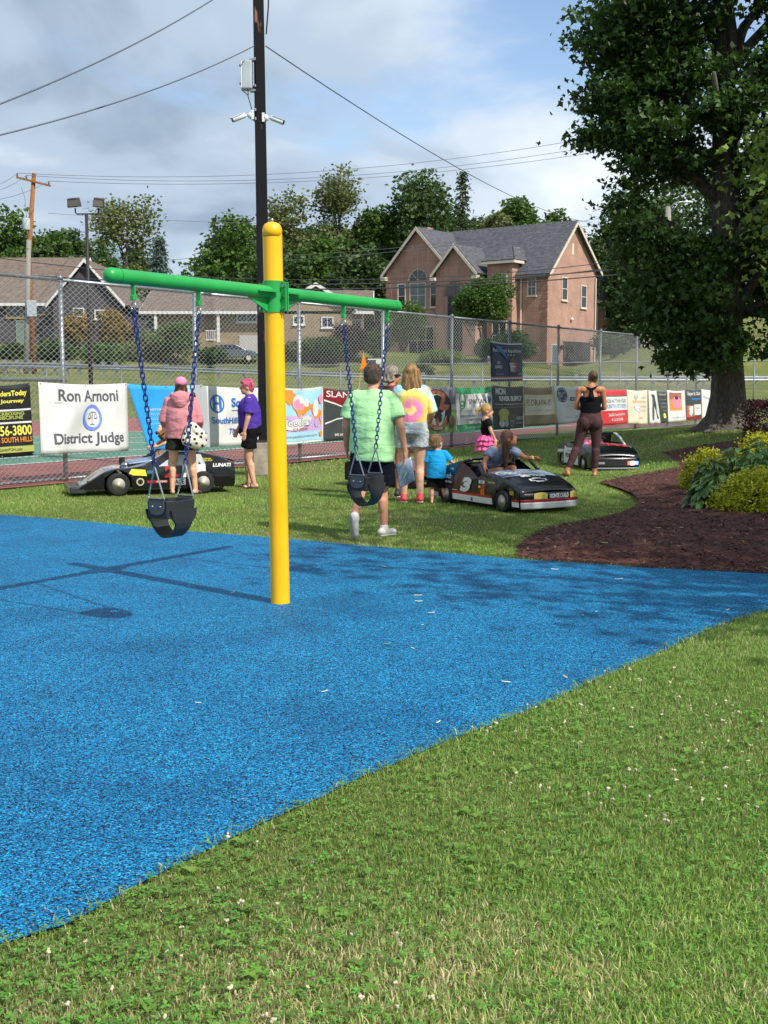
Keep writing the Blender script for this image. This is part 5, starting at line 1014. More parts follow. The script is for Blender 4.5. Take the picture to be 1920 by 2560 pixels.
SH = [('golden shrub left of the floodlight mast', 195, 765, 860, 97, 52, leaf_gold, 1), ('round golden shrub right of the floodlight mast', 290, 765, 880, 97, 48, leaf_gold, 2), ('dark low hedge in front of the dark house', 140, 845, 905, 95, 75, leaf_dark, 3),
      ('large round green shrub in front of the tan house porch', 440, 795, 890, 94, 70, leaf_mid, 4), ('dark purple leafed shrub beside the tan house', 880, 805, 880, 96, 58, leaf_purple, 5), ('low green bush below the tan house windows', 790, 838, 885, 96, 48, leaf_mid, 6),
      ('bush between the yellow post and the left chain', 735, 845, 885, 96, 35, leaf_olive, 7), ('clipped round bush right of the entrance steps', 1212, 838, 888, 97, 34, leaf_dark, 9), ('larger bush at the right corner of the brick house', 1285, 815, 895, 98, 55, leaf_dark, 10),
      ('spreading shrub against the left wing of the brick house', 1008, 745, 860, 103, 62, leaf_mid, 11), ('low dark shrub on the slope behind the tie-dye shirt', 1050, 895, 945, 86, 38, leaf_dark, 12), ('small shrub under the dark house gable', 330, 850, 900, 95, 40, leaf_olive, 13), ('dark shrub near the left pole', 30, 850, 905, 95, 40, leaf_dark, 14), ('row of perennials along the brick house front', 1105, 868, 895, 97, 62, leaf_lit, 15), ('low bushes right of the brick house', 1530, 830, 880, 108, 60, leaf_dark, 16), ('green hedge below the dark house gable', 245, 850, 905, 92, 70, leaf_mid, 17), ('spreading shrub between the dark and tan houses', 375, 820, 895, 96, 60, leaf_olive, 18), ('dense shrub left of the dark pole below the tan house', 525, 860, 900, 91, 45, leaf_dark, 19), ('tall shrub at the right end of the tan house', 940, 815, 885, 96, 45, leaf_dark, 20), ('bush behind the left chain of the right swing', 830, 835, 890, 94, 45, leaf_dark, 21)]
for lb_, px, y0, y1, Y, w, lm, sd in SH: shrub(lb_, px, y0, y1, Y, w, lm, 200 + sd)
shrub('rounded small tree in front of the brick house entrance', 1208, 690, 880, 100, 80, leaf_mid, 230, 1100, 11, .24, trunk=True)
# ================================================================ T-shaped toddler swing
yellow = mat('yellow_paint', '#f3b500', .36, .10, 2.2, .06, 14, coat=.2, detail=9); green = mat('green_paint', '#1f9a45', .4, .14, 3, .06, 14, coat=.15, detail=9); steel = mat('bright_steel', '#a7abae', .3, metal=.9)
g_ = ground(701, 1510); SB = Vector((g_.x, g_.y, .01)); sw = thing('swing_frame', 'yellow post with a green crossbeam standing in the blue rubber surface', 'swing frame', SB)
LEAN = -.012; TOPZ = at(680, 556, SB.y).z
def sx(z): return LEAN * z
b = MB(); b.tube([(sx(z), 0, z) for z in (-.1, .8, 1.6, TOPZ - .06)] , .0645, 28); b.build('post', yellow, sw, auto=40)
b = MB(); b.lathe([(.0655, -.075), (.0655, -.03), (.060, -.008), (.048, .010), (.025, .020), (0.0, .022)], 28, Matrix.Translation((sx(TOPZ), 0, TOPZ - .03))); b.build('post_cap', yellow, sw, smooth=True)
b = MB(); b.lathe([(.012, 0), (.012, .02), (.005, .03), (0, .031)], 10, Matrix.Translation((sx(TOPZ), 0, TOPZ - .012))); b.build('cap_bolt', steel, sw, smooth=True)
BD = Vector((.530, .848, 0)).normalized(); BN = Vector((BD.y, -BD.x, 0)); BZ = 2.075; BC = Vector((sx(BZ), 0, BZ)); RB = .0425
for sgn, nm in ((-1, 'near'), (1, 'far')):
    L_ = 1.525 if sgn < 0 else 1.60; b = MB(); pts = [BC + BD * sgn * .05]; rs = [RB]
    pts.append(BC + BD * sgn * (L_ - RB - .06)); rs.append(RB)
    for q in (0.0, .3, .55, .75, .9, .98): pts.append(BC + BD * sgn * (L_ - RB + RB * q)); rs.append((RB + .0015) * math.sqrt(max(0.0, 1 - q * q)))
    b.tube(pts, rs, 22); b.build('beam_arm', green, sw, auto=50)
    b = MB(); b.tube([BC + BD * sgn * (L_ - .10), BC + BD * sgn * (L_ - .095)], RB + .0012, 22); b.build('cap_seam', mat('green_seam', '#146a30', .5), sw)
b = MB(); b.tube([(sx(BZ), 0, BZ - .13), (sx(BZ), 0, BZ + .075)], .072, 28); b.build('clamp_sleeve', green, sw, auto=40)
for s_ in (-1, 1):                                       # gussets and wing plates on both sides of the clamp
    P = lambda d, n, z: BC + BD * d * s_ + BN * n + Vector((0, 0, z))
    b = MB(); t_ = .004; b.add([P(.06, -t_, -.03), P(.30, -t_, -.03), P(.06, -t_, -.13), P(.06, t_, -.03), P(.30, t_, -.03), P(.06, t_, -.13)], [(0, 1, 2), (5, 4, 3), (0, 3, 4, 1), (1, 4, 5, 2), (2, 5, 3, 0)]); b.build('gusset', green, sw)
    b = MB(); b.add([P(.05, -.085, -.004), P(.22, -.06, -.004), P(.22, .06, -.004), P(.05, .085, -.004), P(.05, -.085, .004), P(.22, -.06, .004), P(.22, .06, .004), P(.05, .085, .004)], [(0, 3, 2, 1), (4, 5, 6, 7), (0, 1, 5, 4), (1, 2, 6, 5), (2, 3, 7, 6), (3, 0, 4, 7)]); b.build('wing_plate', green, sw)
for n_ in (1, -1):
    fl_ = BN * n_ * .085
    for k in (-.011, .011):
        b = MB(); M = Matrix.Translation(BC + fl_ + BD * k + Vector((0, 0, -.03))) @ Matrix((BD.to_4d(), BN.to_4d(), (0, 0, 1, 0), (0, 0, 0, 1))).transposed().to_4x4()
        b.box((0, 0, 0), (.012, .055, .19)); b.v = [BC + fl_ + BD * (k + p.x) + BN * p.y + Vector((0, 0, -.03 + p.z)) for p in b.v]; b.build('clamp_flange', green, sw, bevel=.003)
    for z in (-.10, -.03, .04):
        b = MB(); c = BC + fl_ + BN * n_ * .01 + Vector((0, 0, z)); b.tube([c - BD * .028, c + BD * .03], .010, 6); b.build('bolt', steel, sw)
chain_m = mat('blue_coated_chain', '#12276a', .35, .1, 20, coat=.3); rubber = mat('black_rubber', '#232527', .6, .2, 5, .1, 60); rubber_p = mat('rubber_plate', '#43484c', .55, .1, 8)
def torus_link(Lh, Wd, rad):                            # chain link: a stadium ring, long axis z
    pts = []; n = 10
    for i in range(n): a = math.pi * i / (n - 1); pts.append(Vector((Wd / 2 * math.cos(a), 0, Lh / 2 - Wd / 2 + Wd / 2 * math.sin(a))))
    for i in range(n): a = math.pi + math.pi * i / (n - 1); pts.append(Vector((Wd / 2 * math.cos(a), 0, -Lh / 2 + Wd / 2 + Wd / 2 * math.sin(a))))
    b = MB(); k = len(pts); m = 6
    for i in range(k):
        t = (pts[(i + 1) % k] - pts[i - 1]).normalized(); a = Vector((0, 1, 0)); c = t.cross(a)
        for j in range(m): q = 6.2832 * j / m; b.v.append(pts[i] + a * math.cos(q) * rad + c * math.sin(q) * rad)
    for i in range(k):
        for j in range(m): b.f.append([i * m + j, i * m + (j + 1) % m, ((i + 1) % k) * m + (j + 1) % m, ((i + 1) % k) * m + j]); b.m.append(0)
    return b
LINK = torus_link(.043, .023, .0042).mesh('chain_link', chain_m, True)
def swing_seat(label, ta, tb_):
    pa, pb = SB + BC + BD * ta, SB + BC + BD * tb_; mid = (pa + pb) / 2; top = BZ - RB - .01; zs = .80
    t = thing('bucket_swing', label, 'swing seat', (mid.x, mid.y, .54)); t.rotation_euler = (0, 0, math.atan2(BD.y, BD.x)); z0 = .54 - SB.z   # local x along the beam
    half = (pb - pa).length / 2; W2, D2 = .122, .104; bt = zs - .54; zt = BZ + SB.z - RB - .54      # band top and beam underside in local z
    for s_ in (-1, 1):
        b = MB(); b.box((s_ * half, 0, zt - .03), (.012, .034, .075)); b.box((s_ * half, 0, zt - .07), (.03, .03, .03)); b.build('hanger', green, t, bevel=.004)
        b = MB(); pts = [Vector((s_ * half, .016 * math.sin(a) , zt - .10 - .018 + .018 * math.cos(a) * 1.3)) for a in np.linspace(0, 2 * math.pi, 13)]; b.tube(pts, .005, 6, False); b.build('shackle', steel, t, smooth=True)
        A0 = Vector((s_ * half, 0, zt - .135)); A1 = Vector((s_ * (W2 + .012), 0, bt + .20)); n = int((A0 - A1).length / .0325); d = A1 - A0; rot = Vector((0, 0, -1)).rotation_difference(d.normalized())
        for i in range(n):
            o = link('chain_link', LINK, t, A0 + d * ((i + .5) / n)); o.rotation_euler = (rot.to_matrix() @ Matrix.Rotation(R(90) * (i % 2) + R(20), 3, 'Z')).to_euler()
        b = MB(); b.tube([A1 + Vector((0, 0, .0)), Vector((s_ * (W2 + .005), -.062, bt + .015)), Vector((s_ * (W2 + .005), .062, bt + .015)), A1], .0058, 8); b.build('triangle_rod', steel, t)
        pl = MB(); poly = [(-.06, bt + .012), (.06, bt + .012), (.06, bt - .05), (.045, bt - .075), (.02, bt - .085), (-.02, bt - .085), (-.045, bt - .075), (-.06, bt - .05)]
        pl.prism(poly, .006, Matrix.Translation((s_ * (W2 + .004), 0, 0)) @ Euler((0, 0, R(90))).to_matrix().to_4x4()); po = pl.build('side_plate', rubber_p, t, bevel=.002)
        for y in (-.03, .03): b = MB(); b.ell((s_ * (W2 + .008), y, bt - .035), (.004, .008, .008), n=8, k=5); b.build('rivet', steel, po, smooth=True)
    ring = [(-W2, -D2 + .03), (-W2 + .03, -D2), (W2 - .03, -D2), (W2, -D2 + .03), (W2, D2 - .03), (W2 - .03, D2), (-W2 + .03, D2), (-W2, D2 - .03)]; b = MB(); th = .014; zb, zt_ = bt - .105, bt; k = len(ring)
    def sc_(p, f): return (p[0] - math.copysign(th, p[0]) * f, p[1] - math.copysign(th, p[1]) * f)
    vs = [(p[0], p[1], zt_) for p in ring] + [(p[0] * .97, p[1] * .97, zb) for p in ring] + [(*sc_(p, 1), zt_) for p in ring] + [(*sc_((p[0] * .97, p[1] * .97), 1), zb) for p in ring]
    fs_ = []
    for i in range(k):
        j = (i + 1) % k; fs_ += [(i, k + i, k + j, j), (2 * k + i, 2 * k + j, 3 * k + j, 3 * k + i), (i, j, 2 * k + j, 2 * k + i), (k + i, 3 * k + i, 3 * k + j, k + j)]
    b.add(vs, fs_); b.build('seat_band', rubber, t, bevel=.004)
    # crotch strap: U from front to back, wider where it joins the band
    b = MB(); path = [(-D2 + .006, zb + .05, .112), (-D2 + .006, zb, .10), (-D2 + .008, zb - .03, .07), (-D2 + .018, zb - .06, .065), (-D2 + .05, zb - .096, .062), (-.03, zb - .112, .06), (0, zb - .116, .06)]; path = path + [(-y, z, w) for y, z, w in path[::-1][1:]]
    vs = [(s_ * w, y, z) for y, z, w in path for s_ in (-1, 1)]; b.add(vs, [(2 * i, 2 * i + 1, 2 * i + 3, 2 * i + 2) for i in range(len(path) - 1)]); b.build('seat_strap', rubber, t, solid=.014)
swing_seat('black rubber bucket swing on blue chains hanging left of the yellow post', -1.31, -.75)
swing_seat('black rubber bucket swing on blue chains hanging in front of the green shirted man', .824, 1.42)
# ================================================================ small race karts
blk = mat('kart_black', '#08080b', .28, .15, 4, coat=.35); navy_p = mat('kart_dark_blue', '#14384e', .3, coat=.4); whp = mat('kart_white', '#d8d8d6', .3, .04, 6, coat=.3); redp = mat('kart_red', '#a31c22', .3, coat=.3); tyre_m = mat('tyre_rubber', '#1d1d1f', .85, .2, 10, .2, 40); rim_m = mat('rim_silver', '#c9c4b8', .4, .15, 8, metal=.35); blk_in = mat('kart_interior', '#151517', .75); chrome = mat('chrome', '#c0c4c8', .12, metal=1.0); yel_d = mat('decal_yellow', '#d9cf3a', .4); org_d = mat('decal_orange', '#e0641c', .45); lamp_y = mat('headlamp_yellow', '#d9c66e', .25, .2, 20, coat=.6); grey_d = mat('decal_grey', '#8b9196', .45); teal_d = mat('decal_teal', '#2d6078', .4); cream_d = mat('decal_cream', '#c9bd92', .5); blue_d = mat('decal_blue', '#3558a8', .35)
def wheel(par, x, y, r, w, rim=rim_m, rf=.58):
    s_ = 1 if x > 0 else -1; M = Matrix.Translation((x, y, r)) @ Euler((0, R(90), 0)).to_matrix().to_4x4(); b = MB(); h = w / 2
    b.lathe([(r * rf, -h * .8), (r * .82, -h), (r * .95, -h * .86), (r, -h * .5), (r, h * .5), (r * .95, h * .86), (r * .82, h), (r * rf, h * .8)], 26, M); wh_ = b.build('wheel', tyre_m, par, auto=60)
    b = MB(); b.lathe([(r * rf * 1.02, s_ * h * .82), (r * rf * .9, s_ * h * .7), (r * rf * .75, s_ * h * .55), (r * rf * .4, s_ * h * .62), (r * .14, s_ * h * .75), (0, s_ * h * .76)], 22, M); b.build('rim', rim, wh_, smooth=True); return wh_
def arc(yc, zc, r, z0, n=9):                             # points along a wheel arch, from front to rear, starting and ending at z0
    a0 = math.asin(max(-1, min(1, (z0 - zc) / r))); return [(yc + r * math.cos(a0 + (math.pi - 2 * a0) * i / n), zc + r * math.sin(a0 + (math.pi - 2 * a0) * i / n)) for i in range(n + 1)]
class Kart:
    def __init__(s, name, label, c, head, w, top, fr, rr, zb, arch, nose, tail, tyre=.13, track=None, body=blk, cockpit=(-.3, .15)):
        s.t = thing(name, label, 'toy car', (c[0], c[1], 0), math.atan2(-head[0], head[1])); s.w = w; s.top = top; s.nose = nose; s.tail = tail; s.zb = zb; s.cp = cockpit
        lo = [(nose, zb)] + arc(fr, tyre, arch, zb) + arc(rr, tyre, arch, zb) + [(tail, zb)]; hi = [p for p in top]           # top runs tail -> nose
        poly = hi + lo
        for sg, nm in ((1, 'right'), (-1, 'left')):
            bm = bmesh.new(); f = bm.faces.new([bm.verts.new((sg * w, y, z)) for y, z in poly]); bmesh.ops.triangulate(bm, faces=[f], ngon_method='EAR_CLIP')
            es = [e for e in bm.edges if e.calc_length() > .25]; bmesh.ops.subdivide_edges(bm, edges=es, cuts=2); bmesh.ops.triangulate(bm, faces=bm.faces[:])
            for v in bm.verts: v.co = s.W(v.co)
            me = bpy.data.meshes.new('side_panel'); bm.to_mesh(me); bm.free(); me.materials.append(body); o = link('side_panel', me, s.t); q = o.modifiers.new('solid', 'SOLIDIFY'); q.thickness = .014; q.offset = -1 if sg > 0 else 1; q.offset = 0
        b = MB(); b.box((0, (nose + tail) / 2, zb + .03), (2 * w - .22, nose - tail - .1, .03)); b.build('floor', blk_in, s.t)
    def W(s, p, k=0.0):
        x, y, z = p; f = 1 - .13 * sstep(.35, 1.0, y) - .05 * sstep(-.4, -1.0, y) - .32 * max(0, z - .36) + .04 * math.sin(min(1, max(0, z / .4)) * math.pi); return Vector((x * f, y, z))
    def zt(s, y):
        T = s.top
        for a, b in zip(T, T[1:]):
            if a[0] <= y <= b[0] and b[0] > a[0]: return a[1] + (b[1] - a[1]) * (y - a[0]) / (b[0] - a[0])
        return T[0][1] if y < T[0][0] else T[-1][1]
    def deck(s, name, y0, y1, m, crown=.02, zfn=None, ny=10, wf=1.0):
        zf = zfn or s.zt; f = lambda u, v: s.W((s.w * wf * (2 * u - 1), y0 + (y1 - y0) * v, zf(y0 + (y1 - y0) * v))) + Vector((0, 0, crown * (1 - (2 * u - 1) ** 2)))
        b = MB(); b.grid(f, 10, ny); s.deckf = f; o = b.build(name, m, s.t, smooth=True); q = o.modifiers.new('solid', 'SOLIDIFY'); q.thickness = .01; q.offset = -1; return o
    def end(s, name, y, z0, z1, m, bow=.04, wf=1.0, k=0.0):
        sg = 1 if y > 0 else -1; f = lambda u, v: s.W((s.w * wf * (2 * u - 1), y, z0 + (z1 - z0) * v)) + Vector((0, sg * (bow * (1 - (2 * u - 1) ** 2) + k), 0)); b = MB(); b.grid(f, 12, 4); s.endf = f; o = b.build(name, m, s.t, smooth=True); q = o.modifiers.new('solid', 'SOLIDIFY'); q.thickness = .012; q.offset = 0; return o
    def side(s, sg, k=.012):                             # surface for decals on a side: u = metres along y, v = metres up
        return lambda y, z: s.W((sg * s.w, y, z)) + Vector((sg * k, 0, 0))
    def decal(s, sg, poly, m, k=.012, name='decal'):
        f = s.side(sg, k); bm = bmesh.new(); fc = bm.faces.new([bm.verts.new((y, z, 0)) for y, z in poly]); bmesh.ops.triangulate(bm, faces=[fc])
        for _ in range(2):
            es = [e for e in bm.edges if e.calc_length() > .08]
            if es: bmesh.ops.subdivide_edges(bm, edges=es, cuts=1); bmesh.ops.triangulate(bm, faces=bm.faces[:])
        for v in bm.verts: v.co = f(v.co.x, v.co.y)
        me = bpy.data.meshes.new(name); bm.to_mesh(me); bm.free(); me.materials.append(m); return link(name, me, s.t)
    def rect(s, sg, y0, z0, y1, z1, m, k=.012, name='decal'): return s.decal(sg, [(y0, z0), (y1, z0), (y1, z1), (y0, z1)], m, k, name)
    def txt(s, sg, str_, y0, z0, y1, z1, m, bold=.02, shear=0.0, k=.015):
        f = s.side(sg, k); return text_on(lambda u, v: f(u, v), str_, (y0, z0, y1, z1), m, s.t, bold=bold, shear=shear)
    def seat(s, y, z0=.12):
        b = MB(); b.box((0, y, z0 + .05), (.36, .34, .1)); b.box((0, y - .18, z0 + .2), (.36, .08, .36), (R(-14), 0, 0)); b.build('seat', blk_in, s.t, bevel=.02)
    def steering(s, y, z):
        b = MB(); pts = [Vector((.14 * math.cos(a), .05 * math.sin(a) * 1.0, .125 * math.sin(a))) + Vector((-.0, y, z)) for a in np.linspace(0, 2 * math.pi, 25)]; b.tube(pts, .012, 7, False); o = b.build('steering_wheel', blk_in, s.t, smooth=True)
        b = MB(); b.tube([(-.14, y, z), (.14, y, z)], .009, 6); b.tube([(0, y, z), (0, y + .25, z - .12)], .014, 6); b.build('steering_column', blk_in, o)

# ---- number 3 car
K = Kart('race_kart', 'black number 3 kids race car with a red and white lower stripe', (1.47, 14.42), (.50, -.866), .45,
         [(-.92, .40), (-.75, .44), (-.50, .50), (-.30, .555), (-.245, .545), (-.34, .40), (-.28, .365), (.10, .37), (.22, .435), (.5, .39), (.78, .30), (.88, .24)], .60, -.60, .075, .165, .88, -.92, .13)
K.deck('hood', .18, .885, blk, .025); K.deck('rear_deck', -.92, -.52, blk, .02); K.end('front_bumper', .885, .06, .245, blk, .05); K.end('rear_bumper', -.925, .06, .40, blk, .03)
K.end('front_stripe_white', .885, .058, .135, whp, .05, 1.0, .012); K.end('front_stripe_red', .885, .135, .165, redp, .05, 1.0, .012); K.end('rear_stripe_white', -.925, .06, .135, whp, .03, 1.0, .012)
K.rect(1, -.42, .078, .42, .15, whp, .011, 'side_stripe_white'); K.rect(1, -.42, .15, .42, .182, redp, .011, 'side_stripe_red'); K.rect(1, .76, .078, .88, .135, whp, .011, 'side_stripe_white'); K.rect(1, .76, .135, .88, .165, redp, .011, 'side_stripe_red'); K.rect(1, -.92, .078, -.77, .135, whp, .011, 'side_stripe_white'); K.rect(-1, -.42, .078, .42, .15, whp, .011, 'side_stripe_white')
K.decal(1, [(-.90, .36), (-.50, .40), (-.42, .36), (-.40, .28), (-.60, .30), (-.90, .30)], navy_p, .010); K.decal(1, [(-.52, .49), (-.33, .53), (-.40, .40), (-.55, .42)], navy_p, .010)
K.txt(1, 'Goodwrench', -.90, .325, -.46, .39, whp); K.txt(1, 'Service', -.62, .27, -.44, .305, whp); K.txt(1, 'GM', -.50, .435, -.43, .46, whp)
K.txt(1, '3', -.25, .185, -.01, .365, whp, .07, .25); K.rect(1, .14, .31, .26, .345, whp); K.txt(1, 'WIX', .17, .317, .23, .338, blk); K.rect(1, .14, .255, .18, .285, yel_d); K.rect(1, .18, .255, .205, .285, redp); K.rect(1, .19, .175, .27, .245, org_d); K.txt(1, 'Simpson', .21, .205, .255, .22, redp, .0); K.rect(1, .21, .25, .30, .29, redp); K.txt(1, 'Raybestos', -.41, .185, -.30, .205, whp); K.txt(1, 'GOODYEAR', .33, .325, .47, .345, yel_d)
K.decal(1, [(.72, .26), (.80, .255), (.79, .21), (.73, .215)], mat('decal_gold', '#9a8b2e', .5)); K.rect(1, -.02, .085, .02, .13, blue_d, .014)
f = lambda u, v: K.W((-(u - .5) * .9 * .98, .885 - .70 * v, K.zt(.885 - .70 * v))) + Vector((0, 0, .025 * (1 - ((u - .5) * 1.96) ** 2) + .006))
b = MB(); b.grid(lambda u, v: f(.04 + .92 * u, .52 + .44 * v), 10, 6); b.build('painted_hood_sheen', mat('hood_sheen', '#6f83a6', .22, .3, 4, col2='#b9c6da', coat=.5), K.t, smooth=True)  # pale sheen on the black hood, painted in as colour
f2 = lambda u, v: f(u, v) + Vector((0, 0, .003)); text_on(f2, 'Goodwrench', (.06, .62, .95, .84), whp, K.t, bold=.05); text_on(f2, 'Service', (.32, .45, .74, .60), whp, K.t, bold=.05)
b = MB(); bt_ = [(.38, .36), (.46, .36), (.46, .40), (.60, .40), (.60, .36), (.68, .36), (.66, .27), (.58, .27), (.58, .23), (.44, .23), (.44, .27), (.36, .27)]; inn = [(.5 + (u - .52) * .78 + .02, .315 + (v - .315) * .5) for u, v in bt_]; n = len(bt_)
b.add([f2(*p) for p in bt_] + [f2(*p) for p in inn], [(i, (i + 1) % n, n + (i + 1) % n, n + i) for i in range(n)]); b.build('hood_emblem', whp, K.t)
fe = lambda u, v: K.W((-(u - .5) * .9, .885, .06 + .185 * v)) + Vector((0, .05 * (1 - ((u - .5) * 2) ** 2) + .016, .0)); text_on(fe, 'MONTE CARLO', (.46, .62, .81, .92), whp, K.t, bold=.06)
for u0, u1 in ((.20, .42), (.84, .98)):
    b = MB(); b.grid(lambda u, v: fe(u0 + (u1 - u0) * u, .60 + .34 * v + .08 * math.sin(math.pi * u) * v) + Vector((0, .004, 0)), 8, 4); b.build('headlight', lamp_y, K.t, smooth=True)
for x, y in ((.41, .60), (-.41, .60), (.41, -.60), (-.41, -.60)): wheel(K.t, x, y, .13, .13)
K.seat(-.30); K.steering(.05, .42)
for sg in (1, -1):
    b = MB(); b.tube([K.W((sg * .43, .20, .40)), K.W((sg * .40, .08, .50)), K.W((sg * .38, -.03, .60))] if sg < 0 else [K.W((.44, .30, .39)), K.W((.44, .18, .42)), K.W((.43, .06, .52))], .019 if sg < 0 else .024, 8); b.build('windshield_pillar', blk, K.t, smooth=True)
b = MB(); b.tube([K.W((-.44, .18, .40)), K.W((0, .28, .42)), K.W((.44, .18, .40))], .014, 8); b.build('cowl_bar', blk, K.t); b = MB(); b.tube([K.W((.43, -.28, .54)), K.W((.3, -.28, .57)), K.W((-.3, -.28, .57)), K.W((-.43, -.28, .54))], .02, 8); b.build('roll_hoop', blk, K.t, smooth=True)
b = MB(); b.tube([(-.24, -.58, .46), (-.24, -.58, .55)], .05, 12); b.tube([(.06, -.68, .44), (.06, -.68, .53)], .05, 12); b.build('air_intake', blk_in, K.t)
b = MB(); b.lathe([(.0, 0), (.022, .0), (.022, .02), (0, .03)], 8, Matrix.Translation(K.W((-.38, -.04, .60)))); b.build('mirror', blk_in, K.t)

# ---- black late-model racer on the left
K2 = Kart('race_kart', 'black late model kids race car with silver hood scoop behind the pink hoodie', (-3.17, 16.28), (-.936, -.352), .42,
          [(-1.02, .40), (-.80, .50), (-.52, .565), (-.12, .575), (.06, .43), (.24, .385), (.40, .36), (.58, .355), (.74, .31), (.9, .21), (1.06, .12)], .56, -.58, .09, .195, 1.06, -1.02, .155, cockpit=(0, 0))
K2.deck('hood', .06, 1.06, mat('kart_hood_glare', '#2c3038', .16, .3, 5, coat=.8), .03, ny=14); K2.deck('roof', -.52, -.10, blk, .015, ny=5); K2.deck('rear_deck', -1.02, -.55, blk, .01, ny=6); K2.end('tail_panel', -1.025, .12, .40, blk, .02)  # glare on the black hood put into a lighter grey colour
b = MB(); b.box((0, 1.08, .085), (.80, .22, .10), None, .94); b.build('nose_lip', blk, K2.t, bevel=.02); b = MB(); b.box((.28, .93, .17), (.06, .05, .07)); b.build('headlight', blk_in, K2.t); b = MB(); b.box((-.33, .93, .17), (.06, .05, .07)); b.build('headlight', blk_in, K2.t)
b = MB(); b.grid(lambda u, v: Vector((.17 * (2 * u - 1), .42 - .40 * v, .40 + .045 * v + .045 * (1 - (2 * u - 1) ** 2))), 8, 6); b.build('hood_scoop', mat('scoop_silver', '#9fb0c6', .18, .2, 5, metal=.7), K2.t, smooth=True, solid=.02)
b = MB(); b.tube([(-.12, .46, .40), (-.12, .46, .50)], .04, 10); b.build('air_intake', blk_in, K2.t); b = MB(); b.ell((-.12, .42, .40), (.07, .07, .05)); b.build('carburettor', chrome, K2.t, smooth=True)
for sg in (-1, 1): b = MB(); b.tube([K2.W((sg * .41, .10, .42)), K2.W((sg * .38, -.12, .575))], .018, 8); b.build('windshield_pillar', blk, K2.t)
b = MB(); b.grid(lambda u, v: K2.W((.40 * (2 * u - 1), .06 - .16 * v, .43 + .135 * v)), 6, 4); b.build('windshield', mat('dark_windshield', '#1a1f28', .1, spec=.8), K2.t)
K2.decal(-1, [(.02, .385), (-.20, .535), (-.56, .54), (-.62, .40)], mat('window_white', '#b9bec6', .35), .010, 'window_panel'); K2.rect(-1, -.62, .23, -.30, .40, whp, .011, 'door_panel')
K2.txt(-1, '2', -.06, .235, -.24, .395, redp, .06)
K2.decal(-1, [(.38, .36), (.20, .345), (.18, .26), (.36, .275), (.42, .30)], yel_d, .012); K2.rect(-1, .10, .29, .18, .335, teal_d, .013)
cir = lambda cy, cz, r_: [(cy + r_ * math.cos(6.2832 * i / 18), cz + r_ * math.sin(6.2832 * i / 18)) for i in range(18)]
K2.decal(-1, cir(.27, .185, .052), cream_d, .013); K2.decal(-1, cir(.27, .185, .036), blk_in, .015); K2.rect(-1, .18, .165, -.10, .20, redp, .012); K2.txt(-1, 'RACING', .05, .17, -.08, .195, whp); K2.rect(-1, -.14, .13, -.34, .215, grey_d, .012); K2.txt(-1, 'RACE', -.16, .145, -.32, .205, blk)
K2.txt(-1, 'LUNATI', -.72, .36, -.98, .41, whp, .04, .2); K2.txt(-1, 'CROWER CAMS', -.58, .465, -.70, .485, yel_d); K2.txt(-1, 'SPEED SHOP', -.58, .44, -.72, .46, yel_d)
for x, y in ((-.40, .56), (.40, .56), (-.40, -.58), (.40, -.58)): wheel(K2.t, x, y, .155, .15, rf=.55)
b = MB(); b.tube([K2.W((-.36, -.95, .15)), (-.33, -.86, .06), (-.33, -.78, .14)], .014, 6); b.build('tow_hook', blk, K2.t)
b = MB(); b.box((0, -.98, .45), (.72, .10, .02), (R(15), 0, 0)); b.build('spoiler', blk, K2.t)

# ---- police car
K3 = Kart('police_kart', 'black and white kids police car with a lit blue and red lamp', (3.78, 20.85), (.15, -.989), .46,
          [(-.90, .38), (-.70, .42), (-.42, .46), (-.32, .44), (-.28, .37), (.10, .38), (.20, .44), (.5, .41), (.8, .32), (.9, .25)], .58, -.58, .075, .16, .90, -.90, .13)
K3.deck('hood', .18, .905, blk, .035); K3.deck('rear_deck', -.90, -.44, blk, .02); K3.end('front_bumper', .905, .06, .26, blk, .05); K3.end('rear_bumper', -.905, .06, .38, blk, .03)
for sg in (1, -1):
    K3.decal(sg, [(-.44, .09), (.38, .09), (.40, .36), (.14, .37), (-.30, .37), (-.44, .40)], whp, .010, 'door_panel'); K3.txt(sg, 'POLICE', (-.32 if sg > 0 else .32), .20, (.18 if sg > 0 else -.18), .28, blk, .03); K3.txt(sg, 'FUN TOWN', (-.25 if sg > 0 else .25), .30, (.1 if sg > 0 else -.1), .335, blue_d, .01); K3.decal(sg, [(-.88, .26), (-.48, .28), (-.48, .33), (-.88, .31)], whp, .010)
    b = MB(); b.tube([K3.W((sg * .44, .22, .40)), K3.W((sg * .42, .02, .55)), K3.W((sg * .40, -.10, .61)), K3.W((sg * .36, -.14, .62))], .022, 8); b.build('windshield_pillar', whp, K3.t, smooth=True)
b = MB(); b.tube([K3.W((-.36, -.14, .62)), K3.W((.36, -.14, .62))], .02, 8); b.build('roll_bar', blk, K3.t, smooth=True)
b = MB(); b.box((0, .2, .42), (.56, .05, .05)); b.build('dash_bar', mat('dash_grey', '#8b8d90', .4), K3.t, bevel=.01)
f3 = lambda u, v: K3.W((-(u - .5) * .92 * .98, .905 - .70 * v, K3.zt(.905 - .70 * v))) + Vector((0, 0, .035 * (1 - ((u - .5) * 1.96) ** 2) + .007)); text_on(f3, 'STATE', (.12, .62, .60, .86), mat('hood_red', '#d0342c', .35), K3.t, bold=.05, shear=.2); text_on(f3, 'POLICE', (.50, .50, .92, .78), mat('hood_red', '#d0342c', .35), K3.t, bold=.05, shear=.2)
fe3 = lambda u, v: K3.W((-(u - .5) * .92, .905, .06 + .2 * v)) + Vector((0, .05 * (1 - ((u - .5) * 2) ** 2) + .014, 0))
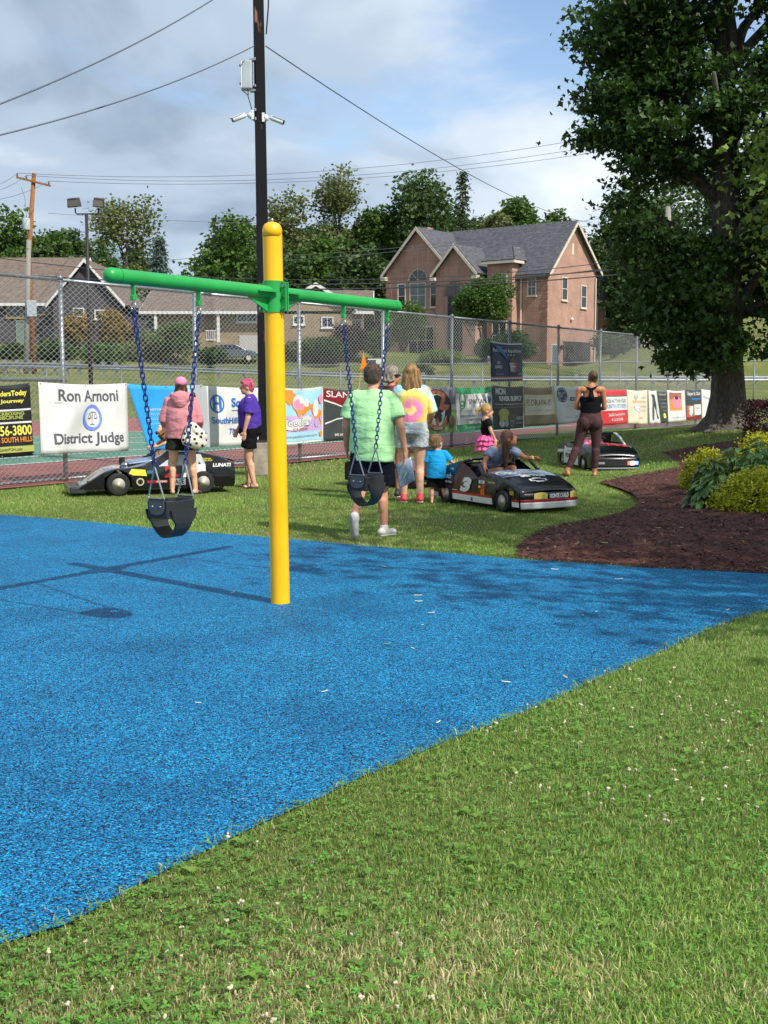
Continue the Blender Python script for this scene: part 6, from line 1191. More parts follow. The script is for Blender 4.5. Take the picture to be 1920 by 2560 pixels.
b = MB(); b.grid(lambda u, v: fe3(.04 + .92 * u, .25 + .5 * v), 10, 3); b.build('grille', blk_in, K3.t); b = MB(); b.grid(lambda u, v: fe3(.10 + .16 * u, .42 + .18 * v) + Vector((0, .006, 0)), 4, 2); b.build('number_plate', grey_d, K3.t)
b = MB(); b.grid(lambda u, v: fe3(.0 + 1.0 * u, .02 + .12 * v) + Vector((0, .008, 0)), 10, 2); b.build('lower_trim', grey_d, K3.t)
for u0, u1, c, e in ((.74, .80, '#ff3a20', 9), (.80, .88, '#ffd9c8', 14), (.88, .97, '#3a50ff', 12)):
    b = MB(); b.grid(lambda u, v: fe3(u0 + (u1 - u0) * u, .36 + .28 * v) + Vector((0, .012, 0)), 4, 3); b.build('flashing_lamp', mat('lamp_glow_' + c[1:], c, .3, emit=(c, e)), K3.t)
for x, y in ((.41, .58), (-.41, .58), (.41, -.58), (-.41, -.58)): wheel(K3.t, x, y, .13, .12)
K3.seat(-.26); b = MB(); b.box((-.2, -.34, .44), (.30, .07, .36), (R(-10), 0, 0)); b.build('seat_back', blk_in, K3.t, bevel=.03); K3.steering(.06, .45)
# ---- kart behind the man, only its wheel and flag mast show
K4 = Kart('flag_kart', 'small dark kart with an orange flag hidden behind the green shirted man', (.20, 17.3), (.8, -.6), .36, [(-.7, .34), (-.3, .42), (.2, .36), (.7, .2)], .48, -.48, .08, .16, .7, -.7, .13)
K4.deck('hood', -.7, .7, mat('kart_maroon', '#5a1518', .3, coat=.4), .02)
for x, y in ((.36, .48), (-.36, .48), (.36, -.48), (-.36, -.48)): wheel(K4.t, x, y, .17 if y < 0 else .14, .13, blk_in)
fb = at(893, 1000, 16.3); ft = at(909, 882, 16.3); lc = lambda p: Matrix.Rotation(-K4.t.rotation_euler.z, 3, 'Z') @ (Vector(p) - K4.t.location)
b = MB(); b.tube([lc((fb.x, fb.y, .3)), lc(fb), lc(ft)], .007, 6); b.build('flag_mast', mat('mast_yellow', '#c9a62a', .5), K4.t)
b = MB(); q = [at(909, 882, 16.3), at(918, 915, 16.25), at(899, 926, 16.28)]; b.add([lc(p) for p in q] + [lc(p + Vector((0, .02, 0))) for p in q], [(0, 1, 2), (5, 4, 3), (0, 3, 4, 1), (1, 4, 5, 2), (2, 5, 3, 0)]); b.build('flag', mat('flag_orange', '#f08a1e', .6), K4.t)
# ================================================================ people
def skin(n, c): return mat('skin_' + n, c, .55, .10, 6, .03, 90, spec=.35)
def cloth(n, c, var=.10, rough=.85, bump=.35, bs=22, **k): return mat('cloth_' + n, c, rough, var, 9, min(1, bump * 2.2), bs * .75, spec=.15, **({'stretch': (1.0, 1.0, 1.9)} | k))
sk_a = skin('fair', '#c58d70'); sk_b = skin('light', '#d0a084'); sk_c = skin('tan', '#b57a58'); eye_m = mat('eye_dark', '#1a120e', .3); lip_m = mat('lip', '#a3574c', .5)
_tex = bpy.data.textures.new('folds', 'CLOUDS'); _tex.noise_scale = .16; _tex.noise_depth = 1
_tex2 = bpy.data.textures.new('fine_folds', 'CLOUDS'); _tex2.noise_scale = .05; _tex2.noise_depth = 2
def grow(name, fill, m, par, vox=.010, sm=6, disp=0.0, tex=None):
    b = MB(); fill(b); o = b.build(name, m, par, smooth=True)
    q = o.modifiers.new('remesh', 'REMESH'); q.mode = 'VOXEL'; q.voxel_size = vox; q.use_smooth_shade = True
    if sm: q = o.modifiers.new('smooth', 'SMOOTH'); q.factor = .5; q.iterations = sm
    if disp: q = o.modifiers.new('folds', 'DISPLACE'); q.texture = tex or _tex; q.strength = disp; q.texture_coords = 'LOCAL'; q.mid_level = .5
    return o
def V3(*a): return Vector(a)
def adult(H, **ov):
    s = H / 1.7; J = dict(hipL=(-.09, 0, .88), hipR=(.09, 0, .88), kneeL=(-.10, .02, .48), kneeR=(.10, .02, .48), ankL=(-.10, -.01, .085), ankR=(.10, -.01, .085), toeL=(-.125, .14, .03), toeR=(.125, .14, .03),
        shL=(-.185, 0, 1.40), shR=(.185, 0, 1.40), elL=(-.245, -.03, 1.12), elR=(.245, -.03, 1.12), wrL=(-.265, .04, .885), wrR=(.265, .04, .885), pel=(0, 0, .93), waist=(0, 0, 1.08), chest=(0, 0, 1.28), neck=(0, -.015, 1.455), head=(0, .02, 1.585), hr=(.078, .098, .118), yaw=0, pitch=0, handL=(0, .15, -1), handR=(0, .15, -1))
    J.update(ov); return {k: (Vector(v) * s if k not in ('yaw', 'pitch', 'handL', 'handR') else (Vector(v) if k[:4] == 'hand' else v)) for k, v in J.items()} | {'s': s}
def kid(H, **ov):
    s = H / .9; J = dict(hipL=(-.05, 0, .40), hipR=(.05, 0, .40), kneeL=(-.055, .012, .215), kneeR=(.055, .012, .215), ankL=(-.055, 0, .045), ankR=(.055, 0, .045), toeL=(-.065, .085, .018), toeR=(.065, .085, .018),
        shL=(-.105, 0, .655), shR=(.105, 0, .655), elL=(-.14, -.01, .525), elR=(.14, -.01, .525), wrL=(-.15, .035, .42), wrR=(.15, .035, .42), pel=(0, 0, .42), waist=(0, 0, .50), chest=(0, 0, .59), neck=(0, -.005, .685), head=(0, .012, .785), hr=(.078, .092, .102), yaw=0, pitch=0, handL=(0, .15, -1), handR=(0, .15, -1))
    J.update(ov); return {k: (Vector(v) * s if k not in ('yaw', 'pitch', 'handL', 'handR') else (Vector(v) if k[:4] == 'hand' else v)) for k, v in J.items()} | {'s': s * .6}
def frame(d, up=None):
    d = Vector(d).normalized(); a = (up or Vector((0, 1, 0))); a = (a - d * a.dot(d)); a = a.normalized() if a.length > 1e-4 else d.orthogonal().normalized(); return d, a, d.cross(a)
def hand(b, w, d, s, side, curl=.5, palm=None):
    """w wrist, d pointing direction, side +1 right hand; palm faces the thigh"""
    d, f, c = frame(d, Vector((0, 1, 0))); inn = c * (-side) if c.x * side > 0 else c * side; inn = Vector((-side, 0, 0)); inn = (inn - d * inn.dot(d)).normalized(); f = d.cross(inn) if d.cross(inn).y > 0 else inn.cross(d)
    p = w + d * .045 * s; b.ell(p, (.016 * s, .040 * s, .050 * s), Matrix((inn, f, d)).transposed()); b.cap(w - d * .02 * s, p, .024 * s, .026 * s, 8)
    for i, (off, l) in enumerate(((.030, .070), (.011, .078), (-.009, .074), (-.028, .060))):
        a = p + d * .040 * s + f * off * s; m_ = a + d * l * .52 * s + inn * curl * .018 * s; e = m_ + d * l * .45 * s * (1 - curl * .5) + inn * curl * .032 * s; b.cap(a, m_, .0098 * s, .009 * s, 7); b.cap(m_, e, .009 * s, .0078 * s, 7)
    a = p - d * .015 * s + f * .036 * s; m_ = a + f * .024 * s + d * .030 * s + inn * .008 * s; b.cap(a, m_, .0125 * s, .011 * s, 7); b.cap(m_, m_ + d * .034 * s + inn * .012 * s, .0105 * s, .009 * s, 7)
def rotm(J): return Euler((R(-J['pitch']), 0, R(J['yaw']))).to_matrix()
def hd(J, x, y, z): return J['head'] + rotm(J) @ Vector((x * J['hr'].x, y * J['hr'].y, z * J['hr'].z))     # head space: +y face, unit = head radius
def fill_head(b, J):
    M = rotm(J); h = J['hr']
    b.ell(hd(J, 0, -.08, .12), (h.x * .97, h.y * .95, h.z * .88), M); b.ell(hd(J, 0, .18, -.42), (h.x * .74, h.y * .72, h.z * .60), M); b.ell(hd(J, 0, .55, -.72), (h.x * .36, h.y * .34, h.z * .26), M)
    b.ell(hd(J, 0, 1.0, -.20), (h.x * .14, h.y * .24, h.z * .20), M, 8, 6); b.cap(hd(J, 0, .86, .12), hd(J, 0, 1.08, -.24), h.x * .10, h.x * .15, 7); b.ell(hd(J, 0, .86, -.52), (h.x * .30, h.y * .12, h.z * .09), M, 8, 6)
    b.ell(hd(J, 0, .72, .10), (h.x * .62, h.y * .22, h.z * .12), M, 8, 6)
    for s_ in (-1, 1): b.ell(hd(J, s_ * .98, -.08, -.12), (h.x * .12, h.y * .22, h.z * .25), M, 8, 6)
def fill_body(b, J, g=1.0, foot=True, hands=True, calf=1.0):
    s = J['s']; fill_head(b, J); b.cap(J['neck'] - V3(0, 0, .03) * s, J['head'] + (J['neck'] - J['head']) * .35, .056 * s * g ** .5, .052 * s)
    up = (J['neck'] - J['chest']).normalized(); b.cap(J['pel'], J['chest'], .125 * s * g, .125 * s * g); b.cap(J['shL'] * .85 + J['shR'] * .15, J['shR'] * .85 + J['shL'] * .15, .06 * s * g ** .5); b.cap(J['chest'], J['neck'], .11 * s, .06 * s)
    for k in 'LR':
        b.cap(J['hip' + k], J['knee' + k], .086 * s * g, .056 * s * calf); b.cap(J['knee' + k], J['ank' + k], .054 * s * calf, .036 * s * calf)
        m_ = J['knee' + k].lerp(J['ank' + k], .28); d = (J['ank' + k] - J['knee' + k]).normalized(); bk = -(J['toe' + k] - J['ank' + k]); bk = (bk - d * bk.dot(d)).normalized() * .016 * s; b.cap(m_ + bk, m_ + bk + d * .09 * s, .050 * s * calf, .040 * s * calf)
        b.cap(J['sh' + k], J['el' + k], .050 * s * g ** .6, .040 * s * g ** .5); b.cap(J['el' + k], J['wr' + k], .041 * s * g ** .5, .027 * s)
        if hands: hand(b, J['wr' + k], J['hand' + k], s, 1 if k == 'R' else -1)
        if foot: fill_foot(b, J, k, s)
def fill_foot(b, J, k, s, r=1.0, lift=0.0):
    a, t = J['ank' + k], J['toe' + k]; d = Vector((t.x - a.x, t.y - a.y, t.z - a.z + .045 * s)); heel = a + Vector((0, 0, -.045 * s)) - d * .28; b.cap(heel, t, .034 * s * r, .026 * s * r, 9); b.cap(a, heel.lerp(t, .45), .034 * s * r, .030 * s * r, 9); side = Vector((d.y, -d.x, 0)).normalized() * .018 * s; b.cap(t - side - d * .12, t + side - d * .12, .025 * s * r, .025 * s * r, 8)
def shoe(J, k, par, m, sole, s, nm='shoe', low=True):
    o = grow(nm, lambda b: (fill_foot(b, J, k, s, 1.22), b.cap(J['ank' + k] - V3(0, 0, .03) * s, J['ank' + k] + V3(0, 0, .005) * s, .046 * s)), m, par, .007, 3)
    a, t = J['ank' + k], J['toe' + k]; d = Vector((t.x - a.x, t.y - a.y, t.z - a.z + .045 * s)); heel = a + Vector((0, 0, -.045 * s)) - d * .28; n = Vector((0, 0, -1)); n = (n - d.normalized() * n.dot(d.normalized())).normalized()
    b = MB(); side = d.cross(n).normalized(); b.tube([heel + n * .036 * s - d * .14, heel + n * .036 * s, heel.lerp(t, .5) + n * .034 * s, t + n * .030 * s, t + n * .030 * s + d * .14], [.028 * s, .038 * s, .040 * s, .044 * s, .026 * s], 12, True, side, [.012 * s] * 5); b.build('sole', sole, o, smooth=True); return o
def sandal(J, k, par, m, s):
    a, t = J['ank' + k], J['toe' + k]; d = Vector((t.x - a.x, t.y - a.y, 0)); heel = Vector((a.x, a.y, .012 * s)) - d * .34; e = Vector((t.x, t.y, .012 * s)) + d * .15; side = Vector((d.y, -d.x, 0)).normalized()
    b = MB(); b.tube([heel - d * .1, heel, heel.lerp(e, .5), e - d * .1, e], [.022 * s, .036 * s, .034 * s, .044 * s, .024 * s], 12, True, side, [.011 * s] * 5); o = b.build('sandal', m, par, smooth=True)
    b = MB(); mid = heel.lerp(e, .62)
    for q in (-1, 1): b.tube([mid + side * q * .042 * s, mid + side * q * .03 * s + V3(0, 0, .045) * s, heel.lerp(e, .85) + V3(0, 0, .035) * s], .007 * s, 6)
    b.tube([mid - d * .25 - side * .045 * s + V3(0, 0, .01), mid - d * .28 + V3(0, 0, .075) * s, mid - d * .25 + side * .045 * s + V3(0, 0, .01)], .010 * s, 6); b.build('strap', m, o, smooth=True)
def torso(b, J, rings, side=(1, 0, 0)):
    """rings: (t along pelvis-neck, half width, half depth, y shift)"""
    p0, p1, p2 = J['pel'], J['chest'], J['neck']; pts = []
    for t, w, d, y in rings:
        p = p0 + (p1 - p0) * t if t <= 1 else p1 + (p2 - p1) * (t - 1); pts.append(p + Vector((0, y, 0)))
    b.tube(pts, [r_[1] for r_ in rings], 22, True, side, [r_[2] for r_ in rings])
def sleeve(b, J, k, f, r0, r1):
    a, e = J['sh' + k], J['el' + k]; o = J['sh' + ('R' if k == 'L' else 'L')]; q = a.lerp(e, f) if f <= 1 else e.lerp(J['wr' + k], f - 1); dn = Vector((0, 0, -.012)) * (r0 / .07)
    pts = [a + (o - a) * .22 + dn * 1.5, a + (o - a) * .03 + dn, a.lerp(q if f <= 1 else e, .5) + dn] + ([e] if f > 1 else []) + [q + (dn if f <= 1 else dn * 0)]; b.tube(pts, [r0 * .8, r0, (r0 + r1) / 2] + ([r1 * 1.08] if f > 1 else []) + [r1], 14)
def yoke(b, J, g=1.0):
    s = J['s']; b.cap(J['shL'] * .88 + J['shR'] * .12, J['shR'] * .88 + J['shL'] * .12, .070 * s * g ** .5); b.cap(J['chest'], J['chest'].lerp(J['neck'], .82), .118 * s, .078 * s)
def leggings(b, J, f, r0, r1, hip=None, flare=None):
    s = J['s']; hip = hip or (.175 * s, .135 * s); b.tube([J['pel'] + V3(0, 0, .12) * s, J['pel'] + V3(0, 0, .04) * s, J['pel'] - V3(0, 0, .06) * s, J['pel'] - V3(0, 0, .12) * s], [hip[0] * .88, hip[0] * .97, hip[0], hip[0] * .8], 20, True, (1, 0, 0), [hip[1] * .86, hip[1], hip[1] * 1.02, hip[1] * .75])
    for k in 'LR':
        h, n, a = J['hip' + k], J['knee' + k], J['ank' + k]; pts = [h + V3(0, 0, .02) * s, h.lerp(n, .3)]
        if f <= 1: pts += [h.lerp(n, f)]; rr = [r0, r0 * .98, r1]
        else: pts += [n, n.lerp(a, .3), n.lerp(a, f - 1)]; rr = [r0, r0 * .9, r1 * 1.25, r1 * 1.22, r1]
        b.tube(pts, rr, 14)
def eyes(J, par):
    for s_ in (-1, 1): b = MB(); b.ell(hd(J, s_ * .38, .84, .02), (J['hr'].x * .13, J['hr'].y * .07, J['hr'].z * .06), rotm(J), 8, 6); b.build('eye', eye_m, par, smooth=True); b = MB(); b.ell(hd(J, s_ * .38, .90, .20), (J['hr'].x * .2, J['hr'].y * .05, J['hr'].z * .035), rotm(J), 8, 6); b.build('eyebrow', eye_m, par, smooth=True)
    b = MB(); b.ell(hd(J, 0, .93, -.52), (J['hr'].x * .28, J['hr'].y * .05, J['hr'].z * .05), rotm(J), 8, 6); b.build('mouth', lip_m, par, smooth=True)
def strands(b, J, n, z0, length, r, seed, back=True, spread=1.0, tip=None, ymin=-1.05, ymax=.25):
    rr = random.Random(seed); s = J['s']
    for i in range(n):
        a = rr.uniform(-1, 1); ang = a * math.pi * .62; x, y = math.sin(ang) * .98 * spread, -math.cos(ang) * 1.02; y = max(ymin, min(ymax, y)); p0 = hd(J, x * .85, y * .85, z0 + .3); p1 = hd(J, x * 1.04, y * 1.06, z0 - .5); l = length * rr.uniform(.78, 1.06); e = p1 + Vector((rr.uniform(-.03, .03) + (p1.x - J['head'].x) * .15, rr.uniform(-.02, .02) - .01, -l)); e = e + (tip or Vector((0, 0, 0))); b.cap(p0, p1, r * 1.1, r, 7); b.cap(p1, p1.lerp(e, .6), r, r * .85, 7); b.cap(p1.lerp(e, .6), e, r * .85, r * .4, 7)
def hairm(n, c, c2): return mat('hair_' + n, c, .5, .3, 14, .8, 45, stretch=(3, 3, .35), col2=c2, spec=.4)
def at_ground(px, py): g = ground(px, py); return (g.x, g.y, 0)

# ---- man in the pale green shirt, walking away
J = adult(1.66, hipL=(-.10, -.02, .86), hipR=(.10, .02, .86), kneeL=(-.115, -.02, .47), kneeR=(.10, .06, .47), ankL=(-.145, -.34, .24), ankR=(.115, .05, .09), toeL=(-.135, -.335, .045), toeR=(.20, .19, .035), shL=(-.200, 0, 1.395), shR=(.200, 0, 1.395), elL=(-.262, .02, 1.11), elR=(.282, -.05, 1.11), wrL=(-.27, .14, .90), wrR=(.325, .0, .86), neck=(0, -.01, 1.455), head=(.01, .02, 1.60), hr=(.092, .108, .127), yaw=-12, handL=(0, .5, -1), handR=(0, .1, -1))
P = thing('person', 'man in a pale green shirt and navy shorts walking away behind the right swing', 'person', at_ground(931, 1342), R(-4)); s = J['s']
body = grow('body', lambda b: fill_body(b, J, 1.22, True, True, 1.05), sk_a, P, .0085, 4)
grow('shirt', lambda b: (torso(b, J, [(-.50, .212, .165, -.005), (-.2, .222, .180, 0), (.25, .224, .187, 0), (.7, .215, .175, 0), (1.0, .212, .16, 0), (1.35, .205, .135, -.01), (1.68, .15, .10, -.015), (1.88, .085, .075, -.012)]), yoke(b, J, 1.22), sleeve(b, J, 'L', .68, .074, .088), sleeve(b, J, 'R', .68, .074, .088)), cloth('mint', '#a3d69a', .07, .85, .5, 10, stretch=(1.2, 1.2, 2.4)), P, .010, 6, .022)
grow('shorts', lambda b: leggings(b, J, .86, .118, .128, (.205, .165)), cloth('navy', '#11131f', .15, .9), P, .011, 5, .015)
hairm('dark', '#20181a', '#3a2e2b'); grow('hair', lambda b: (b.ell(hd(J, 0, -.16, .22), (J['hr'].x * 1.03, J['hr'].y * .97, J['hr'].z * .86), rotm(J)), b.ell(hd(J, 0, -.45, -.15), (J['hr'].x * .92, J['hr'].y * .62, J['hr'].z * .50), rotm(J))), mat('hair_short', '#33271f', .75, .4, 40, 1.0, 140, col2='#6a5744'), body, .007, 2, .006, _tex2)
for k in 'LR': shoe(J, k, P, mat('shoe_white', '#d8d5cd', .5, .08, 10), mat('sole_grey', '#8f8d88', .7, .2, 30) if k == 'L' else mat('sole_white', '#c9c6bf', .6), s)
# clear folder held in his right hand
hb = P.matrix_basis if False else Matrix.Translation(P.location) @ Matrix.Rotation(P.rotation_euler.z, 4, 'Z'); hw = hb @ (J['wrR'] + V3(0, .01, -.11))
fo = thing('plastic_folder', 'clear plastic sleeve of papers in the hand of the green shirted man', 'folder', hw, R(-10)); fo.scale = (.74, .74, .74); b = MB(); fpoly = [(-.02, .05), (.10, .00), (.09, -.11), (-.03, -.31), (-.15, -.17)]
b.grid(lambda u, v: Vector(((-.155 + .24 * u) * (.9) + (.06 - .1 * v) * .6 + .03, .015 * math.sin(4 * u + 3 * v) - .01, -.29 + .31 * v + .12 * (u - .5))), 10, 10); b.build('sleeve', mat('clear_plastic', '#8f99a6', .12, .35, 14, spec=.8), fo, smooth=True, solid=.004)
b = MB(); b.add([(-.02, -.022, -.20), (.05, -.022, -.06), (.06, -.022, -.07), (-.01, -.022, -.21)], [(0, 1, 2, 3)]); b.build('green_slip', mat('slip_green', '#8fd6a0', .5), fo)

# ---- woman in the tie-dye shirt
J = adult(1.73, shL=(-.18, 0, 1.385), shR=(.18, .02, 1.385), elL=(-.21, .06, 1.12), elR=(.245, .08, 1.11), wrL=(-.18, .24, 1.08), wrR=(.22, .25, 1.0), handL=(.2, .8, -.3), handR=(-.3, .9, -.2), hipL=(-.10, 0, .88), hipR=(.10, 0, .88), kneeL=(-.085, .05, .48), kneeR=(.10, .02, .48), ankL=(-.095, .05, .09), ankR=(.115, -.05, .10), toeL=(-.14, .19, .03), toeR=(.09, .10, .032), yaw=-6)
P = thing('person', 'woman with long blonde hair in a tie-dye shirt and denim shorts', 'person', at_ground(1028, 1258), R(-6)); s = J['s']
body = grow('body', lambda b: fill_body(b, J, 1.2, True, True, 1.12), sk_b, P, .0095, 4)
def tiedye():
    m = mat('cloth_tie_dye', '#e5d36a', .9, bump=.0); nt = m.node_tree; N = nt.nodes.new; K_ = nt.links.new; b = nt.nodes['Principled BSDF']; t = N('ShaderNodeTexCoord'); mp = N('ShaderNodeMapping'); mp.inputs['Location'].default_value = (-.01, 0, -1.19); K_(t.outputs['Object'], mp.inputs[0])
    sp_ = N('ShaderNodeSeparateXYZ'); K_(mp.outputs[0], sp_.inputs[0]); cb = N('ShaderNodeCombineXYZ'); K_(sp_.outputs[0], cb.inputs[0]); K_(sp_.outputs[2], cb.inputs[1]); ln = N('ShaderNodeVectorMath'); ln.operation = 'LENGTH'; K_(cb.outputs[0], ln.inputs[0])
    an = N('ShaderNodeMath'); an.operation = 'ARCTAN2'; K_(sp_.outputs[2], an.inputs[0]); K_(sp_.outputs[0], an.inputs[1]); n = N('ShaderNodeTexNoise'); n.inputs['Scale'].default_value = 16; n.inputs['Detail'].default_value = 3; K_(t.outputs['Object'], n.inputs[0])
    m1 = N('ShaderNodeMath'); m1.operation = 'MULTIPLY'; m1.inputs[1].default_value = .016; K_(an.outputs[0], m1.inputs[0]); a1 = N('ShaderNodeMath'); a1.operation = 'ADD'; K_(ln.outputs['Value'], a1.inputs[0]); K_(m1.outputs[0], a1.inputs[1]); m2 = N('ShaderNodeMath'); m2.operation = 'MULTIPLY'; m2.inputs[1].default_value = .07; K_(n.outputs['Fac'], m2.inputs[0]); a2 = N('ShaderNodeMath'); a2.operation = 'ADD'; K_(a1.outputs[0], a2.inputs[0]); K_(m2.outputs[0], a2.inputs[1])
    m3 = N('ShaderNodeMath'); m3.operation = 'MULTIPLY'; m3.inputs[1].default_value = 2.0; K_(a2.outputs[0], m3.inputs[0]); r = N('ShaderNodeValToRGB'); e = r.color_ramp.elements; e[0].position = .06; e[0].color = (*lin('#e8c07a'), 1); e[1].position = .98; e[1].color = (*lin('#e07ac0'), 1)
    for p_, c in ((.14, '#ecd37c'), (.21, '#e878a6'), (.32, '#e884b4'), (.38, '#eeb070'), (.44, '#eac860'), (.56, '#ebdc80'), (.66, '#a6dcd8'), (.76, '#86cfe6'), (.86, '#d58fd0')): q = e.new(p_); q.color = (*lin(c), 1)
    K_(m3.outputs[0], r.inputs[0]); K_(r.outputs[0], b.inputs['Base Color']); return m
grow('shirt', lambda b: (torso(b, J, [(.02, .188, .15, 0), (.3, .192, .16, 0), (.7, .195, .16, 0), (1.0, .195, .15, 0), (1.35, .19, .13, -.01), (1.68, .14, .095, -.015), (1.88, .08, .07, -.012)]), yoke(b, J, 1.2), sleeve(b, J, 'L', .92, .070, .084), sleeve(b, J, 'R', .92, .070, .084)), tiedye(), P, .010, 5, .022)
den = cloth('denim', '#8fa5b8', .25, .9, .5, 30, col2='#c9c8bb'); grow('shorts', lambda b: leggings(b, J, .46, .118, .122, (.205, .165)), den, P, .010, 4, .02)
hb_ = hairm('blonde', '#6b4a2c', '#b58e58'); grow('hair', lambda b: (b.ell(hd(J, 0, -.2, .22), (J['hr'].x * 1.08, J['hr'].y * 1.02, J['hr'].z * .92), rotm(J)), strands(b, J, 60, .05, .24, .017, 4, spread=1.35)), hb_, body, .009, 2, .006, _tex2)
for k in 'LR': shoe(J, k, P, mat('shoe_coral', '#e04a50', .55, .15, 14), mat('sole_white', '#c9c6bf', .6), s)

# ---- person with grey hair and sunglasses seen between them
J = adult(1.70, yaw=-70, head=(.0, .02, 1.60), shL=(-.19, 0, 1.40), elL=(-.23, .03, 1.12), wrL=(-.2, .2, 1.0))
P = thing('person', 'person with wavy grey hair and sunglasses half hidden between the green shirt and tie-dye shirt', 'person', (.10, 15.6, 0), R(-20)); body = grow('body', lambda b: fill_body(b, J, 1.0), sk_c, P, .011, 4)
grow('shirt', lambda b: (torso(b, J, [(-.1, .18, .13, 0), (.6, .19, .14, 0), (1.0, .20, .14, 0), (1.4, .18, .11, -.01), (1.88, .07, .065, -.01)]), yoke(b, J, 1.0), sleeve(b, J, 'L', .7, .068, .08), sleeve(b, J, 'R', .7, .068, .08)), cloth('plum', '#5a3340', .3), P, .013, 4, .03)
grow('shorts', lambda b: leggings(b, J, .6, .105, .11), cloth('khaki', '#7b7363'), P, .013, 4, .02); grow('hair', lambda b: (b.ell(hd(J, 0, -.18, .25), (J['hr'].x * 1.15, J['hr'].y * 1.08, J['hr'].z * .98), rotm(J)), strands(b, J, 22, .0, .03, .020, 8)), hairm('grey', '#6b5a4c', '#b3a796'), body, .009, 1, .02, _tex2)
b = MB(); b.tube([hd(J, -1.02, .0, .02), hd(J, -.75, .82, .02), hd(J, 0, 1.02, .04), hd(J, .75, .82, .02), hd(J, 1.02, .0, .02)], .014, 6); b.build('sunglasses', eye_m, P); eyes(J, body)
for k in 'LR': shoe(J, k, P, mat('shoe_dark', '#2c2a2b', .6), mat('sole_white', '#c9c6bf', .6), J['s'])

# ---- woman in the pink hoodie with cap and dotted bag
J = adult(1.57, shL=(-.175, 0, 1.38), shR=(.175, 0, 1.38), elL=(-.255, -.01, 1.10), elR=(.25, .0, 1.09), wrL=(-.235, .17, 1.0), wrR=(.23, .17, .98), handL=(.2, .9, -.3), handR=(-.2, .9, -.3), hipL=(-.10, 0, .86), hipR=(.10, 0, .86), kneeL=(-.14, .02, .47), kneeR=(.15, .02, .47), ankL=(-.15, -.01, .085), ankR=(.185, -.01, .085), toeL=(-.19, .13, .03), toeR=(.24, .12, .03), pitch=-8)
P = thing('person', 'woman in a pink cap and pink hoodie seen from behind', 'person', at_ground(457, 1236), R(4)); s = J['s']; body = grow('body', lambda b: fill_body(b, J, 1.08, True, True, 1.05), sk_b, P, .009, 4)
pinkc = cloth('pink', '#c9858c', .1, .9, .5, 12); hood = grow('hoodie', lambda b: (torso(b, J, [(-.32, .205, .15, 0), (.1, .215, .165, 0), (.6, .215, .17, 0), (1.0, .205, .16, 0), (1.35, .19, .14, -.01), (1.68, .135, .10, -.02), (1.88, .085, .085, -.02)]), yoke(b, J, 1.1), sleeve(b, J, 'L', 1.75, .078, .066), sleeve(b, J, 'R', 1.75, .078, .066)), pinkc, P, .010, 5, .02)
grow('hood', lambda b: (b.ell(J['neck'] + V3(0, -.10, -.04), (.135, .08, .10), (R(20), 0, 0)), b.ell(J['neck'] + V3(0, -.13, -.10), (.095, .05, .08)), b.cap(J['neck'] + V3(-.11, -.02, .0), J['neck'] + V3(-.06, .07, -.04), .04), b.cap(J['neck'] + V3(.11, -.02, .0), J['neck'] + V3(.06, .07, -.04), .04)), pinkc, hood, .01, 4, .02)
grow('shorts', lambda b: leggings(b, J, .52, .112, .118, (.195, .15)), cloth('dark_olive', '#20271f', .2), P, .011, 4, .02)
grow('hair', lambda b: (b.ell(hd(J, 0, -.2, .0), (J['hr'].x * 1.05, J['hr'].y * .98, J['hr'].z * .85), rotm(J)), strands(b, J, 22, -.1, .06, .017, 12)), hairm('brown', '#3c2820', '#6b4d3a'), body, .009, 1, .006, _tex2)
capm = cloth('cap_pink', '#e28aa8', .05); cp = grow('cap', lambda b: (b.ell(hd(J, 0, -.08, .50), (J['hr'].x * 1.16, J['hr'].y * 1.12, J['hr'].z * .66), rotm(J)), b.cap(hd(J, 0, 1.0, .32), hd(J, 0, 1.55, .24), .045, .035)), capm, P, .008, 2); b = MB(); b.ell(hd(J, 0, -1.10, .22), (.032, .014, .020), rotm(J)); b.build('cap_opening', hairm('brown', '#3c2820', '#6b4d3a'), cp, smooth=True)
for k in 'LR': sandal(J, k, P, mat('sandal_navy', '#23283a', .7), s)
bag_w = Matrix.Translation(P.location) @ Matrix.Rotation(P.rotation_euler.z, 4, 'Z') @ V3(.19, -.20, .64); bag = thing('tote_bag', 'white tote bag with black dots on the shoulder of the pink hoodie woman', 'bag', bag_w, R(6))
def dotted():
    m = mat('dotted_canvas', '#d6cfbe', .85); nt = m.node_tree; N = nt.nodes.new; b = nt.nodes['Principled BSDF']; t = N('ShaderNodeTexCoord'); mp = N('ShaderNodeMapping'); mp.inputs['Rotation'].default_value = (R(90), 0, 0); v = N('ShaderNodeTexVoronoi'); v.voronoi_dimensions = '2D'; v.inputs['Scale'].default_value = 13; v.inputs['Randomness'].default_value = .6; r = N('ShaderNodeValToRGB'); r.color_ramp.interpolation = 'CONSTANT'; e = r.color_ramp.elements; e[0].color = (.015, .014, .013, 1); e[1].position = .24; e[1].color = (*lin('#d9d2c2'), 1)
    nt.links.new(t.outputs['Object'], mp.inputs[0]); nt.links.new(mp.outputs[0], v.inputs['Vector']); nt.links.new(v.outputs['Distance'], r.inputs[0]); nt.links.new(r.outputs[0], b.inputs['Base Color']); return m
grow('pouch', lambda b: (b.ell((0, 0, .10), (.175, .075, .11), (0, R(12), 0)), b.cap((-.10, 0, .10), (-.055, 0, .30), .075, .055), b.cap((-.02, 0, .28), (.10, 0, .16), .06, .07)), dotted(), bag, .010, 5, .025)
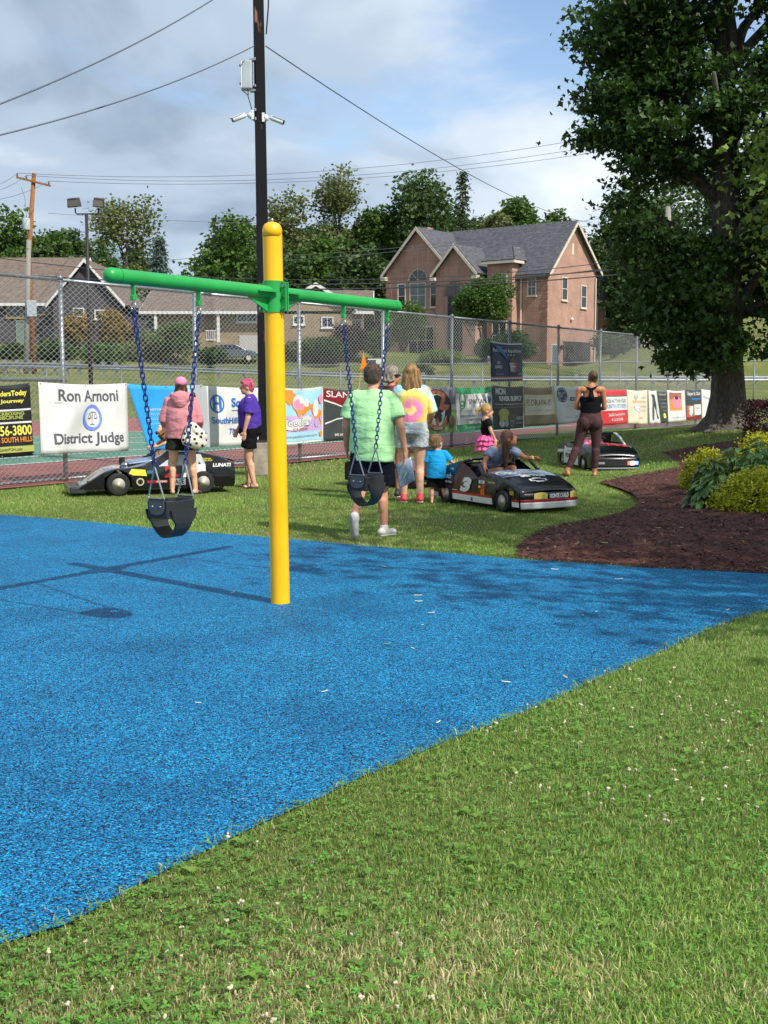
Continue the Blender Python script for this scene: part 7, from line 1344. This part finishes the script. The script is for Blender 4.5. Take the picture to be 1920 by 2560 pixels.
b = MB(); b.tube([(-.06, .02, .33), (-.035, .03, .50), (-.02, .08, .66), (-.01, .16, .735), (.0, .26, .68), (.0, .30, .5)], .014, 8, ry=.006); b.build('strap', mat('strap_brown', '#5c3030', .6), bag, smooth=True)

# ---- child leaning over the left car
J = kid(.98, head=(0, .15, .76), yaw=0, pitch=-50, neck=(0, .08, .68), chest=(0, .05, .59), shL=(-.10, .07, .65), shR=(.10, .07, .65), elL=(-.12, .20, .60), elR=(.12, .20, .60), wrL=(-.07, .28, .56), wrR=(.08, .28, .55), handL=(0, 1, 0), handR=(0, 1, 0))
P = thing('person', 'small child with bobbed brown hair bending over the roof of the left race car', 'person', (-2.98, 16.95, 0), R(120)); body = grow('body', lambda b: fill_body(b, J, 1.0), sk_b, P, .009, 3)
grow('shirt', lambda b: (torso(b, J, [(-.3, .10, .08, 0), (.6, .10, .085, 0), (1.0, .105, .08, 0), (1.5, .10, .065, 0), (1.95, .04, .04, 0)]), sleeve(b, J, 'L', .7, .05, .055), sleeve(b, J, 'R', .7, .05, .055)), cloth('pale_blue', '#9fb8c2', .15), P, .009, 3, .02)
grow('shorts', lambda b: leggings(b, J, .7, .065, .07, (.11, .09)), cloth('navy', '#11131f'), P, .01, 3); grow('hair', lambda b: (b.ell(hd(J, 0, -.12, .2), (J['hr'].x * 1.14, J['hr'].y * 1.05, J['hr'].z * .98), rotm(J)), [b.cap(hd(J, x, y, .3), hd(J, x * 1.12, y * 1.1 + .15, -1.0), .022, .014, 7) for x, y in ((-.95, -.3), (-.9, .1), (-.8, .35), (.95, -.3), (.9, .1), (.8, .35), (-.6, -.8), (0, -1), (.6, -.8), (-.85, -.6), (.85, -.6))]), hairm('light_brown', '#5f432a', '#9a7448'), body, .008, 1, .006, _tex2)
for k in 'LR': shoe(J, k, P, mat('shoe_dark', '#2c2a2b', .6), mat('sole_white', '#c9c6bf', .6), J['s'])

# ---- person in purple with pink hair, facing left
J = adult(1.55, shL=(-.175, 0, 1.385), shR=(.175, 0, 1.385), elL=(-.21, .02, 1.12), elR=(.20, .09, 1.12), wrL=(-.20, .08, .90), wrR=(.18, .21, .93), handL=(0, .1, -1), handR=(0, .4, -1), kneeL=(-.09, .03, .48), kneeR=(.09, .06, .48), ankL=(-.09, -.05, .085), ankR=(.09, .04, .085), toeL=(-.10, .10, .03), toeR=(.10, .19, .03), head=(0, .05, 1.585), neck=(0, .0, 1.455), yaw=4)
P = thing('person', 'person with short pink hair in a purple shirt and black shorts facing left', 'person', at_ground(628, 1220), R(92)); s = J['s']; body = grow('body', lambda b: fill_body(b, J, 1.12, True, True, 1.12), sk_b, P, .0085, 3); eyes(J, body)
grow('shirt', lambda b: (torso(b, J, [(.0, .195, .155, .0), (.35, .20, .17, .01), (.8, .205, .165, .015), (1.1, .205, .16, .015), (1.45, .195, .125, 0), (1.75, .13, .09, -.01), (1.95, .066, .064, -.01)]), yoke(b, J, 1.12), sleeve(b, J, 'L', .74, .070, .080), sleeve(b, J, 'R', .74, .070, .080)), cloth('purple', '#4d3596', .12, .85, .5, 14), P, .010, 5, .018)
grow('shorts', lambda b: leggings(b, J, .62, .108, .118, (.19, .165)), cloth('black', '#101013', .2), P, .011, 4, .02)
grow('hair', lambda b: (b.ell(hd(J, 0, -.22, .34), (J['hr'].x * 1.12, J['hr'].y * 1.0, J['hr'].z * .86), rotm(J)), b.ell(hd(J, 0, -.62, -.05), (J['hr'].x * .95, J['hr'].y * .62, J['hr'].z * .66), rotm(J)), b.ell(hd(J, .0, .62, .70), (J['hr'].x * .85, J['hr'].y * .42, J['hr'].z * .30), rotm(J)), [b.cap(hd(J, x, .45, .55), hd(J, x * 1.08, .62, .02), .018, .012, 6) for x in (-.82, -.65, .82, .65)]), hairm('pink', '#a83254', '#d86a88'), body, .008, 1, .02, _tex2)
b = MB(); b.tube([hd(J, -1.0, .1, .05), hd(J, -.7, .95, .02), hd(J, 0, 1.12, .04), hd(J, .7, .95, .02), hd(J, 1.0, .1, .05)], .004, 5); b.build('glasses', mat('glasses_frame', '#8a8078', .3), P)
for k in 'LR': sandal(J, k, P, mat('sandal_black', '#1c1617', .7), s)

# ---- toddler in the bright blue shirt
J = kid(.87, yaw=-35, shR=(.105, .02, .655), elR=(.17, .06, .55), wrR=(.235, .13, .50), handR=(.5, .9, -.1), elL=(-.15, .0, .53), wrL=(-.15, .03, .42), kneeL=(-.06, .0, .215), kneeR=(.085, .03, .215), ankL=(-.055, -.04, .045), ankR=(.125, .02, .045), toeL=(-.06, .04, .018), toeR=(.16, .10, .018))
P = thing('person', 'toddler boy in a bright blue shirt and black shorts holding the number 3 car', 'person', at_ground(1091, 1258), R(-8)); body = grow('body', lambda b: fill_body(b, J, 1.02), sk_b, P, .0075, 3)
grow('shirt', lambda b: (torso(b, J, [(-.55, .128, .108, 0), (.2, .126, .106, 0), (.8, .118, .092, 0), (1.4, .105, .07, 0), (1.88, .045, .045, 0)]), yoke(b, J, 1.0), sleeve(b, J, 'L', .85, .045, .056), sleeve(b, J, 'R', .85, .045, .056)), cloth('cyan', '#1f94cf', .08, .85, .4, 20), P, .008, 4, .012)
grow('shorts', lambda b: leggings(b, J, 1.0, .066, .078, (.108, .088)), cloth('black', '#101013'), P, .009, 3, .008); grow('hair', lambda b: (b.ell(hd(J, 0, -.15, .24), (J['hr'].x * 1.06, J['hr'].y * 1.0, J['hr'].z * .88), rotm(J)), b.ell(hd(J, 0, -.5, -.15), (J['hr'].x * .9, J['hr'].y * .55, J['hr'].z * .55), rotm(J))), hairm('sandy', '#80603a', '#b8905c'), body, .0075, 1, .02, _tex2)
for k in 'R': shoe(J, k, P, mat('shoe_dark', '#2c2a2b', .6), mat('sole_white', '#c9c6bf', .6), J['s'])

# ---- girl in the pink ruffled skirt, facing right
J = kid(1.19, yaw=-8, hr=(.062, .072, .082), head=(0, .01, .80), neck=(0, 0, .715), shL=(-.09, 0, .685), shR=(.09, 0, .685), elR=(.11, .03, .56), wrR=(.09, .09, .46), elL=(-.12, .04, .56), wrL=(-.09, .10, .47), waist=(0, 0, .52), pel=(0, 0, .45), hipL=(-.045, 0, .43), hipR=(.045, 0, .43), kneeL=(-.05, .01, .235), kneeR=(.05, .01, .235))
P = thing('person', 'little girl in a black top and pink ruffled skirt standing behind the number 3 car', 'person', (at(1214, 1100, 19.2).x, 19.2, 0), R(-78)); body = grow('body', lambda b: fill_body(b, J, .85), sk_b, P, .009, 3); eyes(J, body)
grow('top', lambda b: (torso(b, J, [(.1, .105, .085, 0), (.6, .10, .085, 0), (1.0, .115, .09, 0), (1.5, .11, .07, 0), (1.95, .045, .045, 0)]), sleeve(b, J, 'L', .5, .055, .058), sleeve(b, J, 'R', .5, .055, .058)), cloth('black', '#101013'), P, .010, 4, .015)
pk = cloth('tutu_pink', '#e2659a', .15, .9); 
for i, (z0, z1, r0, r1) in enumerate(((.66, .575, .10, .17), (.60, .50, .12, .185), (.53, .415, .13, .20))):
    b = MB(); b.grid(lambda u, v: Vector(((r0 + (r1 - r0) * v + .014 * v * math.sin(u * 6.2832 * 13 + i)) * math.cos(u * 6.2832), (r0 + (r1 - r0) * v + .014 * v * math.sin(u * 6.2832 * 13 + i)) * .9 * math.sin(u * 6.2832), z0 + (z1 - z0) * v + .008 * math.sin(u * 30))), 78, 4); b.build('skirt_ruffle', pk, P, smooth=True, solid=.006)
grow('hair', lambda b: (b.ell(hd(J, 0, -.12, .22), (J['hr'].x * 1.1, J['hr'].y * 1.03, J['hr'].z * .92), rotm(J)), b.cap(hd(J, 0, -1.0, .3), hd(J, 0, -1.7, .1), .03, .026), b.cap(hd(J, 0, -1.7, .1), hd(J, 0, -1.7, -.9), .026, .010)), hairm('golden', '#96713f', '#cda86c'), body, .008, 1, .012, _tex2)
for k in 'LR': shoe(J, k, P, mat('shoe_dark', '#2c2a2b', .6), mat('sole_white', '#c9c6bf', .6), J['s'])

# ---- girl climbing into the number 3 car (positions in the car's own axes, car faces +y)
def kc(x, y, z): return Vector((x, y, z))
rzc = K.t.rotation_euler.z
J = adult(1.40, hr=(.082, .10, .118)); s = .78
J.update(dict(s=s, pel=kc(.12, -.20, .40), waist=kc(.11, -.14, .52), chest=kc(.09, -.05, .62), neck=kc(.05, .05, .74), head=kc(.02, .12, .835), hr=Vector((.068, .084, .100)), yaw=52, pitch=-20, shL=kc(-.07, .07, .70), shR=kc(.19, .0, .70), elL=kc(-.20, .14, .60), elR=kc(.30, .02, .56), wrL=kc(-.33, .12, .585), wrR=kc(.37, .12, .50), handL=Vector((-1, .2, -.2)), handR=Vector((.5, .6, -.8)), hipL=kc(.06, -.18, .38), hipR=kc(.18, -.18, .38), kneeL=kc(-.02, .16, .47), kneeR=kc(.17, .15, .45), ankL=kc(-.04, .28, .20), ankR=kc(.16, .26, .18), toeL=kc(-.04, .38, .17), toeR=kc(.16, .36, .15)))
P = thing('person', 'girl with long brown hair in a grey shirt climbing into the number 3 car', 'person', K.t.location, rzc); body = grow('body', lambda b: fill_body(b, J, .95), sk_c, P, .0075, 3); eyes(J, body)
grow('shirt', lambda b: (torso(b, J, [(-.05, .125, .10, 0), (.5, .125, .10, 0), (1.0, .13, .10, 0), (1.45, .12, .085, 0), (1.9, .05, .05, 0)]), sleeve(b, J, 'L', .6, .058, .062), sleeve(b, J, 'R', .6, .058, .062)), cloth('grey_blue', '#76829a', .15, .85, .4, 18), P, .0085, 4, .025)
grow('shorts', lambda b: leggings(b, J, .45, .085, .088, (.135, .11)), cloth('denim_dark', '#2a3a5e', .2), P, .010, 3, .01)
grow('hair', lambda b: (b.ell(hd(J, 0, -.15, .20), (J['hr'].x * 1.08, J['hr'].y * 1.02, J['hr'].z * .95), rotm(J)), [b.tube([hd(J, x * .8, y * .8, .4), hd(J, x * 1.1, y * 1.05, -.3), hd(J, x * 1.2, y * 1.05, -.8) + Vector((0, 0, -.05)), hd(J, x * 1.25, y * 1.1, -.8) + Vector((ox, .01, -.26))], [.022, .024, .022, .008], 7) for x, y, ox in ((.97, -.35, .03), (.9, -.6, .02), (.7, -.8, .01), (.4, -.95, 0), (-.1, -1, 0), (-.6, -.85, -.02), (-.95, -.3, -.03), (-1.0, .25, -.02))]), hairm('long_brown', '#3b261b', '#6b4630'), body, .008, 1, .006, _tex2)
ft_ = lambda u, v: J['chest'] + rotm(dict(pitch=-30, yaw=18)) @ Vector((-(u - .5) * .14, .110, (v - .5) * .07)); text_on(ft_, 'EA', (0.1, 0, .9, 1), mat('print_pale_blue', '#a9cfe2', .7), P, bold=.04)
for k in 'LR': shoe(J, k, P, mat('shoe_dark', '#2c2a2b', .6), mat('sole_white', '#c9c6bf', .6), J['s'])
cu = thing('wristband', 'yellow wristband and gloves on the hand of the girl in the number 3 car', 'wristband', K.t.location, rzc); b = MB(); b.tube([J['wrL'] + V3(.012, 0, 0), J['wrL'] - V3(.012, 0, 0)], .028, 12); b.build('band', mat('band_yellow', '#c9c24e', .6), cu, smooth=True); cu['label'] = 'pale yellow wristband on the girl in the number 3 car'

# ---- woman in black tank top and brown leggings
J = adult(1.69, shL=(-.185, -.01, 1.41), shR=(.185, -.01, 1.41), elL=(-.225, .03, 1.13), elR=(.225, .04, 1.12), wrL=(-.13, .22, 1.09), wrR=(.14, .22, 1.08), handL=(.7, .7, .1), handR=(-.7, .7, .1), hipL=(-.095, 0, .89), hipR=(.095, 0, .89), kneeL=(-.20, .0, .49), kneeR=(.10, .02, .48), ankL=(-.36, -.10, .10), ankR=(.085, .0, .085), toeL=(-.43, .02, .035), toeR=(.095, .15, .03), head=(.03, .03, 1.59), yaw=8, pitch=-10)
P = thing('person', 'woman in a black racerback tank top and brown leggings with her hair in a bun', 'person', at_ground(1473, 1193), R(-6)); s = J['s']; body = grow('body', lambda b: fill_body(b, J, 1.0, True, True, 1.08), sk_c, P, .009, 4)
blkc = cloth('tank_black', '#0e0e13', .15); tank = grow('tank_top', lambda b: (torso(b, J, [(.10, .165, .135, 0), (.4, .16, .135, 0), (.75, .168, .14, 0), (1.0, .178, .142, 0), (1.12, .172, .138, 0)]), b.cap(J['chest'] + V3(0, -.125, .0), J['neck'] + V3(0, -.075, -.05), .050, .028), b.cap(J['neck'] + V3(-.01, -.075, -.04), J['shL'] * .62 + J['neck'] * .38 + V3(0, 0, .03), .024, .022), b.cap(J['neck'] + V3(.01, -.075, -.04), J['shR'] * .62 + J['neck'] * .38 + V3(0, 0, .03), .024, .022), b.cap(J['shL'] * .6 + J['neck'] * .4 + V3(0, .02, .03), J['chest'] + V3(-.09, .12, .05), .022), b.cap(J['shR'] * .6 + J['neck'] * .4 + V3(0, .02, .03), J['chest'] + V3(.09, .12, .05), .022)), blkc, P, .010, 4, .012)
grow('leggings', lambda b: (leggings(b, J, 1.84, .112, .046, (.185, .15)), b.ell(J['pel'] + V3(-.085, -.07, -.05), (.105, .095, .12)), b.ell(J['pel'] + V3(.085, -.07, -.05), (.105, .095, .12)), b.cap(J['hipL'], J['kneeL'], .108, .068), b.cap(J['hipR'], J['kneeR'], .108, .068), [(b.cap(J['knee' + k].lerp(J['ank' + k], .15) + V3(0, -.016, 0), J['knee' + k].lerp(J['ank' + k], .5) + V3(0, -.012, 0), .070, .062), b.cap(J['knee' + k].lerp(J['ank' + k], .5) + V3(0, -.008, 0), J['knee' + k].lerp(J['ank' + k], .80), .062, .050)) for k in 'LR']), cloth('brown_leggings', '#4a3335', .08, .8, .15), P, .0095, 5)
grow('hair', lambda b: (b.ell(hd(J, 0, -.15, .22), (J['hr'].x * 1.04, J['hr'].y * .98, J['hr'].z * .88), rotm(J)), b.ell(hd(J, .15, -.95, .52), (.045, .042, .045)), b.ell(hd(J, .35, -1.05, .7), (.028, .028, .03))), hairm('bun', '#33241d', '#7a5c40'), body, .008, 1, .012, _tex2); sandal(J, 'L', P, mat('sandal_black', '#1c1617', .7), s); sandal(J, 'R', P, mat('sandal_tan', '#a5765c', .7), s)

# ---- child in the police car, mostly hidden
J = kid(1.0, pel=(0, 0, .2)); J.update({k: (v - Vector((0, 0, .22)) if isinstance(v, Vector) and k not in ('hr', 'handL', 'handR') else v) for k, v in J.items()}); J['kneeL'], J['kneeR'] = V3(-.07, .2, .25), V3(.07, .2, .25); J['ankL'], J['ankR'] = V3(-.07, .36, .12), V3(.07, .36, .12); J['toeL'], J['toeR'] = V3(-.07, .44, .16), V3(.07, .44, .16); J['elL'], J['elR'] = V3(-.16, .08, .36), V3(.16, .08, .36); J['wrL'], J['wrR'] = V3(-.12, .22, .40), V3(.12, .22, .40); J['handL'] = J['handR'] = V3(0, 1, .3)
P = thing('person', 'child in pink sitting at the wheel of the police car', 'person', K3.t.matrix_basis @ V3(0, 0, 0) if False else K3.t.location + Vector((-.05, .25, 0)), K3.t.rotation_euler.z); body = grow('body', lambda b: fill_body(b, J, 1.0), sk_b, P, .010, 3); eyes(J, body)
grow('shirt', lambda b: (torso(b, J, [(-.2, .105, .085, 0), (.6, .105, .09, 0), (1.0, .11, .085, 0), (1.5, .10, .065, 0), (1.95, .042, .042, 0)]), sleeve(b, J, 'L', 1.0, .05, .05), sleeve(b, J, 'R', 1.0, .05, .05)), cloth('rose', '#d8849f', .15), P, .010, 3, .015); grow('shorts', lambda b: leggings(b, J, .8, .065, .065, (.11, .09)), cloth('navy', '#11131f'), P, .011, 3); grow('hair', lambda b: b.ell(hd(J, 0, -.18, .22), (J['hr'].x * 1.08, J['hr'].y * 1.02, J['hr'].z * .95), rotm(J)), hairm('brown', '#3c2820', '#6b4d3a'), body, .009, 1, .01, _tex2)
# ================================================================ planting bed at the right
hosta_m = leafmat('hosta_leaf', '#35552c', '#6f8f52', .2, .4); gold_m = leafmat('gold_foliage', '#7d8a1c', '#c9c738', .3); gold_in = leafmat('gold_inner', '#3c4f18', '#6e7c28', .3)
def mz(x, y): return mulch_z(x, y)
def golden_mound(label, px, py, Y, rx, rz, seed, n=260):
    p = at(px, py, Y); z0 = mz(p.x, Y) - .02; r = np.random.default_rng(seed); t = thing('golden_shrub', label, 'shrub', (p.x, Y, z0), 0, 'golden shrubs in the mulch bed'); b = MB()
    for k in range(9): a = r.uniform(0, 6.28); b.tube([(0, 0, 0), (math.cos(a) * rx * .5, math.sin(a) * rx * .45, rz * .8)], [.012, .005], 5)
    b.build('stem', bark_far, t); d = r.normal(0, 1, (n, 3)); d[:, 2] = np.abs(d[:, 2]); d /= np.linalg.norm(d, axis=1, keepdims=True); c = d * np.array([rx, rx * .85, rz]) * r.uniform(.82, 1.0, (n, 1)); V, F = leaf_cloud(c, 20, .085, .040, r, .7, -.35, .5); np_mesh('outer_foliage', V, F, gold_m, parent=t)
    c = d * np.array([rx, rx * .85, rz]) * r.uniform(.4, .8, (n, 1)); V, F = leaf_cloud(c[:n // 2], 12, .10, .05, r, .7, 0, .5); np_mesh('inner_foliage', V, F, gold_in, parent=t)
golden_mound('golden shrub in front right of the hostas at the right edge', 1900, 1250, 12.7, .52, .42, 301, 420)
golden_mound('golden shrub left of the hostas behind the front one', 1765, 1165, 15.2, .30, .52, 302, 240)
golden_mound('golden shrub farthest back at the right edge', 1895, 1100, 17.6, .36, .62, 303, 240)
def hosta(label, px, py, Y, rad, h, seed, n=95):
    p = at(px, py, Y); z0 = mz(p.x, Y); r = random.Random(seed); t = thing('hosta_plant', label, 'plant', (p.x, Y, z0), 0, 'hostas in the mulch bed')
    for i in range(n):
        a = r.uniform(0, 6.2832); q = (i + .5) / n; l = rad * (.45 + .65 * q); zt_ = h * (1.05 - .75 * q) * r.uniform(.8, 1.1); w = r.uniform(.024, .042); ln = r.uniform(.09, .15); d = Vector((math.cos(a), math.sin(a), 0)); e = Vector((-d.y, d.x, 0)); c0 = d * l * .55 + Vector((0, 0, zt_)); dr = Vector((0, 0, -ln * (.25 + .6 * q))); b = MB(); k = 5; vs = []
        for j in range(k + 1):
            u = j / k; ww = w * math.sin(math.pi * min(.97, u * .9 + .1)) ** .8; cc = c0 + d * ln * u + dr * u * u; vs += [cc - e * ww + Vector((0, 0, .018 * (1 - u))), cc + Vector((0, 0, -.006)), cc + e * ww + Vector((0, 0, .018 * (1 - u)))]
        fs_ = []
        for j in range(k): o_ = 3 * j; fs_ += [(o_, o_ + 1, o_ + 4, o_ + 3), (o_ + 1, o_ + 2, o_ + 5, o_ + 4)]
        b.add(vs, fs_); b.tube([(0, 0, 0), c0 * .6 + Vector((0, 0, .03)), c0], .005, 4, False); b.build('leaf', hosta_m, t, smooth=True)
hosta('clump of broad green hosta leaves left of the front golden shrub', 1800, 1270, 13.0, .34, .34, 1); hosta('hosta clump at the left tip of the planting', 1762, 1262, 12.9, .26, .22, 2, 70); hosta('hosta clump between the golden shrubs', 1840, 1180, 14.6, .40, .50, 3); hosta('hosta clump behind at the right edge', 1915, 1150, 15.4, .42, .62, 4); hosta('hosta clump beside the middle golden shrub', 1780, 1215, 14.2, .30, .40, 5, 75); hosta('tall hosta clump above the front golden shrub', 1890, 1190, 14.0, .38, .52, 6, 85)
r = np.random.default_rng(320); p = at(1925, 1060, 20.5); t = thing('burgundy_hedge', 'clipped burgundy barberry hedge at the right edge', 'hedge', (p.x, 20.5, mz(p.x, 20.5) - .05)); b = MB()
for k in range(8): b.tube([(r.normal() * .15, r.normal() * .15, 0), (r.normal() * .25, r.normal() * .25, .6)], .012, 5)
b.build('stem', bark_far, t); d = r.uniform(-1, 1, (900, 3)); m_ = np.max(np.abs(d), axis=1, keepdims=True); d = d / m_ * r.uniform(.85, 1, (900, 1)); c = d * np.array([.36, .4, .44]) + np.array([0, 0, .55]); V, F = leaf_cloud(c, 14, .07, .035, r, .8, 0, .7); np_mesh('foliage', V, F, leafmat('burgundy_leaf', '#2b1418', '#5a3034', .2), parent=t)
# thin stick and litter: pale willow leaves on the rubber and mulch, a paper scrap
def fallen(n, region, z, seed, label, group, cols, lr=(.025, .065)):
    r = random.Random(seed); k = 0
    protos = []
    for q in range(4):
        L_ = 1.0; b = MB(); w = r.uniform(.05, .11); cv = r.uniform(-.10, .10); vs = []
        for j in range(7): u = j / 6; ww = w * math.sin(math.pi * min(.98, max(.02, u))); x = (u - .5); y = cv * (1 - (2 * u - 1) ** 2); zz = .04 * (2 * u - 1) ** 2 + .02; vs += [(x, y - ww, zz + .05 * ww), (x, y + ww, zz + .06)]
        b.add(vs, [(2 * j, 2 * j + 2, 2 * j + 3, 2 * j + 1) for j in range(6)]); protos.append(b.mesh('fallen_leaf', cols[q % len(cols)], True))
    while k < n:
        px, py = region(r); g = ground(px, py, .0); zz = z(g.x, g.y); g = ground(px, py, zz); o = link('fallen_leaf', r.choice(protos), None, (g.x, g.y, zz + .004)); l = r.uniform(*lr); o.scale = (l, l, l); o.rotation_euler = (r.uniform(-.2, .2), r.uniform(-.1, .1), r.uniform(0, 6.28)); tag(o, label, 'leaf', group); k += 1
lc1 = mat('litter_straw', '#b5a876', .8, .2, 5); lc2 = mat('litter_green', '#94a35c', .8, .2, 5); lc3 = mat('litter_pale', '#c9c4ae', .8, .15, 5); lc4 = mat('litter_brown', '#7d6242', .8, .2, 5)
def reg_blue(r):
    while True:
        px, py = r.uniform(250, 1900), r.uniform(1400, 1760) if r.random() < .8 else r.uniform(1700, 2100); px = px if r.random() < .35 else r.uniform(900, 1900); g = ground(px, py)
        if inpoly(BLUE, np.array([g.x]), np.array([g.y]))[0]: return px, py
def reg_mulch(r):
    while True:
        px, py = r.uniform(1320, 1915), r.uniform(1230, 1425); g = ground(px, py)
        if inpoly(MULCH, np.array([g.x]), np.array([g.y]))[0]: return px, py
fallen(44, reg_blue, lambda x, y: .012, 5, 'pale narrow fallen leaf lying on the blue rubber surface', 'fallen leaves on the rubber', [lc3, lc2, lc1, lc3])
fallen(34, reg_mulch, lambda x, y: mulch_z(x, y) + .03, 6, 'pale fallen leaf lying on the dark mulch', 'fallen leaves on the mulch', [lc1, lc3, lc2, lc1], (.025, .07))
g = ground(1516, 1173); b = MB(); b.grid(lambda u, v: Vector((.07 * (u - .5), .06 * (v - .5), .05 + .02 * math.sin(5 * u + 3) * math.cos(4 * v))), 6, 6); o = b.build('paper_scrap', plast, None, solid=.002); o.location = (g.x, g.y, 0); tag(o, 'crumpled white paper scrap on the grass in front of the police car', 'paper')
g = at(938, 905, 88); b = MB(); ys = thing('yard_sign', 'small black and white yard sign on the slope beyond the court', 'sign', (g.x, 88, tz(g.x, 88))); hgt_ = max(.9, at(938, 918, 88).z - ys.location.z)
b.box((0, 0, hgt_ + .25), (1.1, .04, .75)); b.build('panel', MATS['white_trim'], ys); b = MB(); b.box((-.25, -.03, hgt_ + .28), (.6, .02, .5)); b.build('print', MATS['print_black'], ys)
for x in (-.3, .3): b = MB(); b.tube([(x, 0, 0), (x, 0, hgt_)], .02, 5); b.build('leg', galv, ys)
# parked sedan in front of the tan house
cp_ = at(578, 888, 95); car = thing('parked_car', 'silver sedan parked in front of the tan house', 'car', (cp_.x, 95, tz(cp_.x, 95) + .03), R(8)); carm = mat('car_silver', '#59636e', .25, metal=.5, coat=.6)
pr = [(-2.15, .35), (-2.2, .75), (-1.9, .95), (-1.35, 1.0), (-.8, 1.38), (.35, 1.42), (1.15, 1.0), (1.95, .85), (2.2, .65), (2.2, .35)]; b = MB(); b.prism(pr, 1.7); b.build('body', carm, car, bevel=.08)
b = MB(); b.prism([(-1.22, 1.02), (-.76, 1.32), (.32, 1.36), (1.0, 1.02)], 1.74); b.build('window', glass, car)
for x in (-1.35, 1.35):
    for y in (-.78, .78): b = MB(); b.lathe([(.2, -.1), (.32, -.09), (.33, .0), (.32, .09), (.2, .1)], 18, Matrix.Translation((x, y, .33)) @ Euler((R(90), 0, 0)).to_matrix().to_4x4()); wo = b.build('wheel', tyre_m, car, smooth=True); b = MB(); b.lathe([(.0, -.105), (.2, -.105), (.2, .105), (0, .105)], 14, Matrix.Translation((x, y, .33)) @ Euler((R(90), 0, 0)).to_matrix().to_4x4()); b.build('rim', rim_m, wo)
for y in (-.6, .6): b = MB(); b.ell((-2.17, y, .72), (.06, .2, .09)); b.build('tail_lamp', mat('tail_red', '#7a1216', .3), car, smooth=True)
